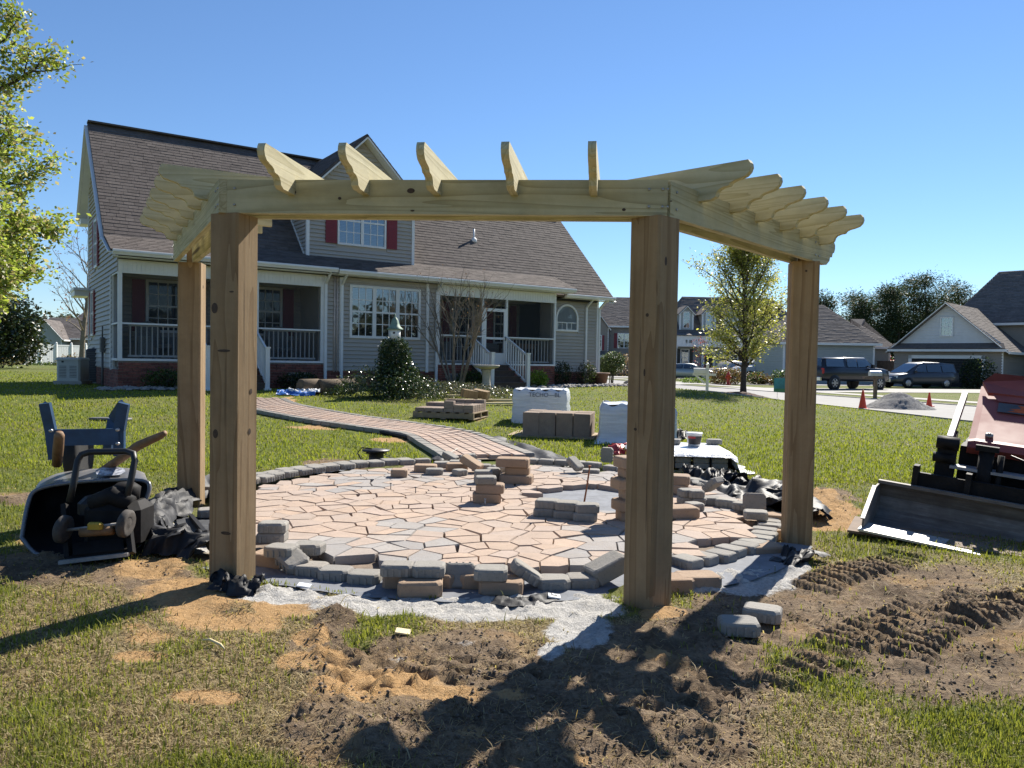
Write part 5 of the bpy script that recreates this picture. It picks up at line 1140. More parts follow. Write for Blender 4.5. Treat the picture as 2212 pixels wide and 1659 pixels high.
for s_ in (-1, 1): m = MB(); m.tube([(s_ * .2, 0, -.1), (s_ * .2, 0, .30)], .006, 5); m.build('leg', MAT['vent_metal'], t_)
# gravel pile
def mound(name, label, cat, c, rx, ry, h, mat, seed, kind=None, n=44, rough=.35, rz=0.0):
    """a heap with a ragged outline that sinks into the ground"""
    V = []; 
    xs_ = np.linspace(-1.15, 1.15, n); A, B = np.meshgrid(xs_, xs_); R = np.hypot(A, B); cr, sr = math.cos(rz), math.sin(rz)
    X = c[0] + (A * rx * cr - B * ry * sr); Y = c[1] + (A * rx * sr + B * ry * cr)
    prof = np.maximum(1 - R * (0.85 + .35 * fbm(A * 1.7 + 5, B * 1.7 + 5, 3, seed)), -.12)
    Z = terrain(X.ravel(), Y.ravel()).reshape(X.shape) + h * prof * (1 - rough * .5 + rough * fbm(A * 4, B * 4, 4, seed + 1)) + h * .12 * (fbm(A * 16, B * 16, 3, seed + 2) - .5) * (prof > 0) - .01
    i = (np.arange(n - 1)[:, None] * n + np.arange(n - 1)[None, :]).ravel(); Q = np.stack([i, i + 1, i + n + 1, i + n], 1)
    keep = prof.ravel()[Q].max(1) > -.08; o = np_mesh(name, np.stack([X.ravel(), Y.ravel(), Z.ravel()], 1), Q[keep], mat, k=4, smooth=False)
    return tag(o, label, cat, kind=kind)
MAT['gravel'] = simple('grey_screenings', (.20, .195, .19), .95, .35, 12, .9, 60, 0, .03)
p = g(1938, 884); mound('gravel_pile', 'grey heap of stone screenings at the edge of the street', 'gravel pile', (p.x, p.y), 1.25, 1.0, .66, MAT['gravel'], 4)
# ------------------------------------------------------------------ loose pavers
FZ = FT + .003
def lp(px, py, lab, mesh='cob', z=None, rz=0, tilt=(0, 0), k=0, name=None, group='loose pavers lying on the patio', base=None, off=(0, 0, 0)):
    me = {'cob': COB, 'cobs': COBS, 'tan': TAN, 'big': BIG}[mesh]; me = me[k % len(me)]
    p = g(px, py, FZ if z is None else z) if base is None else Vector(base)
    o = put(name or ('tan_block' if mesh in ('tan', 'big') else 'grey_paver'), me, (p.x + off[0], p.y + off[1], p.z + off[2]), math.radians(rz), (math.radians(tilt[0]), math.radians(tilt[1])))
    tag(o, lab, 'paver', group); return o
Z3, Z7, Z6, ZR = q24(900, 1030, 6.32), q24(580, 1180, 3.3015), q24(1150, 1050, 4.484), q24(1550, 1030, 5.531)
def stack(xy, zs, specs, group):
    """specs: (mesh, rz, dx, dy, label), bottom first"""
    p = g(*xy, zs); p.y += .08
    zz = zs
    for i, (ms, rz, dx, dy, lab) in enumerate(specs): lp(0, 0, lab, ms, rz=rz, k=i + int(xy[0]), base=(p.x + dx, p.y + dy, zz), group=group); zz += {'cob': .0655, 'cobs': .0655, 'tan': .0815, 'big': .0865}[ms]
GS_ = 'pavers stacked on the patio'
stack(Z3(1515, 945), FZ, [('tan', 4, 0, 0, 'bottom tan block of the three high stack nearest the patio middle'), ('tan', -3, .03, .01, 'middle tan block of the three high stack nearest the patio middle'), ('cob', 4, -.01, -.01, 'grey paver topping the two tan blocks nearest the patio middle')], GS_)
stack(Z3(1935, 655), FZ, [('big', -10, .02, 0, 'bottom tan block of the tall stack at the foot of the path'), ('tan', -8, .03, .02, 'middle tan block of the tall stack at the foot of the path'), ('big', -8, -.02, 0, 'top tan block of the tall stack at the foot of the path')], GS_)
stack(Z3(1465, 665), FZ, [('cob', 6, 0, 0, 'lower grey paver left in the cluster behind the three high stack'), ('cob', 2, 0, .01, 'upper grey paver left in the cluster behind the three high stack')], GS_)
stack(Z3(1640, 640), FZ, [('cobs', 20, 0, .1, 'lower grey paver in the middle of the cluster near the path'), ('cobs', 12, -.02, .08, 'upper grey paver in the middle of the cluster near the path')], GS_)
stack(Z3(1760, 610), FZ, [('cob', 30, 0, .12, 'lower grey paver against the tall tan stack by the path'), ('cob', 25, -.03, .14, 'upper grey paver against the tall tan stack by the path')], GS_)
lp(*Z3(1460, 470), 'grey paver flat behind the cluster at the end of the path', rz=5, off=(0, .1, 0)); lp(*Z3(1115, 545), 'grey paver that carries the leaning tan block near the path', 'cobs', rz=35, off=(0, .08, 0))
lp(*Z3(1270, 500), 'tan block leaning on a grey paver near the path', 'tan', rz=-20, tilt=(0, 28), off=(0, .08, .07)); lp(*Z3(735, 530), 'grey rounded paver lying alone inside the back edge ring', rz=4, off=(0, .08, 0), k=1)
lp(*Z3(605, 490), 'tan block behind the lone grey rounded paver', 'tan', rz=0, off=(0, .08, 0)); lp(*Z3(210, 562), 'small tan paver standing left of the lone grey rounded paver', 'cobs', rz=4, off=(0, .08, 0)).data = cobble_mesh(.17, .165, .08, 'cobble_paver', MAT['tan_block'], 60, False)
lp(*Z3(1070, 470), 'tan paver between the ring and the leaning tan block', 'tan', rz=2, off=(0, .1, 0), k=1)
lp(*Z3(960, 350), 'dark grey paver tilted on edge left of the path end', rz=-25, tilt=(0, 24), off=(0, .1, .04)); lp(*Z3(1245, 350), 'long grey paver tilted across the path end', rz=8, tilt=(0, -10), off=(0, .08, .03))
for x, lab in ((840, 'leftmost'), (1070, 'middle'), (1310, 'rightmost')):
    lp(*Z3(x, 430 if x < 900 else 410), lab + ' of three grey pavers closing the end of the path', rz=rb.uniform(-6, 6), off=(0, .12, 0), group='grey pavers across the end of the path')
for x, lab, dx in ((580, 'left', 0), (795, 'middle', 0), (1005, 'right', .0)):
    stack(Z6(x, 728 + (x - 580) * .12), FZ, [('cob', -8, dx, 0, 'lower grey paver of the ' + lab + ' pair in front of the fire pit'), ('cob', -14 if x < 1000 else -5, .015, .01, 'upper grey paver of the ' + lab + ' pair in front of the fire pit')], 'paired pavers in front of the fire pit')
stack(Z6(1512, 772), FZ, [(('tan', 'big')[i % 2], 12 + 7 * (i % 2), .01 * (i % 3), 0, lab + ' of the tall tan column behind the near right post') for i, lab in enumerate(('lowest block', 'second block from below', 'third block from below', 'fourth block from below', 'fifth block from below', 'top block'))], GS_)
stack(ZR(190, 725), FZ, [('big', -20, -.02, .1, 'lower tan block right of the post at the back of the patio'), ('big', -15, .0, .1, 'upper tan block right of the post at the back of the patio')], GS_)
lp(*ZR(230, 1035), 'single large tan block lying just right of the near right post', 'big', rz=12, off=(0, .1, 0))
stack(ZR(345, 850), FZ, [('cobs', 4, 0, 0, 'lower paver of the small grey tower near the far right post'), ('cobs', 8, .005, 0, 'upper paver of the small grey tower near the far right post')], GS_)
lp(*ZR(445, 930), 'small grey paver at the foot of the small grey tower', 'cobs', rz=20, off=(0, .06, 0))
stack(ZR(500, 890), FZ, [('cobs', 15, .02, .1, 'lower grey paver just behind the small grey tower'), ('cobs', 5, 0, .1, 'upper grey paver just behind the small grey tower')], GS_)
lp(*ZR(640, 850), 'grey paver lying right of the small grey tower', rz=-12, off=(0, .06, 0))
lp(*ZR(720, 770), 'smooth grey slab leaning on the black plastic', 'tan', rz=-50, tilt=(0, -38), off=(0, .1, .09)).data = COB[2]
lp(*ZR(900, 880), 'grey edging stone behind the far right ring', rz=-32, off=(-.02, .05, 0), k=2); lp(*ZR(1060, 920), 'second grey edging stone behind the far right ring', rz=-38, off=(.02, .03, 0), k=3)
lp(*ZR(1225, 950), 'grey paver standing upright at the corner by the far right post', rz=-10, tilt=(78, 0), off=(0, .06, .08), z=FZ); lp(*ZR(1250, 1060), 'pale grey paver lying over the ring near the far right post', rz=-14, off=(0, .06, .01))
# front edge
FG = 'pavers along the loose front edge of the patio'; zf = .004
lp(*Z7(165, 500), 'tan block under a grey paver beside the near left post', 'tan', z=zf, rz=-18, off=(0, .08, 0), group=FG); lp(*Z7(180, 440), 'grey paver on a tan block beside the near left post', z=zf + .085, rz=-12, off=(.03, .12, .0), group=FG, k=1)
lp(*Z7(330, 545), 'grey paver tipped over next to the near left post', z=zf, rz=-40, tilt=(20, 18), off=(0, .06, .045), group=FG, k=2)
lp(*Z7(470, 575), 'first flat grey paver right of the tipped one at the front', z=zf, rz=-10, off=(0, .08, 0), group=FG); lp(*Z7(660, 610), 'second flat grey paver right of the tipped one at the front', z=zf, rz=-8, off=(0, .08, 0), group=FG, k=3); lp(*Z7(890, 640), 'third flat grey paver right of the tipped one at the front', z=zf, rz=-4, off=(0, .08, 0), group=FG, k=1)
lp(*Z7(1200, 675), 'left tan block laid under the grey front edge', 'tan', z=zf, rz=2, off=(0, .10, 0), group=FG); lp(*Z7(1400, 678), 'right tan block laid under the grey front edge', 'tan', z=zf, rz=-3, off=(.02, .12, 0), group=FG, k=1)
lp(*Z7(1145, 580), 'grey paver raised on the left hidden tan block at the front', z=zf + .085, rz=1, off=(0, .09, 0), group=FG, k=2); lp(*Z7(1388, 585), 'grey paver raised above the orange front block', z=zf + .085, rz=0, off=(0, .09, 0), group=FG)
lp(*Z7(1632, 672), 'dark grey paver set on edge in the front row', z=zf, rz=2, tilt=(62, 0), off=(0, .10, .045), group=FG, k=3); lp(*Z7(1800, 690), 'tan block under the front row behind the second orange block', 'tan', z=zf, rz=4, off=(0, .14, 0), group=FG, k=2)
lp(*Z7(1880, 612), 'grey paver raised right of the one set on edge', z=zf + .085, rz=0, off=(0, .09, 0), group=FG, k=1); lp(*Z7(2120, 680), 'grey paver slipped down sideways in the front row', z=zf, rz=4, tilt=(0, 33), off=(.01, .08, .06), group=FG, k=2)
lp(*Z7(1320, 748), 'orange tan block lying loose on the black fabric left of centre', 'tan', z=0, rz=4, off=(0, .10, .006), group=FG, k=2); lp(*Z7(1965, 735), 'orange tan block lying loose on the black fabric right of centre', 'tan', z=0, rz=-6, off=(0, .10, .006), group=FG)
lp(*Z6(670, 1510), 'flat grey paver right of the slipped one at the front', z=zf, rz=0, off=(0, .08, 0), group=FG, k=3); lp(*Z6(970, 1492), 'flat grey paver second right of the slipped one', z=zf, rz=2, off=(0, .08, 0), group=FG); lp(*Z6(1240, 1462), 'big grey block propped up beside the near right post', 'tan', z=zf, rz=22, tilt=(0, -22), off=(.01, .08, .05), group=FG).data = cobble_mesh(.235, .17, .095, 'cobble_paver', MAT['cobble'], 71, False)
lp(*Z7(165, 310), 'lower grey paver of the pair right of the near left post', z=FZ, rz=0, off=(0, .08, 0), group=FG); lp(*Z7(165, 240), 'upper grey paver of the pair right of the near left post', rz=4, base=tuple(g(*Z7(165, 310), FZ) + Vector((.005, .08, .0655))), group=FG, k=2)
lp(*Z7(450, 405), 'grey paver sitting on the flagstones near the front left', z=FZ, rz=-6, off=(0, .08, .0), group=FG, k=3)
OG = 'tan blocks outside the right edge of the patio'; zo = -.03
for x, y, ms, rz, z, lab in ((720, 1650, 'cobs', 10, zo, 'small tan block outside the ring near the sand'), (960, 1605, 'cobs', 30, zo, 'orange block second from the sand outside the ring'), (1300, 1560, 'big', 12, zo, 'large tan block in the post shadow outside the ring'), (1380, 1330, 'tan', 25, zo, 'dark block in the shadow by the foot of the far right post'), (1330, 1200, 'tan', 10, zo, 'tan block third from the far right post'), (1440, 1110, 'tan', -20, .0, 'pointed tan block touching the far right post')):
    lp(*ZR(x, y), lab, ms, z=z, rz=rz, off=(0, .10, 0), group=OG).data.materials[0]
for x, lab in ((1455, 'left tan block on the pale sand just right of the near right post'), (1515, 'right tan block on the pale sand just right of the near right post')): o = lp(x, 1285 - (x - 1455) * .1, lab, 'tan', z=0, rz=8, off=(0, .1, 0), group=OG)
lp(1606, 1378, 'grey paver lying on the churned soil in front', 'cob', z=.01, rz=-6, off=(0, .08, 0), group='two grey pavers on the churned soil'); lp(1655, 1345, 'grey paver behind the other one on the churned soil', 'cob', z=.01, rz=-24, off=(0, .06, 0), group='two grey pavers on the churned soil', k=2)
lp(447, 1118, 'grey paver on the pale sand left of the near left post', 'cob', z=.02, rz=20, off=(0, .06, 0)); lp(1312, 1005, 'dark grey paver standing on end in the grass behind the patio', z=.05, rz=70, tilt=(0, 88), off=(0, .1, .11))
o = lp(*q24(1150, 1050, 4.484)(875, 265), 'grey paver leaning against the back ring like a ramp', z=.06, rz=-38, tilt=(0, 40), off=(0, .05, .08)); lp(*Z6(1065, 290), 'dark grey paver right of the leaning one in the back ring', z=.04, rz=-8, off=(0, .08, 0), k=1)
# the rod in the pit, nails
m = MB(); p = g(1262, 1088, .02); m.tube([(0, 0, -.05), (0, 0, .02), (.02, .01, .14), (.035, .02, .25), (.045, .02, .34)], [.008, .009, .008, .008, .007], 7); m.lathe([(.001, .335), (.014, .335), (.014, .345), (.001, .345)], 8, Matrix.Translation((.045, .02, 0))); o = m.build('rusty_stake', MAT['bolt_rust']); o.location = p; tag(o, 'thin rusty stake stuck up in the middle of the fire pit', 'stake')
for (x, y), lab in ((Z3(1497, 975), 'bright nail standing in front of the three high paver stack'), (Z3(100, 735), 'dark nail upright among the flagstones at the left'), (Z3(468, 795), 'dark nail upright among the flagstones left of the middle')):
    p = g(x, y, FZ); m = MB(); m.tube([(0, 0, -.02), (0, 0, .055)], .0045, 6); m.lathe([(.001, .052), (.011, .052), (.011, .058), (.001, .058)], 8); o = m.build('nail', MAT['rim'] if 'bright' in lab else MAT['vent_metal']); o.location = p; tag(o, lab, 'nail')
# ------------------------------------------------------------------ plastic film and fabric
def ribbon(name, label, cat, pts, width, hgt, mat, seed, n=70, k=16, fold=9.0, lift=0.0, flat=False, wtab=None):
    """crumpled band along a line on the ground"""
    P = catmull([Vector((p.x, p.y, 0)) for p in pts], max(2, n // (len(pts) - 1))); n = len(P); V = np.zeros((n, k, 3)); r0 = np.random.default_rng(seed)
    for i, p in enumerate(P):
        d = (P[min(i + 1, n - 1)] - P[max(i - 1, 0)]).normalized(); nn = Vector((-d.y, d.x, 0)); ww = width * (wtab(i / (n - 1)) if wtab else 1)
        for j in range(k):
            f = j / (k - 1) - .5; q = p + nn * f * ww; V[i, j] = (q.x, q.y, 0)
    X, Y = V[..., 0], V[..., 1]; A = np.arange(n)[:, None] / n * len(pts) * 1.3; B = np.arange(k)[None, :] / k
    F1 = np.abs(fbm(A * .7 + 3, B * 3.6 + A * .9, 3, seed, .4) - .5) * 2; F2 = fbm(A * 2.6, B * 5, 2, seed + 3)
    env = np.sin(np.pi * np.clip(B + 0 * A, .02, .98)) ** .6
    Z = hgt * env * (.95 - 1.5 * F1 + .25 * (F2 - .5)) if not flat else hgt * (F2 - .3)
    V[..., 2] = terrain(X, Y) + np.maximum(Z, .004 if not flat else -1) + lift + .006
    V[..., 0] += (fbm(A * 2.5, B * 3, 2, seed + 7) - .5) * hgt * .9; V[..., 1] += (fbm(A * 2.5, B * 3, 2, seed + 8) - .5) * hgt * .9
    i = (np.arange(n - 1)[:, None] * k + np.arange(k - 1)[None, :]).ravel(); Q = np.stack([i, i + 1, i + k + 1, i + k], 1)
    o = np_mesh(name, V.reshape(-1, 3), Q, mat, k=4, smooth=True); return tag(o, label, cat)
def gl(*pp, z=None): return [g(*p, z) for p in pp]
ribbon('plastic_sheet', 'black plastic sheet bunched up from the far left post round to the near left post', 'plastic sheet', gl((452, 1052), (405, 1085), (350, 1118), (322, 1150), (345, 1182), (400, 1196), (462, 1208), z=0), .34, .20, MAT['black_plastic'], 3, 110, 22)
ribbon('plastic_scrap', 'black plastic scrap curled round the foot of the near left post', 'plastic sheet', [Vector((-1.62, 4.28, 0)), Vector((-1.50, 4.20, 0)), Vector((-1.36, 4.22, 0))], .17, .10, MAT['black_plastic'], 12, 36, 14)
ribbon('plastic_sheet', 'big crumpled black plastic sheet beside the far right post', 'plastic sheet', gl((1500, 1052), (1570, 1058), (1640, 1078), (1690, 1100), (1690, 1125), z=0), .75, .22, MAT['black_plastic'], 21, 110, 30)
ribbon('plastic_sheet', 'black plastic flap standing up to a point behind the far right ring', 'plastic sheet', gl((1480, 1040), (1515, 1042), (1560, 1050), (1590, 1060), z=0), .34, .20, MAT['black_plastic'], 34, 50, 14)
ribbon('plastic_scrap', 'black plastic scrap on the soil in front of the far right post', 'plastic sheet', gl((1688, 1205), (1720, 1212), (1758, 1222), z=0), .34, .09, MAT['black_plastic'], 41, 30, 12)
ribbon('plastic_sheet', 'black plastic sheet lying along the right side of the path', 'plastic sheet', gl((1046, 948), (1082, 960), (1130, 975), (1196, 1000), (1240, 1012)), .62, .07, MAT['black_plastic'], 47, 60, 14)
ribbon('fabric_sheet', 'dusty black fabric strip under the front edge pavers', 'ground fabric', [Vector((*ringpos(math.radians(a), 2.52), 0)) for a in range(-128, -55, 6)], .50, .012, MAT['fabric_dusty'], 52, 110, 10, flat=True)
ribbon('plastic_scrap', 'rolled black fabric edge lying on the sand in front', 'ground fabric', gl((1065, 1300), (1110, 1306), (1150, 1302), (1195, 1292), z=0), .12, .03, MAT['black_plastic'], 55, 40, 8)
ribbon('fabric_sheet', 'grey fabric strip in the grass behind the back left ring', 'ground fabric', gl((640, 1026), (700, 1018), (790, 1004)), .34, .03, MAT['fabric_dusty'], 61, 40, 10, flat=True)
ribbon('fabric_sheet', 'dark fabric and edging at the inner bend of the path', 'ground fabric', gl((885, 948), (925, 962), (952, 985), (940, 1000)), .22, .06, MAT['black_plastic'], 66, 40, 10)
ribbon('fabric_sheet', 'blue grey fabric patch under the blocks right of the patio', 'ground fabric', gl((1475, 1262), (1560, 1245), (1650, 1212), (1690, 1180), z=-.02), .42, .010, MAT['fabric_dusty'], 67, 50, 10, flat=True)
ribbon('fabric_sheet', 'black fabric piece on the pale sand left of the near left post', 'ground fabric', gl((425, 1120), (440, 1145), (470, 1170), z=0), .30, .02, MAT['fabric'], 69, 30, 8, flat=True)
m = MB(); p, q_ = g(412, 1117, .02), g(452, 1166, .02); m.bar(p, q_, .03, .05); o = m.build('edging_strip', MAT['black_plastic']); tag(o, 'straight black edging strip on the pale sand by the near left post', 'edging')
m = MB(); L = gl((561, 893), (711, 917), (798, 931), (924, 957)); pts = catmull(L, 8); m.tube([(v.x, v.y - .06, tz(v.x, v.y) + .035) for v in pts], .035, 6); o = m.build('edging_strip', MAT['black_plastic']); tag(o, 'long black plastic edging along the near side of the path', 'edging')
# the cable reel at the back left ring
p = g(812, 1003); t_ = thing('cable_reel', 'black cable reel with a loose wire end behind the back left ring', 'cable reel', (p.x, p.y, tz(p.x, p.y)))
m = MB(); m.lathe([(.13, 0), (.13, .015), (.09, .02), (.09, .16), (.17, .165), (.17, .18), (.03, .185)], 18); m.build('drum', MAT['trim_black'], t_)
m = MB(); pts = [(.12 * math.cos(a) * (1 + .1 * a / 6), .12 * math.sin(a), .12 + .006 * a) for a in np.linspace(0, 9, 30)] + [(.3, .1, .03), (.55, .25, .02), (.8, .5, .05), (.95, .8, .12)]; m.tube(pts, .006, 5); m.tube([(-.14, -.1, .03), (-.22, -.03, .14), (-.18, .02, .2), (-.05, 0, .19)], .008, 5); m.build('wire', MAT['trim_black'], t_)
# ------------------------------------------------------------------ pallets
MAT['pallet'] = simple('pallet_wood', (.30, .225, .14), .85, .25, 8, .3, 40, rnd=.15)
MAT['lumber'] = simple('fresh_lumber', (.55, .46, .26), .7, .12, 6, .2, 30, rnd=.15)
def wrap_mat():
    t = NT('white_wrap_film'); c = t.coord('Object'); n = t.noise(c, 5, 5, .6, 1.5); st = t.noise(t.coord('Object', (1.2, 1.2, 14)), 2, 4, .6)
    t.set(Base_Color=t.ramp(st, [(.3, (.58, .60, .63)), (.7, (.76, .77, .78))]), Roughness=.32); t.bump(t.math('ADD', n, st), .6, .03); return t.m
MAT['wrap'] = wrap_mat(); MAT['print'] = simple('printed_ink', (.10, .11, .13), .6, .2, 30)
def pallet(root, L=1.2, Wd=1.0):
    for k in range(7): m = MB(); x = -L / 2 + .05 + k * (L - .1) / 6; m.box(x - .05, x + .05, -Wd / 2, Wd / 2, .115, .137); m.build('slat', MAT['pallet'], root)
    for y in (-Wd / 2 + .025, 0, Wd / 2 - .025): m = MB(); m.box(-L / 2, L / 2, y - .022, y + .022, .02, .113); m.build('runner', MAT['pallet'], root)
    for k in range(3): m = MB(); x = -L / 2 + .05 + k * (L - .1) / 2; m.box(x - .05, x + .05, -Wd / 2, Wd / 2, 0, .018); m.build('bottom_slat', MAT['pallet'], root)
p = g(972, 906); rz1 = math.radians(-14); t_ = thing('pallet', 'wooden pallet carrying a low layer of tan bricks beside the path', 'pallet', (p.x, p.y + .35, tz(p.x, p.y + .35)), rz1); pallet(t_, 1.25, 1.05)
MAT['pal_brick'] = stone('pallet_brick', [(.30, .225, .17), (.36, .27, .20), (.27, .20, .155)]); m = MB(); m.bbox(-.098, .098, -.073, .073, 0, .07, .006); PBm = m.mesh('brick', MAT['pal_brick'])
T_ = Matrix.Translation((p.x, p.y + .35, tz(p.x, p.y + .35) + .139)) @ Matrix.Rotation(rz1, 4, 'Z'); kk = 0
for lay in range(3):
    for ix in range(6):
        for iy in range(6):
            if lay == 1 and not (iy > 3 or ix == 5 or (ix in (3, 4) and iy < 2)): continue
            if lay == 2 and not (iy == 5 and ix > 1 or ix == 3 and iy == 0): continue
            q_ = T_ @ Vector((-.50 + ix * .2, -.41 + iy * .155, lay * .072)); o = put('brick', PBm, q_, rz1 + rb.uniform(-.03, .03)); tag(o, 'tan brick in the low layers on the pallet beside the path', 'brick', 'bricks on the pallet beside the path')
def wrapped(px, py, dy, L, Wd, H, rz, label, seed, text=None, skirt=False):
    p = g(px, py); c = (p.x, p.y + dy); t_ = thing('wrapped_pallet', label, 'pallet', (c[0], c[1], tz(*c)), math.radians(rz))
    n = 26; V = []; F_ = []; zs = [0, .03, .1, .25, .4, .55, .7, .85, .95, 1.0]
    for iz, fz_ in enumerate(zs):
        for k in range(4 * n):
            e, f = divmod(k, n); f /= n; r = .05; cx = [(-1, -1), (1, -1), (1, 1), (-1, 1)]
            a, b = cx[e], cx[(e + 1) % 4]; x = (a[0] + (b[0] - a[0]) * f) * L / 2; y = (a[1] + (b[1] - a[1]) * f) * Wd / 2
            s_ = 1 + .012 * math.sin(k * 1.7 + iz) + (.02 * math.sin(iz * 9.1 + seed)); s_ += (.16 * (1 - fz_ / .12) if skirt and fz_ < .12 else .03 * (1 - fz_)); 
            if fz_ > .9: s_ *= 1 - (.03 if fz_ < 1 else .10)
            V.append((x * s_, y * s_, H * fz_ + (.03 * math.sin(k * .9 + seed) if fz_ >= .95 else 0)))
    N = 4 * n
    for iz in range(len(zs) - 1):
        for k in range(N): j = (k + 1) % N; F_.append((iz * N + k, iz * N + j, (iz + 1) * N + j, (iz + 1) * N + k))
    m = MB(); m.smooth = True; m.add(V, F_); m.smooth = False; G_ = 9; b0 = []
    for i in range(G_):
        for j in range(G_): b0.append(((i / (G_ - 1) - .5) * L * .92, (j / (G_ - 1) - .5) * Wd * .92, H * 1.0 + .05 * (fbm(np.array([i * .9 + seed]), np.array([j * .9]), 3, seed)[0] - .35)))
    m.smooth = True; m.add(b0, [(i * G_ + j, (i + 1) * G_ + j, (i + 1) * G_ + j + 1, i * G_ + j + 1) for i in range(G_ - 1) for j in range(G_ - 1)]); w_ = m.build('wrap', MAT['wrap'], t_)
    m = MB(); m.box(-L * .43, L * .43, -Wd * .43, Wd * .43, .02, H * .97); m.build('paver_load', MAT['pal_brick'], t_)
    if text:
        fc = bpy.data.curves.new('print', 'FONT'); fc.body = text; fc.size = .115; fc.extrude = .001; fc.align_x = 'CENTER'; fo = bpy.data.objects.new('tmp', fc); link(fo)
        dg = bpy.context.evaluated_depsgraph_get(); me = bpy.data.meshes.new_from_object(fo.evaluated_get(dg)); bpy.data.objects.remove(fo); me.materials.clear(); me.materials.append(MAT['print'])
        o = bpy.data.objects.new('print', me); link(o); o.parent = w_; o.location = (.10, -Wd / 2 * 1.055, H * .80); o.rotation_euler = (math.pi / 2, 0, 0)
    return t_, c, tz(*c)
wrapped(1172, 918, .5, 1.05, .95, .66, -8, 'white film wrapped pallet with printed letters in front of the porch stairs', 3, 'TECHO—BL')
wrapped(1385, 960, .5, 1.20, 1.0, .62, -6, 'white film wrapped pallet half hidden behind the near right post', 8, 'TE', True)
p = g(1215, 948); c = (p.x, p.y + .45); rz2 = math.radians(-12); zb_ = tz(*c)
t_ = thing('plywood_sheet', 'thin plywood sheet under the row of tall brown blocks', 'plywood', (c[0], c[1], zb_), rz2); m = MB(); m.box(-.85, .62, -.48, .5, .0, .03); m.build('sheet', MAT['pallet'], t_)
MAT['dirty_block'] = stone('brown_block', [(.26, .19, .14), (.30, .22, .16), (.235, .175, .13)])
m = MB(); m.bbox(-.140, .140, -.20, .20, 0, .385, .008); BLK = m.mesh('brown_block', MAT['dirty_block'])
NMS = ['leftmost front', 'second front', 'third front', 'rightmost front', 'leftmost rear', 'second rear', 'third rear', 'rightmost rear']
for i in range(4):
    for j in range(2):
        q_ = Matrix.Translation((c[0], c[1], zb_ + .031)) @ Matrix.Rotation(rz2, 4, 'Z') @ Vector((-.46 + i * .288 + rb.uniform(-.004, .004), -.20 + j * .41 + rb.uniform(-.008, .008), 0))
        o = put('brown_block', BLK, q_, rz2 + rb.uniform(-.02, .02), (rb.uniform(-.008, .008), rb.uniform(-.012, .012))); o.scale.z = rb.uniform(.985, 1.015); tag(o, NMS[i + 4 * j] + ' block of the tall brown blocks on the plywood sheet', 'block', 'brown blocks on the plywood')
# grey pavers on the pallet behind the near right post
p = g(1490, 1022); c = (p.x - .05, p.y + .45); zb_ = tz(*c); rz3 = math.radians(-4)
t_ = thing('pallet', 'flat pallet under the grey pavers right of the near right post', 'pallet', (c[0], c[1], zb_ - .08), rz3); pallet(t_, 1.15, 1.0)
for i in range(5):
    for j in range(6):
        for k in range(3):
            if 0 < i < 4 and 0 < j < 5 and k < 2: continue
            q_ = Matrix.Translation((c[0], c[1], zb_ + .06)) @ Matrix.Rotation(rz3, 4, 'Z') @ Vector((-.43 + i * .215, -.40 + j * .16, k * .066)); o = put('grey_paver', rb.choice(COB), q_, rz3 + rb.uniform(-.03, .03)); tag(o, 'grey paver packed in the square stack under white film near the bucket', 'paver', 'grey pavers packed on the pallet')
Tq = Matrix.Translation((c[0], c[1], zb_ + .06 + .200)) @ Matrix.Rotation(rz3, 4, 'Z')
m = MB(); n = 14; V = []
for i in range(n):
    for j in range(n): x, y = (i / (n - 1) - .5) * 1.26, (j / (n - 1) - .5) * 1.08; e = max(0, abs(x) - .58) * 2.2 + max(0, abs(y) - .49) * 2.2; V.append(Tq @ Vector((x, y, .006 + .012 * fbm(np.array([i * .8]), np.array([j * .8]), 3, 5)[0] - e * .6)))
m.smooth = True; m.add(V, [(i * n + j, (i + 1) * n + j, (i + 1) * n + j + 1, i * n + j + 1) for i in range(n - 1) for j in range(n - 1)]); o = m.build('film_sheet', MAT['wrap']); tag(o, 'white film laid flat over the grey paver stack', 'plastic sheet')
m = MB(); m.smooth = True; V = []
for i in range(16):
    for j in range(7): x = .58 + .30 * (j / 6) ** 1.2 + .03 * math.sin(i * .9 + j); y = -.5 + i / 15 * 1.05 + .03 * math.sin(j * 2.1); z = .24 - .38 * (j / 6) + .04 * math.sin(i * 1.3 + j * 1.9); V.append(Matrix.Translation((c[0], c[1], zb_ - .01)) @ Matrix.Rotation(rz3, 4, 'Z') @ Vector((x - .05, y, max(z, .03))))
m.add(V, [(i * 7 + j, (i + 1) * 7 + j, (i + 1) * 7 + j + 1, i * 7 + j + 1) for i in range(15) for j in range(6)]); o = m.build('film_sheet', MAT['wrap']); tag(o, 'torn white film hanging off the right side of the grey paver stack', 'plastic sheet')
for x, y, lab in ((-.30, .18, 'first grey paver on top of the white film'), (-.04, .2, 'second grey paver on top of the white film left of the tub'), (.50, .30, 'lone grey paver on the right corner of the white film')): o = put('grey_paver', COB[1], Tq @ Vector((x, y, .018)), rz3); tag(o, lab, 'paver', 'pavers on the white film')
t_ = thing('plastic_tub', 'small white plastic tub with a red and black label on the white film', 'tub', Tq @ Vector((.20, .02, .018)), rz3)
m = MB(); m.lathe([(.075, 0), (.10, .15), (.108, .152), (.108, .165), (.10, .167)], 20); m.build('tub', simple('clear_white_plastic', (.62, .62, .62), .35, .05), t_)
m = MB(); n = 12; V = []
for i in range(n): a = math.radians(-150 + 120 * i / (n - 1)); V += [(.081 * math.cos(a), .081 * math.sin(a), .025), (.0985 * math.cos(a), .0985 * math.sin(a), .125)]
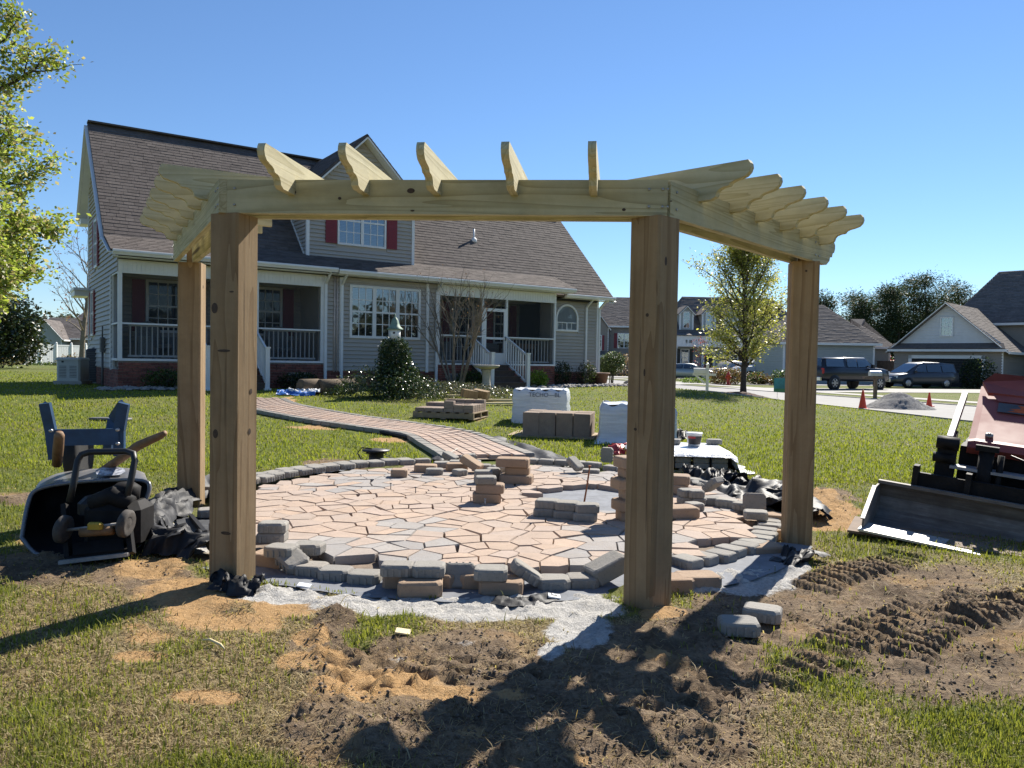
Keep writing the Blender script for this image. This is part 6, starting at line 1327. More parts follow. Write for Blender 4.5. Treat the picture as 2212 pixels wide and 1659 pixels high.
m.add(V, [(2 * i, 2 * i + 2, 2 * i + 3, 2 * i + 1) for i in range(n - 1)]); lb = m.build('label', simple('dark_label', (.035, .025, .025), .5), t_)
m = MB(); V = []
for i in range(n): a = math.radians(-150 + 60 * i / (n - 1)); V += [(.0955 * math.cos(a), .0955 * math.sin(a), .098), (.0998 * math.cos(a), .0998 * math.sin(a), .124)]
m.add(V, [(2 * i, 2 * i + 2, 2 * i + 3, 2 * i + 1) for i in range(n - 1)]); m.build('label_band', simple('red_label', (.42, .03, .03), .5), lb)
MAT['red_bag'] = simple('red_bag_plastic', (.40, .035, .03), .4, .3, 14, .5, 25, 0, .02)
p = g(1352, 985); o = ribbon('cement_bag', 'crumpled red bag lying in the grass behind the near right post', 'bag', [p + Vector((-.22, .1, 0)), p + Vector((0, .12, 0)), p + Vector((.25, .15, 0))], .38, .18, MAT['red_bag'], 80, 24, 12)
p = g(1462, 950); o = ribbon('bag_heap', 'dark torn bags heaped at the foot of the wrapped pallet', 'bag', [p + Vector((-.25, .0, 0)), p + Vector((0, .02, 0)), p + Vector((.2, .05, 0))], .3, .2, MAT['black_plastic'], 83, 24, 12)
# lumber by the ivy bed
lum = [((935, 872), (1120, 868), .0), ((960, 868), (1115, 872), .045), ((930, 878), (1040, 880), .0), ((965, 863), (1060, 866), .09), ((950, 884), (1010, 882), .02), ((1000, 876), (1118, 876), .03)]
for i, (a, b, z) in enumerate(lum):
    A, B = g(*a), g(*b); m = MB(); d = B - A; L = d.length; m.box(-L / 2, L / 2, -.07, .07, 0, .04); o = m.build('lumber_board', MAT['lumber']); c = (A + B) / 2; o.location = (c.x, c.y, tz(c.x, c.y) + z + .004); o.rotation_euler = (0, 0, math.atan2(d.y, d.x)); tag(o, ['longest pale board of the lumber pile by the ivy bed', 'pale board lying second in the lumber pile by the ivy bed', 'short board nearest the pallet in the lumber pile', 'board on top of the lumber pile under the timber offcuts', 'shortest scrap board in front of the lumber pile', 'pale board whose right end nears the wrapped pallet'][i], 'board', 'boards of the lumber pile')
for px, lab, rz in ((1012, 'left timber offcut on top of the lumber pile', .5), (1038, 'right timber offcut on top of the lumber pile', -.4)):
    p = g(px, 872); m = MB(); m.bbox(-.19, .19, -.095, .095, 0, .19, .006); o = m.build('post_offcut', MAT['post_wood']); o.location = (p.x, p.y + .05, tz(p.x, p.y) + .135); o.rotation_euler = (.1, .15, rz); tag(o, lab, 'offcut', 'timber offcuts')
# ------------------------------------------------------------------ things near the house
p = g(1050, 846); MAT['cast_stone'] = simple('cast_stone', (.40, .37, .32), .9, .2, 8, .4, 60)
t_ = thing('bird_bath', 'pale stone bird bath in front of the right porch stairs', 'bird bath', (p.x, p.y, tz(p.x, p.y)))
m = MB(); m.lathe([(.20, 0), (.20, .05), (.14, .10), (.11, .35), (.13, .60), (.16, .63)], 16); m.build('pedestal', MAT['cast_stone'], t_); m = MB(); m.lathe([(.12, .63), (.34, .69), (.38, .73), (.38, .76), (.34, .755), (.1, .70)], 22); m.build('bowl', MAT['cast_stone'], t_)
p = at(852, 800, g(852, 868).y + 1.3); p.y -= 1.3; bz = tz(p.x, p.y + 1.3); t_ = thing('bird_house', 'white bird house with a curved green copper roof above the ivy', 'bird house', (p.x, p.y + 1.3, bz)); t_.scale = (.86, .86, .80)
m = MB(); m.tube([(0, 0, -.2), (0, 0, 1.75)], .05, 8); m.build('post', MAT['white'], t_); m = MB(); m.lathe([(.02, 1.72), (.165, 1.75), (.165, 2.08), (.02, 2.09)], 6); b_ = m.build('box', MAT['white'], t_)
m = MB(); m.lathe([(.24, 2.07), (.235, 2.10), (.16, 2.17), (.12, 2.27), (.10, 2.36), (.06, 2.43), (.018, 2.47), (.028, 2.50), (.01, 2.57)], 6); m.build('roof', simple('green_copper', (.17, .25, .19), .7, .25, 8), t_)
m = MB(); m.lathe([(.001, 0), (.032, 0), (.032, .008), (.001, .008)], 10, Matrix.Translation((0, -.145, 1.97)) @ Matrix.Rotation(math.pi / 2, 4, 'X')); m.build('entrance', MAT['dark_inside'], b_)
p = g(150, 832); MAT['ac'] = simple('dark_grey_sheet', (.045, .045, .048), .6, .15)
c = g(158, 830); t_ = thing('air_conditioner', 'dark grey air conditioner unit behind the cream generator', 'air conditioner', (c.x + .05, c.y + 1.6, tz(c.x, c.y + 1.6)), math.radians(10))
m = MB(); m.bbox(-.42, .42, -.42, .42, .02, 1.0, .05); b_ = m.build('cabinet', MAT['ac'], t_); m = MB()
for k in range(16): m.box(-.36, .36, -.435, -.42, .12 + k * .05, .135 + k * .05)
b2 = m.build('louvres', MAT['vent_metal'], b_, kind='stuff'); m = MB(); m.lathe([(.36, 1.0), (.36, 1.03), (.30, 1.05), (.05, 1.05)], 18); m.build('fan_guard', MAT['vent_metal'], t_); m = MB(); m.box(-.5, .5, -.5, .5, -.1, .02); m.build('pad', MAT['walk'], t_)
MAT['cream'] = simple('cream_enamel', (.50, .50, .45), .5, .06)
t_ = thing('generator', 'cream home generator standing beside the left corner of the tan house', 'generator', (c.x, c.y, tz(c.x, c.y)), math.radians(8))
m = MB(); m.bbox(-.30, .30, -.33, .33, .10, .70, .04); b_ = m.build('cabinet', MAT['cream'], t_); m = MB(); m.bbox(-.32, .32, -.36, .34, .66, .74, .04); m.build('lid', MAT['cream'], t_); m = MB(); m.box(-.36, .36, -.38, .36, -.05, .10); m.build('pad', MAT['walk'], t_)
for s_ in (-1, 1):
    m = MB()
    for k in range(8): m.box(s_ * .13 - .09, s_ * .13 + .09, -.337, -.33, .20 + k * .042, .215 + k * .042)
    m.build('louvres', MAT['vent_metal'], b_, kind='stuff')
m = MB(); m.box(-.16, -.11, -.345, -.33, .60, .64); m.build('badge', MAT['dark_inside'], b_)
mx = local(-.02, 2.3, .9); t_ = thing('electric_meter', 'small grey meter box with conduit on the left gable wall', 'meter', mx, HA - math.pi / 2); m = MB(); m.bbox(-.13, .13, -.12, -.02, 0, .4, .02); m.build('box', MAT['vent_metal'], t_); m = MB(); m.tube([(0, -.06, .0), (0, -.06, -1.0)], .03, 6); m.tube([(0, -.06, .4), (0, -.06, .7)], .02, 6); m.build('conduit', MAT['vent_metal'], t_)
# rolls of old turf fabric, tarp, buckets and tools left of the ivy
MAT['brown_roll'] = simple('rolled_jute', (.13, .095, .062), .95, .3, 12, .6, 70)
for px, py, rz, lab in ((664, 853, .9, 'left rolled brown mat on the grass beside the path end'), (706, 853, .8, 'middle rolled brown mat on the grass beside the path end'), (742, 851, .75, 'right rolled brown mat next to the ivy mound')):
    p = g(px, py); m = MB(); sp_ = [(.20 * (1 - .07 * a) * math.cos(a * 2), .20 + .20 * (1 - .07 * a) * math.sin(a * 2)) for a in np.linspace(0, 3.1, 20)]
    m.lathe([(.03, -.27), (.10, -.285), (.16, -.28), (.19, -.25), (.195, .25), (.18, .28), (.12, .285), (.03, .27)], 18, Matrix.Translation((0, 0, .19)) @ Matrix.Rotation(math.pi / 2, 4, 'Y')); o = m.build('rolled_mat', MAT['brown_roll']); o.location = (p.x, p.y + .2, tz(p.x, p.y)); o.rotation_euler = (0, 0, rz); tag(o, lab, 'rolled mat', 'rolled mats')
MAT['blue_tarp'] = simple('blue_tarp', (.03, .13, .42), .45, .3, 10, .4, 30, 0, .02)
p = g(630, 855); ribbon('tarpaulin', 'folded blue and white tarpaulin on the grass next to the path end', 'tarpaulin', [p + Vector((-.35, .1, 0)), p + Vector((0, .12, 0)), p + Vector((.5, .25, 0))], .35, .14, MAT['blue_tarp'], 90, 24, 12); ribbon('tarpaulin', 'white tarpaulin fold on top of the blue one', 'tarpaulin', [p + Vector((-.1, .16, 0)), p + Vector((.3, .22, 0)), p + Vector((.6, .32, 0))], .2, .1, MAT['wrap'], 91, 24, 12, lift=.08)
p = g(778, 842); t_ = thing('bucket', 'dirty white bucket between the brown rolls and the ivy mound', 'bucket', (p.x, p.y, tz(p.x, p.y))); m = MB(); m.lathe([(.13, 0), (.16, .36), (.17, .36), (.17, .39), (.155, .39), (.125, .04)], 18); m.build('pail', MAT['cast_stone'], t_); m = MB(); m.tube([(.16, 0, .36), (.1, .1, .3), (-.1, .12, .3), (-.16, 0, .36)], .006, 5); m.build('handle', MAT['vent_metal'], t_)
for i, (a, b, h) in enumerate((((715, 840), (770, 834), .18), ((722, 846), (765, 842), .28), ((735, 838), (775, 846), .10), ((700, 832), (755, 838), .22), ((772, 838), (785, 815), .3))):
    A, B = g(*a), g(*b) if i < 4 else g(*a) + Vector((.12, .05, .55)); m = MB(); m.tube([(A.x, A.y, tz(A.x, A.y) + .03), (B.x, B.y, (tz(B.x, B.y) + .03 + h * .5) if i < 4 else B.z)], .022, 6); o = m.build('tool_handle', MAT['vent_metal'] if i % 2 else MAT['old_wood']); tag(o, ['long wooden tool handle in the pile by the bucket', 'dark metal bar resting in the tool pile by the bucket', 'wooden handle lying lowest in the tool pile', 'dark metal pipe at the back of the tool pile', 'tool handle sticking up out of the white bucket'][i], 'tool', 'tools in the pile by the bucket')
# river stones along the foundation
MAT['rock'] = stone('river_rock', [(.26, .24, .22), (.36, .33, .30), (.19, .18, .17), (.44, .41, .37)])
def rocks(name, label, L, n, spread, seed, size=(.04, .11)):
    r0 = np.random.default_rng(seed); V = []; T_ = []; base = np.array([(1, 0, 0), (-1, 0, 0), (0, 1, 0), (0, -1, 0), (0, 0, 1), (0, 0, -1), (.6, .6, .55), (-.6, .6, .55), (.6, -.6, .55), (-.6, -.6, .55)], float)
    tri = np.array([(4, 6, 7), (4, 7, 9), (4, 9, 8), (4, 8, 6), (0, 2, 6), (2, 1, 7), (1, 3, 9), (3, 0, 8), (2, 7, 6), (1, 9, 7), (3, 8, 9), (0, 6, 8)])
    for i in range(n):
        k = r0.integers(len(L) - 1); f = r0.random(); a, b = L[k], L[k + 1]; x = a[0] + (b[0] - a[0]) * f + r0.normal(0, spread); y = a[1] + (b[1] - a[1]) * f + r0.normal(0, spread); s_ = r0.uniform(*size)
        P_ = base * np.array([s_ * r0.uniform(.8, 1.4), s_ * r0.uniform(.7, 1.1), s_ * r0.uniform(.45, .8)]) * r0.uniform(.85, 1.15, (10, 1)); a_ = r0.uniform(0, 6.3); c_, s2 = math.cos(a_), math.sin(a_)
        P_ = np.stack([P_[:, 0] * c_ - P_[:, 1] * s2 + x, P_[:, 0] * s2 + P_[:, 1] * c_ + y, P_[:, 2] + tz(x, y) + s_ * .25], 1); T_.append(tri + 10 * i); V.append(P_)
    o = np_mesh(name, np.concatenate(V), np.concatenate(T_), MAT['rock']); return tag(o, label, 'stones', kind='stuff')
rocks('river_stones', 'pale river stones along the brick foundation of the left porch', [local(s, -.55)[:2] for s in (-.3, .8, 1.7)], 260, .22, 3); rocks('river_stones', 'pale river stones along the foundation below the arched window', [local(s, d)[:2] for s, d in ((11.8, -1.3), (13.4, -.7), (15.0, -.2), (16.6, -.1))], 420, .28, 4)
rocks('river_stones', 'pale stones between the right stairs and the bird bath', [local(s, d)[:2] for s, d in ((8.9, -.8), (9.8, -1.3))], 80, .25, 5)
for k, (s, d) in enumerate(((16.9, -.1), (17.3, .0), (17.7, .15))):
    p = local(s, d); m = MB(); m.lathe([(.02, -.05), (.24, .0), (.26, .1), (.18, .2), (.02, .24)], 7); o = m.build('dark_boulder', MAT['rock']); o.location = (p[0], p[1], tz(p[0], p[1])); o.rotation_euler = (.2 * k, .1, k); o.scale = (1.1, .8, .9); tag(o, ['left dark boulder by the right corner of the tan house', 'middle dark boulder by the right corner of the tan house', 'right dark boulder under the round garden shrub'][k], 'boulder', 'dark boulders by the corner')
p = local(15.6, .1); t_ = thing('planter', 'brown planter pot at the right corner of the tan house', 'planter', (p[0], p[1], tz(p[0], p[1]))); m = MB(); m.lathe([(.22, 0), (.30, .4), (.36, .42), (.36, .47), (.28, .46)], 16); m.build('pot', MAT['brownw'], t_)
# ------------------------------------------------------------------ upturned wheelbarrow
def steel_tray_mat():
    t = NT('worn_black_steel'); n = t.noise(t.coord('Object'), 3, 5, .7); t.set(Base_Color=t.ramp(n, [(.35, (.15, .16, .18)), (.75, (.30, .27, .24))]), Roughness=t.ramp(n, [(.3, .22), (.8, .5)]), Metallic=.25); t.bump(t.noise(t.coord('Object'), 30, 4, .6), .1, .004); return t.m
MAT['tray'] = steel_tray_mat(); MAT['blue_steel'] = simple('blue_enamel_steel', (.014, .055, .125), .5, .3, 8, .1); MAT['handle_wood'] = simple('handle_wood', (.22, .125, .06), .7, .35, 9, .3, 50)
MAT['tray_in'] = simple('tray_inside_shade', (.010, .010, .011), .6, .4, 6, .1, spec=.25)  # same steel as the tray; the shade inside it painted near-black
wbp = g(168, 1195, 0)
wb = thing('wheelbarrow', 'upturned wheelbarrow with a dark steel tray, blue legs and wooden handles', 'wheelbarrow', (wbp.x, wbp.y, 0))
def W2(px, py, dy): v = at(px, py, wbp.y + dy); return v - Vector((wbp.x, wbp.y, 0))
# tray: opening faces the viewer and down, its floor is up and behind
rim0 = [W2(47, 1162, -.02), W2(60, 1090, .05), W2(80, 1058, .10), W2(150, 1043, .14), W2(240, 1037, .14), W2(308, 1038, .13), W2(323, 1053, .11), W2(310, 1090, .07), W2(283, 1140, .01), W2(225, 1196, -.06), W2(95, 1203, -.06)]
rim = catmull(rim0 + [rim0[0]], 4)[:-1]
ctr = sum(rim, Vector()) / len(rim); base_c = W2(198, 1058, .40)
flo = [base_c + (p - ctr) * .80 + Vector((0, 0, .0)) for p in rim]; flo = [Vector((p.x, p.y, p.z)) for p in flo]
flo2 = [base_c + (p - ctr) * .62 + Vector((0, .05, .0)) for p in rim]; n = len(rim); m = MB(); m.smooth = True; midr = [a.lerp(b, .6) + (a - ctr) * .07 for a, b in zip(rim, flo)]
vs = rim + midr + flo + flo2; fs = [tuple(range(3 * n, 4 * n))]
for k0 in range(3):
    for k in range(n): j = (k + 1) % n; fs.append((k0 * n + k, k0 * n + j, (k0 + 1) * n + j, (k0 + 1) * n + k))
m.add(vs, fs); tr = m.build('tray', MAT['tray'], wb); m = MB(); m.smooth = True; off_ = Vector((0, -.012, 0)); m.add([p + off_ for p in [ctr + (p - ctr) * .985 for p in rim] + [ctr.lerp(base_c, .5) + (p - ctr.lerp(base_c, .5)) * .97 for p in midr] + [base_c + (p - base_c) * .95 for p in flo] + [base_c + (p - base_c) * .9 for p in flo2]], fs); m.build('tray_inside', MAT['tray_in'], tr); m = MB(); m.tube(rim + [rim[0]], .014, 7, False); m.build('rim', MAT['tray'], tr)
lab_m = NT('worn_label'); nn_ = lab_m.noise(lab_m.coord('Object'), 22, 4, .7); lab_m.set(Base_Color=lab_m.ramp(nn_, [(.4, (.10, .11, .15)), (.55, (.55, .57, .63))]), Roughness=.4)
m = MB(); c_ = rim[16] * .35 + midr[16] * .65; ex_ = (midr[18] - midr[14]).normalized(); ey_ = (midr[16] - rim[16]).normalized(); nz_ = ex_.cross(ey_).normalized(); nz_ = nz_ if nz_.z > 0 else -nz_
m.add([c_ + nz_ * .022 + ex_ * x * .105 + ey_ * y * .12 for x, y in ((-1, .2), (-.55, .8), (.2, 1), (.9, .5), (1, -.2), (.6, -.9), (-.3, -1), (-.9, -.6))], [tuple(range(8))]); m.build('sticker', lab_m.m, tr)
def leg(pts, w=.075, t_=.03, name='leg'):
    m = MB()
    for a, b in zip(pts, pts[1:]): m.bar(a, b, w, t_, (0, 1, 0))
    return m.build(name, MAT['blue_steel'], wb)
leg([W2(118, 992, .45), W2(110, 930, .45), W2(97, 871, .42)]); leg([W2(258, 985, .45), W2(258, 930, .45), W2(268, 871, .42)]); leg([W2(265, 872, .44), W2(243, 905, .62), W2(232, 975, .62)], .06); leg([W2(99, 873, .44), W2(104, 905, .60), W2(112, 985, .62)], .04)
m = MB(); a, b = W2(116, 945, .44), W2(258, 943, .44); m.bar(a, b, .02, .115, (0, 0, 1)); cb = m.build('cross_brace', MAT['blue_steel'], wb)
for px, py in ((112, 930), (256, 928), (256, 958)): m = MB(); c_ = W2(px, py, .41); m.tube([c_, c_ + Vector((0, -.02, 0))], .012, 8); m.build('bolt', MAT['rim'], wb)
m = MB(); m.tube([W2(123, 1003, .1), W2(126, 965, .02), W2(128, 942, -.05), W2(128, 934, -.06)], [.032, .034, .032, .022], 10); m.build('handle', MAT['handle_wood'], wb); m = MB(); m.tube([W2(215, 1022, .42), W2(250, 998, .34), W2(300, 962, .22), W2(345, 942, .16), W2(357, 935, .14)], [.03, .03, .032, .026, .018], 10); m.build('handle', MAT['handle_wood'], wb)
m = MB(); Wm = Matrix.Translation(W2(170, 985, .75)) @ Matrix.Rotation(math.radians(100), 4, 'Z') @ Matrix.Rotation(math.pi / 2, 4, 'X'); m.lathe([(.10, -.04), (.17, -.05), (.195, -.03), (.195, .03), (.17, .05), (.10, .04)], 20, Wm); w_ = m.build('wheel', MAT['tyre'], wb); m = MB(); m.lathe([(.10, -.03), (.10, .03)], 14, Wm); m.build('rim', MAT['rim'], w_)
# ------------------------------------------------------------------ plate compactor in front of it
pcp = g(205, 1222, 0); pc_ = thing('plate_compactor', 'black plate compactor with a looped tube handle in front of the wheelbarrow', 'plate compactor', (pcp.x, pcp.y, 0))
def C2(px, py, dy): v = at(px, py, pcp.y + dy); return v - Vector((pcp.x, pcp.y, 0))
MAT['dusty_black'] = simple('dusty_black_steel', (.013, .012, .012), .7, .5, 8, .3, 40, spec=.2); MAT['dusty_rubber'] = simple('dusty_rubber', (.075, .066, .058), .9, .4, 12); MAT['grey_tube'] = simple('grey_tube', (.30, .29, .27), .5, .25, 12)
m = MB(); m.tube([C2(150, 1085, .18), C2(160, 1040, .22), C2(168, 995, .26), C2(176, 982, .28), C2(195, 976, .29), C2(272, 975, .29), C2(288, 980, .28), C2(291, 995, .26), C2(283, 1035, .22), C2(272, 1085, .18)], .021, 9); m.build('handle', MAT['trim_black'], pc_)
m = MB(); a, b = C2(128, 1222, -.02), C2(278, 1204, .02); m.bar(a + Vector((0, 0, .02)), b + Vector((0, 0, .02)), .03, .022); m.build('front_bar', MAT['grey_tube'], pc_); m = MB(); A = C2(140, 1215, .0); m.plate([C2(140, 1216, .0), C2(276, 1200, .03), C2(276, 1170, .40), C2(140, 1180, .40)], (0, 0, 1), .03); m.plate([C2(158, 1205, .02), C2(270, 1192, .03), C2(266, 1168, .10), C2(160, 1178, .10)], (0, -.3, .9), .02); m.build('base_plate', MAT['dusty_black'], pc_)
m = MB(); m.bbox(-.17, .19, .14, .42, .10, .36, .05); m.tube([(-.12, .2, .34), (.0, .2, .40), (.12, .2, .34)], .06, 10); m.lathe([(.08, .36), (.09, .44), (.05, .47)], 14, Matrix.Translation((.05, .28, 0))); m.build('engine', MAT['dusty_black'], pc_)
m = MB(); c_ = C2(200, 1080, .20); m.bbox(c_.x - .12, c_.x + .12, c_.y, c_.y + .2, c_.z - .10, c_.z + .01, .04); m.build('engine_cover', MAT['trim_black'], pc_)
for px, py in ((137, 1143), (272, 1131)):
    Wm = Matrix.Translation(C2(px, py, .06)) @ Matrix.Rotation(math.pi / 2 + .15, 4, 'Y'); m = MB(); m.lathe([(.02, -.024), (.045, -.016), (.070, -.028), (.086, -.016), (.086, .016), (.070, .028), (.045, .016), (.02, .024)], 20, Wm); w_ = m.build('wheel', MAT['dusty_rubber'], pc_)
m = MB(); m.tube([C2(137, 1146, .06), C2(272, 1130, .06)], .010, 8); m.build('axle', MAT['grey_tube'], pc_); m = MB(); c_ = C2(206, 1136, .03); m.bbox(c_.x - .045, c_.x + .045, c_.y - .02, c_.y + .02, c_.z - .02, c_.z + .022, .01); m.build('clamp', simple('yellow_plastic', (.45, .30, .03), .5), pc_)
m = MB(); m.bar(C2(148, 1205, .05), C2(140, 1090, .2), .05, .03, (1, 0, 0)); m.bar(C2(285, 1195, .05), C2(272, 1085, .2), .05, .03, (1, 0, 0)); m.build('side_frame', MAT['dusty_black'], pc_, kind='stuff'); m = MB(); m.tube([C2(175, 1150, .06), C2(245, 1145, .06)], .03, 10); m.build('exciter_tube', MAT['handle_wood'], pc_)
# ------------------------------------------------------------------ mini track loader on the right
MAT['loader_red'] = NT('faded_red_paint'); t = MAT['loader_red']; n = t.noise(t.coord('Object'), 2.2, 5, .65); t.set(Base_Color=t.ramp(n, [(.3, (.25, .062, .055)), (.7, (.34, .105, .09))]), Roughness=t.ramp(n, [(.3, .5), (.8, .7)])); t.b.inputs['Specular IOR Level'].default_value = .25; MAT['loader_red'] = t.m
def bucket_mat():
    t = NT('worn_bucket_steel'); c = t.coord('Object'); n = t.noise(c, 3, 6, .7); s_ = t.noise(t.coord('Object', (1, 12, 12)), 2.5, 4, .6); k = t.ramp(t.math('ADD', t.math('MULTIPLY', n, .6), t.math('MULTIPLY', s_, .4)), [(.33, (.085, .072, .062)), (.5, (.16, .142, .128)), (.68, (.30, .285, .265))])
    t.set(Base_Color=k, Roughness=.7, Metallic=.1); t.bump(n, .15, .01); return t.m
MAT['bucket'] = bucket_mat(); MAT['lip'] = simple('polished_lip_steel', (.50, .49, .48), .42, .2, 5, .1, 40, .5); MAT['silver'] = simple('silver_arm', (.30, .30, .31), .6, .2, 5, .1, spec=.3)
LD = thing('track_loader', 'red mini track loader with a wide steel bucket resting on the ground', 'loader', (2.87, 6.12, .045), math.radians(-30)); LD.rotation_euler = (0, math.radians(5.5), math.radians(-34)); LD.scale = (1, 1, .72)
BW_ = 1.7; prof = [(-.34, .03), (.06, .015), (.22, .045), (.32, .13), (.35, .26), (.30, .38), (.26, .43)]
m = MB(); vs = []; 
for x in (0, BW_): vs += [(x, y, z) for y, z in prof]
k = len(prof); th_ = .014; vs += [(x, y + (.0 if i < 2 else .012), z - (.014 if i < 3 else .0)) for x in (0, BW_) for i, (y, z) in enumerate(prof)]
fs = [(i, i + 1, k + i + 1, k + i) for i in range(k - 1)] + [(2 * k + i, 3 * k + i, 3 * k + i + 1, 2 * k + i + 1) for i in range(k - 1)] + [(0, k, 3 * k, 2 * k), (k - 1, 3 * k - 1, 4 * k - 1, 2 * k - 1)]
m.add(vs, fs)
for x in (0, BW_): m.plate([(x, y, z) for y, z in [(-.34, .03), (-.34, .13), (.05, .415), (.26, .43), (.30, .38), (.35, .26), (.32, .13), (.22, .045), (.06, .015)]], (1 if x == 0 else -1, 0, 0), .014)
m.box(-.002, BW_, .22, .285, .425, .46); bk = m.build('bucket', MAT['bucket'], LD)
m = MB(); m.box(-.01, BW_ + .01, -.42, -.10, .020, .042); m.build('cutting_edge', MAT['lip'], bk)
m = MB(); m.bar((.0, -.335, .135), (.0, .05, .42), .02, .03, (1, 0, 0)); m.build('side_edge', MAT['lip'], bk)
cx_ = .87
for s_, nm in ((-1, 'lift_arm'), (1, 'lift_arm')):
    x = cx_ + s_ * .44; m = MB(); m.bar((x, .66, .98), (x, 1.75, 1.46), .10, .045, (1, 0, 0)); m.build(nm, MAT['silver'], LD)
    m = MB(); m.bar((x, .52, .30), (x, .62, 1.0), .10, .14, (1, 0, 0)); m.tube([(x - .08, .56, .95), (x + .08, .56, .95)], .075, 12); m.tube([(x - .09, .52, .78), (x + .07, .52, .78)], .055, 10); m.tube([(x - .08, .46, .40), (x + .08, .46, .40)], .05, 10); m.tube([(x, .74, .60), (x, .95, 1.05)], .04, 8); m.build('arm_linkage', MAT['dusty_black'], LD)
m = MB(); m.tube([(cx_ - .16, .47, .30), (cx_ - .16, .50, .95)], .055, 12); m.box(cx_ - .24, cx_ - .08, .44, .52, .93, .99); m.tube([(cx_ - .06, .47, .32), (cx_ - .06, .52, .9)], .025, 8); m.build('tilt_cylinder', MAT['dusty_black'], LD)
m = MB(); m.box(cx_ - .52, cx_ + .52, .36, .50, .36, .50); m.box(cx_ - .62, cx_ + .60, .34, .40, .44, .60)
for x in (cx_ - .62, cx_ - .25, cx_ + .25, cx_ + .55): m.box(x - .02, x + .02, .28, .42, .42, .68)
m.build('quick_attach', MAT['dusty_black'], LD)
m = MB(); m.box(cx_ - .40, cx_ + .44, .46, .66, .685, .715); m.build('cross_plate', MAT['silver'], LD)
m = MB(); m.box(cx_ - .36, cx_ + .36, .74, 1.8, .20, .92); m.build('chassis', MAT['dusty_black'], LD)
hood = [(.62, .93), (.66, .99), (.72, 1.01), (1.55, 1.60), (1.62, 1.58), (1.85, 1.30), (1.85, .85), (.70, .85)]
m = MB(); vs = []; hw_ = .31; b = .05
for x, ins in ((cx_ - hw_, 0), (cx_ - hw_ + b, .03), (cx_ + hw_ - b, .03), (cx_ + hw_, 0)):
    for y, z in hood: vs.append((x, y + (0 if ins else .01), z + (ins * .6 if z > .95 else 0)))
k = len(hood); fs = [tuple(range(k)), tuple(range(4 * k - 1, 3 * k - 1, -1))] + [(r * k + i, (r + 1) * k + i, (r + 1) * k + (i + 1) % k, r * k + (i + 1) % k) for r in range(3) for i in range(k)]
m.add(vs, fs); hd = m.build('hood', MAT['loader_red'], LD)
hn = Vector((0, -.59, .83)).normalized(); ht = Vector((0, .83, .59)).normalized()
def hp(x, t_, o=.02): v = Vector((cx_ + x, .72, 1.03)) + ht * t_ + hn * o; return v
m = MB(); m.plate([hp(-.24, .80, .01), hp(.24, .80, .01), hp(.30, .98, .03), hp(.22, 1.06, .12), hp(-.22, 1.06, .12), hp(-.30, .98, .03)], hn, .05); m.add([hp(-.30, .98, .08), hp(-.22, 1.06, .17), hp(.22, 1.06, .17), hp(.30, .98, .08), hp(.16, .70, .02), hp(-.16, .70, .02)], [(0, 5, 4, 3), (0, 3, 2, 1)]); m.build('cowl', MAT['loader_red'], LD)
m = MB(); m.plate([hp(-.15, .50), hp(.15, .50), hp(.15, .67), hp(-.15, .67)], hn, .003); dc = m.build('decal', simple('grey_decal', (.12, .12, .125), .85, spec=.1), hd)
MAT['decal_orange'] = simple('orange_decal', (.60, .13, .05), .85, spec=.1)
m = MB(); m.add([hp(-.08, .52, .0245), hp(.10, .515, .0245), hp(.06, .57, .0245), hp(.11, .65, .0245), hp(-.01, .655, .0245), hp(.02, .60, .0245), hp(-.07, .57, .0245), hp(-.02, .555, .0245)], [tuple(range(8))]); m.build('emblem', MAT['decal_orange'], dc)
for x in (-.17, .20): m = MB(); c_ = hp(x, .06, .0); m.tube([c_, c_ + hn * .035], .03, 12); m.tube([c_ + hn * .035, c_ + hn * .05], .014, 8); m.build('hood_knob', MAT['grey_tube'], hd)
for s_ in (-1, 1):
    x = cx_ + s_ * .46; m = MB(); pts = [(.50, .16), (.62, .05), (1.55, .03), (1.72, .16), (1.62, .34), (.75, .40), (.56, .30)]; m.smooth = False
    vs = [(x - .11, y, z) for y, z in pts] + [(x + .11, y, z) for y, z in pts]; k = len(pts); m.add(vs, [tuple(range(k)), tuple(range(2 * k - 1, k - 1, -1))] + [(i, k + i, k + (i + 1) % k, (i + 1) % k) for i in range(k)]); tk = m.build('track', MAT['tyre'], LD); c2 = MB()
    for i in range(k):
        a, b = Vector((0, *pts[i])), Vector((0, *pts[(i + 1) % k])); L = (b - a).length; nk = max(1, int(L / .075)); d = (b - a).normalized(); nr = Vector((0, d.z, -d.y))
        for j in range(nk): c_ = a + d * (L * (j + .5) / nk) + nr * .012; c2.bar(c_ + Vector((x - .115, 0, 0)), c_ + Vector((x + .115, 0, 0)), .03, .028, nr)
    c2.build('cleats', MAT['dusty_rubber'], tk, kind='stuff')
m = MB(); m.tube([(cx_ + .0, .50, .92), (cx_ + .15, .48, .86), (cx_ + .35, .46, .80), (cx_ + .5, .5, .72)], .010, 6); m.build('hose', MAT['trim_black'], LD); m = MB(); m.box(cx_ - .30, cx_ + .34, 1.60, 1.9, 1.55, 1.64); m.build('control_console', MAT['dusty_black'], LD)
for x, mt in ((-.10, 'cap_green'), (.06, 'cap_yellow')): m = MB(); m.lathe([(.03, 1.64), (.035, 1.68), (.015, 1.71)], 10, Matrix.Translation((cx_ + x, 1.68, 0))); m.build('control_cap', simple(mt, (.02, .22, .08) if 'green' in mt else (.5, .32, .06), .5), LD)
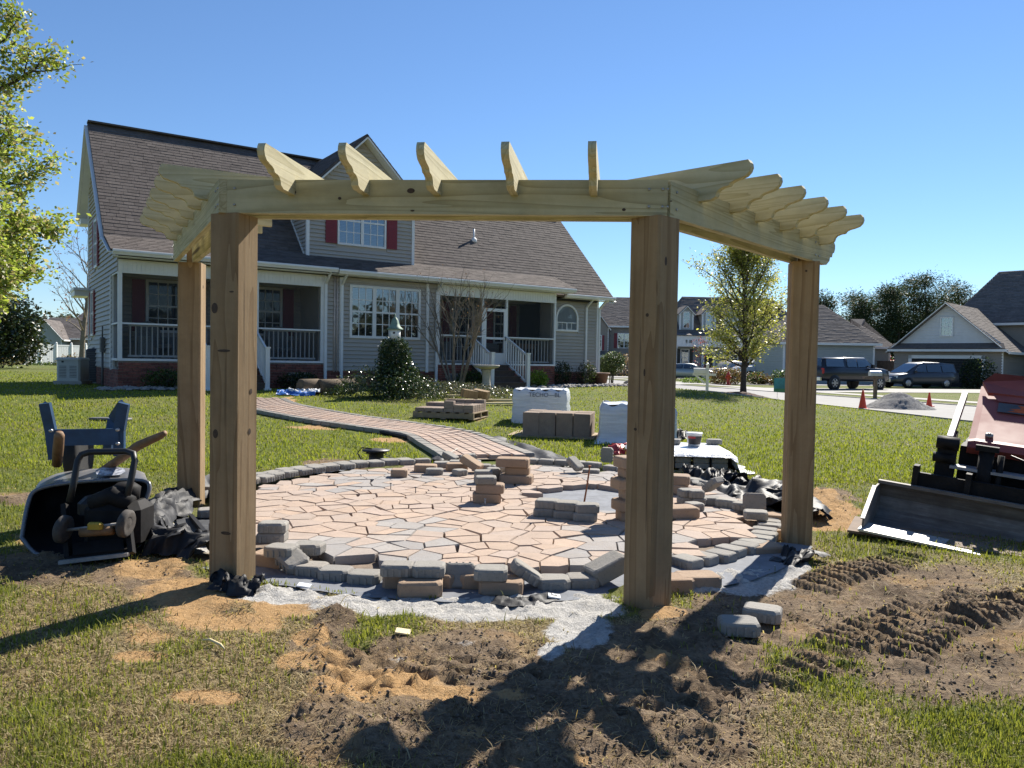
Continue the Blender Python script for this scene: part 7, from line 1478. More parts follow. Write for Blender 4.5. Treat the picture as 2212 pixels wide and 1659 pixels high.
for k_, (a, z, lab) in enumerate((((2.62, 5.92), .012, 'thin plywood sheet poking out under the left end of the loader bucket'),)):
    m = MB(); m.box(.05 if k_ else 0, 1.8 if not k_ else .5, -.02 if k_ else -.08, .55, 0, .018); o = m.build('plywood_sheet', MAT['brownw'] if k_ else MAT['old_wood']); o.location = (a[0], a[1], z + .02); o.rotation_euler = (0, math.radians(2.5), math.radians(-29 - 3 * k_)); tag(o, lab, 'plywood')
m = MB(); p = g(238, 908); m.bbox(-.32, .32, -.12, .12, 0, .03, .01); m.box(-.30, .30, -.10, .10, .03, .036); o = m.build('metal_tray', MAT['vent_metal']); o.location = (p.x, p.y, tz(p.x, p.y) + .01); tag(o, 'flat dark metal tray lying on the lawn behind the wheelbarrow', 'tray')
# bits of litter
m = MB(); p = g(452, 1402, 0); m.tube([(0, 0, 0), (.05, -.02, .012), (.12, -.075, .010), (.15, -.11, .004)], [.003, .006, .006, .003], 6); o = m.build('wood_splinter', MAT['lumber']); o.location = (p.x - .06, p.y + .05, gz(p.x, p.y) + .02); tag(o, 'curved pale wood splinter lying in the grass at the left', 'splinter')
for (px, py), lab in (((868, 1372), 'small yellow wood chip on the soil before the patio'), ((1195, 1296), 'pale scrap of film at the end of the rolled fabric'), ((655, 1270), 'flat pale stone flake on the sand')):
    p = g(px, py, 0); m = MB(); m.prism([(-.04, -.02), (.03, -.03), (.05, .02), (-.02, .03)], 0, .008); o = m.build('scrap', MAT['lumber'] if 'wood' in lab else MAT['wrap']); o.location = (p.x, p.y, gz(p.x, p.y) + .012); o.rotation_euler = (.15, .2, .4); tag(o, lab, 'scrap')
# ------------------------------------------------------------------ foliage
def leaf_mat(name, gloss=.45, trans=.45, spec=.4):
    t = NT(name); a = t.n('ShaderNodeAttribute'); a.attribute_name = 'tint'; t.set(Base_Color=a.outputs['Color'], Roughness=gloss); t.b.inputs['Specular IOR Level'].default_value = spec
    tr = t.n('ShaderNodeBsdfTranslucent'); br = t.mix(1.0, a.outputs['Color'], (1.0, 1.0, .55), 'MULTIPLY'); x = t.n('ShaderNodeVectorMath', operation='SCALE'); t.l(br, x.inputs[0]); x.inputs['Scale'].default_value = 1.5; t.l(x.outputs[0], tr.inputs[0])
    mx = t.n('ShaderNodeMixShader'); mx.inputs[0].default_value = trans; t.l(t.b.outputs[0], mx.inputs[1]); t.l(tr.outputs[0], mx.inputs[2]); t.l(mx.outputs[0], t.out.inputs[0]); return t.m
LEAF = leaf_mat('leaf'); LEAFG = leaf_mat('glossy_leaf', .28, .15, .55); NEEDLE = leaf_mat('needles', .6, .2, .3); BLADE = leaf_mat('grass_blade', .6, .4, .12)
BARK = simple('bark', (.065, .052, .042), .95, .4, 14, .8, 50, 0, .01); BARKP = simple('pale_bark', (.20, .165, .125), .9, .35, 10, .5, 50); BARKG = simple('grey_brown_bark', (.12, .10, .085), .9, .3, 10, .6, 50)
def leaves(name, P, size, cols, mat, parent=None, r=None, up=.3, seed=0, asp=.55, jit=.25):
    """leaf quads at the points P; cols: list of (colour, weight)"""
    r0 = np.random.default_rng(seed); n = len(P); P = np.asarray(P, float)
    d = r0.normal(size=(n, 3)); d[:, 2] = d[:, 2] * .7 - .1; d /= np.linalg.norm(d, axis=1)[:, None]
    q = r0.normal(size=(n, 3)); q[:, 2] += up * 3; q -= d * (q * d).sum(1)[:, None]; q /= np.linalg.norm(q, axis=1)[:, None]; s = np.cross(d, q)
    L = size * r0.uniform(.6, 1.3, (n, 1)); Wd = L * asp / 2
    V = np.stack([P, P + d * L * .5 + s * Wd + q * L * .06, P + d * L, P + d * L * .5 - s * Wd + q * L * .06], 1).reshape(-1, 3)
    T = np.arange(n * 4).reshape(-1, 4); C = np.array([c for c, _ in cols]); w_ = np.array([k for _, k in cols], float); w_ /= w_.sum()
    col = C[r0.choice(len(C), n, p=w_)] * r0.uniform(1 - jit, 1 + jit, (n, 1)); col = np.repeat(np.concatenate([col, np.ones((n, 1))], 1), 4, 0)
    return np_mesh(name, V, T, mat, parent, col, k=4)
def limb(p, d, L, r0_, r1_, seg, wob, rnd, grav=0.0):
    pts = [Vector(p)]; d = Vector(d).normalized()
    for i in range(seg):
        d = (d + Vector((rnd.gauss(0, wob), rnd.gauss(0, wob), rnd.gauss(0, wob) + grav))).normalized(); pts.append(pts[-1] + d * L / seg)
    return pts, [r0_ + (r1_ - r0_) * i / seg for i in range(seg + 1)]
def tree(name, label, base, H, tr, z0, radius, nl, nleaf, lsize, cols, mat, bark, seed, tilt=.55, twigs=7, group=None, prof=None, spread=.16, lean=(0, 0), cat='tree', rise=.05):
    """trunk, limbs, twigs; leaves in clumps along the twigs"""
    rnd = random.Random(seed); r0 = np.random.default_rng(seed); t_ = thing(name, label, cat, base, 0, group); m = MB(); prof = prof or (lambda f: math.sin(math.pi * min(1, max(0, f)) ** .75) ** .8 + .12)
    tp, trr = limb((0, 0, -.2), (lean[0], lean[1], 1), H * .97 + .2, tr, tr * .10, 9, .035, rnd); trr[0] *= 1.25; m.tube(tp, trr, 8); spots = []
    def on(f): k = f * (len(tp) - 1); i = min(int(k), len(tp) - 2); return tp[i].lerp(tp[i + 1], k - i)
    for k in range(nl):
        f = (k + rnd.random()) / nl; z = z0 + (H * .96 - z0) * f ** 1.1; p = on(z / H); R = radius * prof(f); a = k * 2.399 + rnd.uniform(-.4, .4); el = tilt + (1.25 - tilt) * f + rnd.uniform(-.12, .12)
        d = Vector((math.cos(a) * math.cos(el), math.sin(a) * math.cos(el), math.sin(el))); L = R / max(.35, math.cos(el)) * rnd.uniform(.85, 1.15); L = min(L, H - z + .4)
        pts, rs = limb(p, d, L, tr * .32 * (1 - .6 * f) + .008, .006, 6, .12, rnd, rise); m.tube(pts, rs, 5)
        for j in range(twigs):
            u = .25 + .75 * (j + rnd.random()) / twigs; i = min(int(u * 6), 5); q = pts[i].lerp(pts[i + 1], u * 6 - i); dd = (pts[i + 1] - pts[i]).normalized(); tw = (dd + Vector((rnd.gauss(0, .6), rnd.gauss(0, .6), rnd.gauss(.15, .5)))).normalized(); l2 = L * .30 * rnd.uniform(.6, 1.3)
            pt2, rs2 = limb(q, tw, l2, .008 + tr * .03, .003, 4, .18, rnd, rise); m.tube(pt2, rs2, 4, False); spots += [(pt2[1], pt2[2]), (pt2[2], pt2[3]), (pt2[3], pt2[4])]
        spots.append((pts[4], pts[5])); spots.append((pts[5], pts[6]))
    m.build('trunk', bark, t_)
    if nleaf:
        S = np.array([(*a, *b) for a, b in spots]); w_ = r0.gamma(1.3, 1, len(S)); idx = r0.choice(len(S), nleaf, p=w_ / w_.sum()); f = r0.random((nleaf, 1)); P = S[idx, :3] * (1 - f) + S[idx, 3:] * f + r0.normal(0, spread, (nleaf, 3)) * np.array([1, 1, .8])
        leaves('crown', P, lsize, cols, mat, t_, seed=seed + 1)
    return t_
def blob(name, label, base, parts, n, lsize, cols, mat, seed, kind=None, cat='shrub', group=None, stems=True, hollow=.55, asp=.6):
    """a shrub: leaves through the outer part of several overlapping lumps (dx, dy, dz, rx, ry, rz)"""
    r0 = np.random.default_rng(seed); vol = np.array([p[3] * p[4] * p[5] for p in parts]) ** .8; k = r0.choice(len(parts), n, p=vol / vol.sum()); A = np.array(parts)
    d = r0.normal(size=(n, 3)); d /= np.linalg.norm(d, axis=1)[:, None]; rad = (hollow + (1 - hollow) * r0.random((n, 1)) ** .6) * (1 + .16 * r0.normal(size=(n, 1)) * .6); P = A[k, :3] + d * A[k, 3:] * rad; P = P[P[:, 2] > -.02]
    if kind == 'stuff':
        P[:, 0] += base[0]; P[:, 1] += base[1]; P[:, 2] += base[2]; o = leaves(name, P, lsize, cols, mat, None, seed=seed, asp=asp); return tag(o, label, cat, group, 'stuff')
    t_ = thing(name, label, cat, base, 0, group); leaves('foliage', P, lsize, cols, mat, t_, seed=seed, asp=asp)
    if stems:
        m = MB(); rnd = random.Random(seed)
        for i in range(5): p = parts[i % len(parts)]; q_ = Vector((p[0] + rnd.uniform(-.3, .3) * p[3], p[1] + rnd.uniform(-.3, .3) * p[4], p[2] + p[5] * .3)); m.tube([(rnd.uniform(-.05, .05), rnd.uniform(-.05, .05), -.08), q_ * .5 + Vector((0, 0, .02)), q_], [.022, .016, .008], 5)
        m.build('stems', BARKG, t_, kind='stuff')
    return t_
PEAR = [((.235, .30, .065), 5), ((.33, .38, .11), 4), ((.14, .19, .045), 3), ((.38, .32, .20), 2.4), ((.46, .41, .32), 1.2)]
p = at(-78, 855, 11.0)
tree('pear_tree', 'tall fresh leaved pear tree at the left edge of the lawn', (p.x, p.y, tz(p.x, p.y)), 10.0, .15, 1.5, 1.55, 90, 105000, .080, PEAR, LEAF, BARK, 5, .42, 11, spread=.11, prof=lambda f: (1 - .80 * f) ** .6 * min(1, .7 + f * 2))
p = at(1606, 866, 28.8); PT = (p.x, p.y, tz(p.x, p.y))
tree('pear_tree', 'young flowering pear tree in a mulch ring next to the street', PT, 5.6, .13, 1.25, 1.40, 52, 19000, .10, [((.29, .31, .075), 5), ((.40, .39, .13), 4), ((.17, .19, .05), 3), ((.50, .45, .32), 2.2)], LEAF, BARK, 9, .60, 8, spread=.16, prof=lambda f: (math.sin(math.pi * min(1, .22 + f * .80)) ** .8) * 1.0 + .05)
MAT['mulch'] = simple('brown_mulch', (.075, .038, .024), .95, .5, 14, .9, 50, 0, .03); mound('mulch_ring', 'reddish brown mulch ring around the young pear tree', 'mulch', (PT[0] - .15, PT[1] - .45), 1.6, 1.25, .24, MAT['mulch'], 14, n=36)
m = MB(); m.tube([(PT[0] - .15 + 1.6 * math.cos(a), PT[1] - .45 + 1.25 * math.sin(a), tz(PT[0] - .15 + 1.6 * math.cos(a), PT[1] - .45 + 1.25 * math.sin(a)) + .02) for a in np.linspace(0, 2 * math.pi, 40)], .05, 6); o = m.build('edging_ring', MAT['cast_stone']); tag(o, 'thin stone edging around the mulch ring by the street', 'edging')
DK = [((.020, .032, .014), 4), ((.035, .055, .020), 4), ((.055, .080, .030), 2), ((.085, .060, .028), .7)]
p = at(4, 792, 42); blob('magnolia_tree', 'dark glossy magnolia at the left edge in front of the far white fence', (p.x, p.y, tz(p.x, p.y)), [(0, 0, 1.7, 2.1, 2.0, 1.6), (.6, 0, 2.7, 1.5, 1.5, 1.3), (-.6, 0, 3.0, 1.5, 1.5, 1.3), (.9, .2, 1.2, 1.4, 1.2, 1.0)], 9000, .20, DK, LEAFG, 21, cat='tree', hollow=.4)
p = at(176, 792, 42); tree('bare_tree', 'slender bare tree with reddish buds left of the tan house', (p.x, p.y, tz(p.x, p.y)), 8.2, .16, 1.8, 2.4, 26, 650, .13, [((.20, .07, .05), 3), ((.22, .16, .07), 2)], LEAF, BARKP, 31, .55, 8, spread=.06, prof=lambda f: (1 - f) ** .6 * .95 + .1)
# crape myrtle
def vase(name, label, base, H, n, seed, bark, spreadr=1.0, sub=6, seeds=240):
    rnd = random.Random(seed); t_ = thing(name, label, 'tree', base); m = MB(); tips = []
    for k in range(n):
        a = 2 * math.pi * k / n + rnd.uniform(-.4, .4); el = 1.25 + rnd.uniform(-.12, .1); d = Vector((math.cos(a) * math.cos(el), math.sin(a) * math.cos(el) * .8, math.sin(el))); p0 = Vector((.10 * math.cos(a), .10 * math.sin(a), -.1)); pts, rs = limb(p0, d, H * .62, .036, .020, 5, .05, rnd); m.tube(pts, rs, 7)
        for j in range(sub):
            i = rnd.choice((3, 4, 5)); q_ = pts[i]; d2 = ((pts[i] - pts[i - 1]).normalized() + Vector((rnd.gauss(0, .42) * spreadr, rnd.gauss(0, .36) * spreadr, .25))).normalized(); p2, r2 = limb(q_, d2, H * rnd.uniform(.28, .46), .014, .006, 5, .07, rnd, .02); m.tube(p2, r2, 5, False)
            for l in range(5):
                q3 = p2[rnd.choice((2, 3, 4, 5))]; d3 = ((p2[5] - p2[4]).normalized() + Vector((rnd.gauss(0, .5), rnd.gauss(0, .5), rnd.gauss(.1, .3)))).normalized(); p3, r3 = limb(q3, d3, H * rnd.uniform(.10, .2), .006, .0025, 3, .1, rnd); m.tube(p3, r3, 4, False); tips.append(p3[-1])
    m.build('trunk', bark, t_); r0 = np.random.default_rng(seed); P = np.array([tips[i] for i in r0.integers(len(tips), size=seeds)]) + r0.normal(0, .03, (seeds, 3)); leaves('seed_heads', P, .035, [((.10, .06, .05), 1), ((.16, .09, .06), 1)], LEAF, t_, seed=seed, asp=.8)['kind'] = 'stuff'; return t_
p = g(985, 842); vase('crape_myrtle', 'bare many stemmed crape myrtle in front of the right porch', (p.x, p.y + .2, tz(p.x, p.y)), 3.35, 8, 8, BARKP)
# ivy and ground cover
p = at(852, 800, g(852, 868).y + 1.3); p.y -= 1.3; IV = [((.022, .040, .014), 4), ((.040, .070, .022), 4), ((.075, .11, .045), 2), ((.16, .19, .11), .6)]
bx, by = p.x, p.y + 1.3; zi = tz(bx, by)
blob('ivy', 'dark green ivy smothering the post below the white bird house', (bx, by, zi), [(0, 0, .75, .42, .40, .62), (.0, 0, 1.12, .36, .34, .36), (.10, -.05, .42, .55, .5, .5)], 11000, .062, IV, LEAFG, 41, cat='ivy', hollow=.72)
blob('ground_cover', 'low dark ivy skirt spreading left below the bird house', (bx, by, zi), [(-.25, -.35, .0, 1.15, .9, .75), (-.75, -.55, -.1, .95, .7, .42), (.35, -.5, .0, .9, .8, .62)], 11000, .055, IV, LEAFG, 42, kind='stuff', cat='ivy', hollow=.78)
VAR = [((.10, .115, .070), 4), ((.055, .070, .032), 4), ((.25, .25, .20), 2.5), ((.16, .12, .09), 2)]
gx, gy = g(985, 862).x, g(985, 862).y + .6; blob('ground_cover', 'pale speckled ground cover bed between the ivy and the bird bath', (gx, gy, tz(gx, gy)), [(-.6, -.15, 0, 1.0, .8, .40), (.3, .1, 0, 1.1, .9, .34), (1.1, .3, 0, .9, .8, .24), (-.2, .7, 0, 1.2, .8, .36)], 15000, .048, VAR, LEAFG, 43, kind='stuff', cat='ground cover', hollow=.82)
# shrubs round the house
YG = [((.20, .30, .04), 3), ((.13, .20, .03), 3), ((.30, .36, .10), 1)]; GR = [((.05, .085, .022), 4), ((.085, .13, .035), 3), ((.028, .045, .015), 3)]
def shrub(name, label, s, d, rx, h, n, cols, seed, ls=.06, mat=LEAF, group=None):
    x, y, z = local(s, d); blob(name, label, (x, y, tz(x, y)), [(0, 0, h * .45, rx, rx * .9, h * .55), (rx * .3, 0, h * .55, rx * .7, rx * .7, h * .45)], n, ls, cols, mat, seed, group=group)
shrub('shrub', 'low green shrub on the stones before the brick base of the left porch', .95, -.5, .50, .50, 1600, GR, 51); shrub('shrub', 'low dark shrub under the left porch right of the white stair post', 4.3, -.5, .55, .45, 1600, DK, 52); shrub('shrub', 'low green shrub at the brick base behind the bird bath', 9.7, -.6, .5, .5, 1600, GR, 53)
shrub('shrub', 'bright yellow green shrub just right of the right porch stairs', 12.0, -1.0, .34, .55, 1100, YG, 54, .075); shrub('shrub', 'dark upright shrub at the porch corner below the arched window', 13.75, .0, .36, .85, 1400, DK, 55); shrub('shrub', 'dark shrub under the right edge of the arched window', 14.85, .0, .38, .85, 1400, DK, 56)
p = at(1320, 832, 29.5); blob('shrub', 'rounded garden shrub on short stems past the right corner of the tan house', (p.x, p.y, tz(p.x, p.y) - .05), [(0, 0, .88, .52, .5, .42), (.1, 0, 1.05, .40, .4, .28), (-.15, 0, .75, .38, .4, .3)], 3600, .07, GR + [((.35, .40, .22), .7)], LEAFG, 57)
# across the street
def far_shrub(name, label, px, py, Y, rx, h, n, cols, seed, ls=.12, group=None, ry=None):
    p = at(px, py, Y); ry = ry or rx; r = random.Random(seed); blob(name, label, (p.x, p.y, -.1), [(r.uniform(-.2, .2) * rx, 0, h * .4, rx * .8, ry * .8, h * .55), (-.45 * rx, 0, h * .4, rx * .55, ry * .7, h * .5), (.45 * rx, 0, h * .45, rx * .55, ry * .7, h * .5)], n, ls, cols, LEAF, seed, group=group, stems=False)
BRN = [((.16, .09, .04), 4), ((.10, .07, .03), 3), ((.07, .085, .03), 2)]; PUR = [((.075, .012, .028), 4), ((.12, .02, .04), 3), ((.04, .01, .02), 2)]
far_shrub('hedge', 'clipped brown hedge behind the red fire hydrant', 1568, 822, 54, 1.25, 1.25, 2600, BRN, 61, .13); far_shrub('shrub', 'olive shrub right of the tree trunk across the street', 1632, 820, 55, .8, 1.0, 1300, BRN + GR, 62); far_shrub('shrub', 'low brown shrub in the middle of the row across the street', 1660, 822, 55, .8, .7, 900, BRN, 63); far_shrub('shrub', 'dark green shrub beside the far right post across the street', 1690, 820, 54, .8, 1.2, 1300, GR, 64); far_shrub('shrub', 'spreading bright green plant in front of the silver sedan', 1507, 826, 56, 1.3, .45, 1100, YG + GR, 65)
for i, (px, rx) in enumerate(((1470, 1.6), (1512, 1.5), (1556, 1.6))): far_shrub('shrub', ('left', 'middle', 'right')[i] + ' purple leaved shrub along the porch of the dormer house', px, 806, 75.5, rx, 1.35, 1300, PUR, 66 + i, .16, group='purple shrubs along the porch')
p = at(1512, 806, 73); tree('young_red_tree', 'thin red leaved sapling in front of the white porch columns', (p.x, p.y, -.1), 3.6, .05, .8, .6, 10, 260, .13, [((.30, .06, .07), 1), ((.20, .05, .05), 1)], LEAF, BARK, 70, .8, 4); far_shrub('azalea', 'pink red flowering azalea behind the brown board fence', 1903, 812, 66, 1.3, 2.6, 1400, [((.60, .10, .12), 4), ((.45, .08, .10), 2), ((.06, .09, .03), 1)], 71, .16); far_shrub('shrub', 'tall dark bush at the right side of the open garage', 2112, 836, 53.5, 1.2, 2.3, 2600, DK, 72, .15); far_shrub('shrub', 'brown leafless looking shrub before the tall taupe house', 1338, 808, 80, 1.4, 2.6, 1500, [((.22, .15, .10), 1), ((.17, .11, .08), 1)], 73, .14); far_shrub('shrub', 'small green weeds at the foot of the white mailbox', 1518, 860, 31.8, .45, .28, 500, GR, 74, .07)
for k, (px, rx, cols) in enumerate(((20, 1.6, BRN), (95, 1.3, GR), (150, 1.0, BRN))): far_shrub('shrub', ('brown shrub at the left end of the far white fence', 'green shrub before the middle of the far white fence', 'brown shrub near the air conditioner before the far fence')[k], px, 786, 60, rx, 1.4 if k != 1 else .8, 900, cols, 76 + k, .16)
# pines behind the houses
PN = [((.030, .048, .022), 4), ((.050, .072, .030), 4), ((.075, .095, .045), 2)]
def pine(px, pytop, Y, seed, label, dens=1.0):
    p = at(px, pytop, Y); H = p.z + .1; r0 = np.random.default_rng(seed); rnd = random.Random(seed); t_ = thing('pine_tree', label, 'tree', (p.x, Y, -.1), 0, 'pines behind the houses'); m = MB(); tp, tr_ = limb((0, 0, -.2), (0, 0, 1), H, .20, .04, 8, .03, rnd); m.tube(tp, tr_, 6); P = []
    for k in range(int(32 * dens)):
        f = rnd.uniform(.30, 1); z = H * f; i = min(int(f * 8), 7); q_ = tp[i].lerp(tp[i + 1], f * 8 - i); a = rnd.uniform(0, 6.28); L = (1.25 - f) * H * .24 * rnd.uniform(.5, 1.2) + .4; d = Vector((math.cos(a), math.sin(a), .25)); e = q_ + d * L; m.tube([q_, q_.lerp(e, .5) + Vector((0, 0, -.1)), e], [.05, .03, .015], 4, False)
        for j in range(3): c_ = q_.lerp(e, rnd.uniform(.45, 1.05)) + Vector((rnd.gauss(0, .3), rnd.gauss(0, .3), rnd.gauss(.1, .25))); P.append(np.array(c_) + r0.normal(0, 1, (90, 3)) * np.array([.58, .58, .36]))
    m.build('trunk', BARK, t_); leaves('crown', np.concatenate(P), .36, PN, NEEDLE, t_, seed=seed, asp=.28)
LBL = ['lone pine top peeping over the ridge of the grey-blue house', 'leftmost pine of the row behind the brown board fence', 'second pine from the left behind the brown board fence', 'third pine from the left in the row behind the garages', 'fourth pine of the row, lower than its right neighbour', 'tall pine left of the two highest crowns', 'highest pine of the row behind the garage house', 'second highest pine, touching the garage roof outline', 'rightmost pine disappearing behind the big hip roof', 'short pine low between the first two pines', 'short dark pine low in the middle of the row', 'short pine low near the garage house gable']
for i, (px, py) in enumerate(((1798, 636), (1850, 640), (1885, 644), (1915, 634), (1945, 622), (1975, 605), (2015, 598), (2050, 612), (2085, 622), (1865, 690), (1930, 680), (2000, 676))): pine(px, py, 104 + (i * 7) % 13, 90 + i, LBL[i])
r0 = np.random.default_rng(5); n_ = 16000; xx = r0.uniform(-150, 190, n_); P = np.stack([xx, 150 + r0.normal(0, 5, n_), r0.uniform(0, 1, n_) ** 1.1 * (5.5 + 4.5 * fbm(xx * .11, xx * 0 + 3, 4, 9)) - .3], 1)
tag(leaves('treeline', P, 1.1, [((.045, .055, .035), 3), ((.065, .075, .048), 3), ((.085, .08, .055), 1)], NEEDLE, None, seed=5, asp=.7), 'dark line of far trees beyond the houses', 'trees', kind='stuff')
xx = r0.uniform(-120, 120, 9000); P = np.stack([xx, -52 + r0.normal(0, 4, 9000), r0.uniform(0, 1, 9000) * (5.0 + 5.5 * fbm(xx * .13, xx * 0 + 5, 4, 12)) - .3], 1)
yy = r0.uniform(-100, 42, 9000); P = np.concatenate([P, np.stack([88 + r0.normal(0, 4, 9000), yy, r0.uniform(0, 1, 9000) * (6.5 + 5.5 * fbm(yy * .13, yy * 0 + 9, 4, 13)) - .3], 1)])
tag(leaves('treeline', P, 1.5, [((.045, .055, .035), 3), ((.065, .075, .048), 3)], NEEDLE, None, seed=6, asp=.8), 'line of trees across the back of the yard that the windows mirror', 'trees', kind='stuff')
for i, (px, py) in enumerate(((144, 692), (122, 712), (98, 716))): p = at(px, py, 115); tree('far_tree', ('hazy far tree whose round top stands above the left neighbour roof', 'second far tree left of the bare tree', 'low far tree right of the magnolia')[i], (p.x, 115, .2), p.z, .2, 2.0, 2.6, 16, 1500, .42, PN, NEEDLE, BARK, 120 + i, .6, 5, spread=.35, group='far trees on the left')
# ------------------------------------------------------------------ grass
def seg_dist(x, y, P):
    d = np.full(len(x), 1e9)
    for a, b in zip(P, P[1:]):
        v = np.array([b.x - a.x, b.y - a.y]); L2 = v @ v + 1e-9; t_ = np.clip(((x - a.x) * v[0] + (y - a.y) * v[1]) / L2, 0, 1); d = np.minimum(d, np.hypot(x - a.x - t_ * v[0], y - a.y - t_ * v[1]))
    return d
def grass(name, label, N, Ya, Yb, pw, seed, hb, wb_, nseg=2):
    r0 = np.random.default_rng(seed); u = r0.random(N); e = 1 - pw; Y = (Ya ** e + u * (Yb ** e - Ya ** e)) ** (1 / e); X = r0.uniform(-.80, .80, N) * Y + r0.normal(0, .3, N)
    w, o, m_ = masks(X, Y); r = np.hypot(X - PC[0], Y - PC[1]); n1 = fbm(X * 1.1, Y * 1.1, 4, 61); n2 = fbm(X * 4.5, Y * 4.5, 3, 62)
    rx, ry = X - HO[0], Y - HO[1]; s = rx * HU[0] + ry * HU[1]; d = rx * HW[0] + ry * HW[1]
    q = (X - SA.x) * SN.x + (Y - SA.y) * SN.y
    keep = (r > 2.72) & (q < -.15) & ~((d > -.5) & (s > -.2) & (s < 16.2)) & (r0.random(N) > np.clip(w * 1.5, 0, .995)) & (r0.random(N) > np.clip(o * 1.15, 0, .98)) & (r0.random(N) > np.clip(m_ * 1.1, 0, .955)) & (r0.random(N) < .55 + .9 * n2)
    keep &= (seg_dist(X, Y, mid) > .78) & (np.hypot((X - 8.45) / 1.55, (Y - 28.3) / 1.2) > 1)
    X, Y, w, o, m_, n1, n2 = [v[keep] for v in (X, Y, w, o, m_, n1, n2)]; N = len(X); Z = ground_z(X, Y) if Ya < 9 else terrain(X, Y)
    near = np.clip((5.6 - Y) / 2.2, 0, 1); patch = np.clip((fbm(X * .9 + 3, Y * .9, 3, 63) - .44) * 5, 0, 1)
    tha = thatch(X, Y) if Ya < 9 else 0 * X; dryp = np.clip((.10 if Ya < 8 else .03) + .80 * tha + .5 * m_ + .4 * o + (n1 - .5) * .6, .04, .97); dry = r0.random(N) < dryp
    h = hb * r0.uniform(.45, 1.3, N) * np.where(r0.random(N) < .05, 1.7, 1.0) * np.where(dry, .8, 1.0) * (1 + .25 * (Y > 9)); wd = wb_ * (np.maximum(Y, 2.4) / 3) ** .75 * r0.uniform(.7, 1.3, N); a = r0.uniform(0, 2 * math.pi, N); lean = np.where(dry, r0.uniform(.6, 2.6, N), r0.uniform(.1, 1.0, N)) * h
    h = np.where(dry, h * r0.uniform(.15, .8, N), h); ca, sa = np.cos(a), np.sin(a); B = np.stack([X, Y, Z - .006], 1); S_ = np.stack([-sa, ca, 0 * a], 1) * (wd / 2)[:, None]; D_ = np.stack([ca, sa, 0 * a], 1)
    mid_ = B + D_ * (lean * .35)[:, None]; mid_[:, 2] += h * .62 + .006; tip = B + D_ * lean[:, None]; tip[:, 2] += h + .004
    V = np.stack([B - S_, B + S_, mid_ + S_ * .75, mid_ - S_ * .75, tip], 1).reshape(-1, 3); i = np.arange(N)[:, None] * 5; T = np.concatenate([i + [0, 1, 2], i + [0, 2, 3], i + [3, 2, 4]], 0)
    f = r0.random((N, 1)); G1 = np.array([.150, .190, .026]); G2 = np.array([.290, .310, .055]); D1 = np.array([.29, .23, .12]); D2 = np.array([.52, .43, .26]); B1 = np.array([.13, .095, .055]); G1, G2 = (G1 * np.array([.88, .84, 1.1]), G2 * np.array([.84, .80, 1.15])) if Ya < 8 else (G1, G2); col = np.where(dry[:, None], D1 + (D2 - D1) * f, G1 + (G2 - G1) * f); col = np.where((dry & (r0.random(N) < .3))[:, None], B1, col)
    col *= (.8 + .4 * n2)[:, None]; col = np.repeat(np.concatenate([col, np.ones((N, 1))], 1), 5, 0)
    o_ = np_mesh(name, V, T, BLADE, None, col); o_['kind'] = 'stuff'; tag(o_, label, 'grass', kind='stuff'); return N
n_a = grass('grass', 'short mixed green and dry grass in the foreground', 270000, 1.75, 9.0, 1.5, 11, .030, .0046)
n_b = grass('lawn_grass', 'mown green lawn beyond the patio', 130000, 8.5, 34, 1.7, 12, .032, .0050)
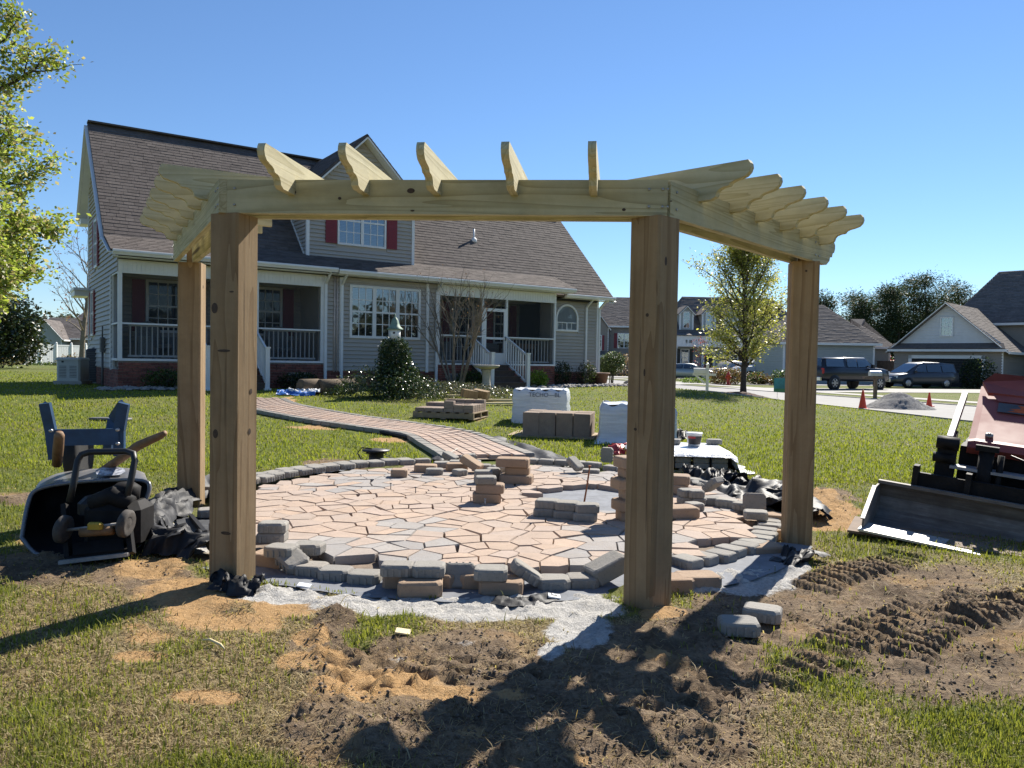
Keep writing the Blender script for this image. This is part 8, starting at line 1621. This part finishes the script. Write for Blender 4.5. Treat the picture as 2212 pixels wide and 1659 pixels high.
# clods and straw on the bare soil
r0 = np.random.default_rng(3); N = 26000; Y = (1.8 ** -.6 + r0.random(N) * (8 ** -.6 - 1.8 ** -.6)) ** (1 / -.6); X = r0.uniform(-.75, .75, N) * Y; w, o, m_ = masks(X, Y); k = (m_ > .35) & (w < .5) & (np.hypot(X - PC[0], Y - PC[1]) > 2.75) & (fbm(X * 3, Y * 3, 3, 71) > .43); X, Y = X[k][:2600], Y[k][:2600]; Z = ground_z(X, Y)
base = np.array([(1, 0, 0), (-1, 0, 0), (0, 1, 0), (0, -1, 0), (0, 0, 1), (0, 0, -.6), (.65, .6, .5), (-.6, .65, .5), (.6, -.65, .5), (-.65, -.6, .5)]); tri = np.array([(4, 6, 7), (4, 7, 9), (4, 9, 8), (4, 8, 6), (0, 2, 6), (2, 1, 7), (1, 3, 9), (3, 0, 8), (2, 7, 6), (1, 9, 7), (3, 8, 9), (0, 6, 8)])
sz = np.clip(r0.lognormal(-5.3, .5, len(X)), .002, .010); V = base[None] * r0.uniform(.6, 1.3, (len(X), 10, 3)) * sz[:, None, None] + np.stack([X, Y, Z + sz * .25], 1)[:, None]; T = (tri[None] + 10 * np.arange(len(X))[:, None, None]).reshape(-1, 3)
MAT['clod'] = simple('soil_clod', (.15, .11, .076), .95, .5, 3, .5, 60); o = np_mesh('soil_clods', V.reshape(-1, 3), T, MAT['clod']); tag(o, 'loose crumbs of dark soil on the churned ground', 'soil', kind='stuff')
N = 16000; Y = (1.8 ** -.6 + r0.random(N) * (7.5 ** -.6 - 1.8 ** -.6)) ** (1 / -.6); X = r0.uniform(-.75, .75, N) * Y; w, o, m_ = masks(X, Y); k = (np.maximum(m_, .7 * o) > .3) & (w < .4) & (np.hypot(X - PC[0], Y - PC[1]) > 2.8) & (fbm(X * 2.2, Y * 2.2, 3, 72) > .46); X, Y = X[k], Y[k]; N = len(X); Z = ground_z(X, Y); a = r0.uniform(0, 6.28, N); L = r0.uniform(.015, .06, N); el = r0.normal(.15, .35, N)
D_ = np.stack([np.cos(a) * np.cos(el), np.sin(a) * np.cos(el), np.abs(np.sin(el))], 1) * L[:, None]; S_ = np.stack([-np.sin(a), np.cos(a), 0 * a], 1) * .0016; B = np.stack([X, Y, Z + .004], 1); V = np.stack([B - S_, B + S_, B + D_ + S_ * .5, B + D_ - S_ * .5], 1).reshape(-1, 3); c_ = np.array([.30, .22, .12]) * r0.uniform(.35, 1.5, (N, 1)); o = np_mesh('straw', V, np.arange(4 * N).reshape(-1, 4), BLADE, None, np.repeat(np.concatenate([c_, np.ones((N, 1))], 1), 4, 0), k=4); tag(o, 'dead grass stems strewn over the bare soil', 'straw', kind='stuff')
print('grass', n_a, n_b)
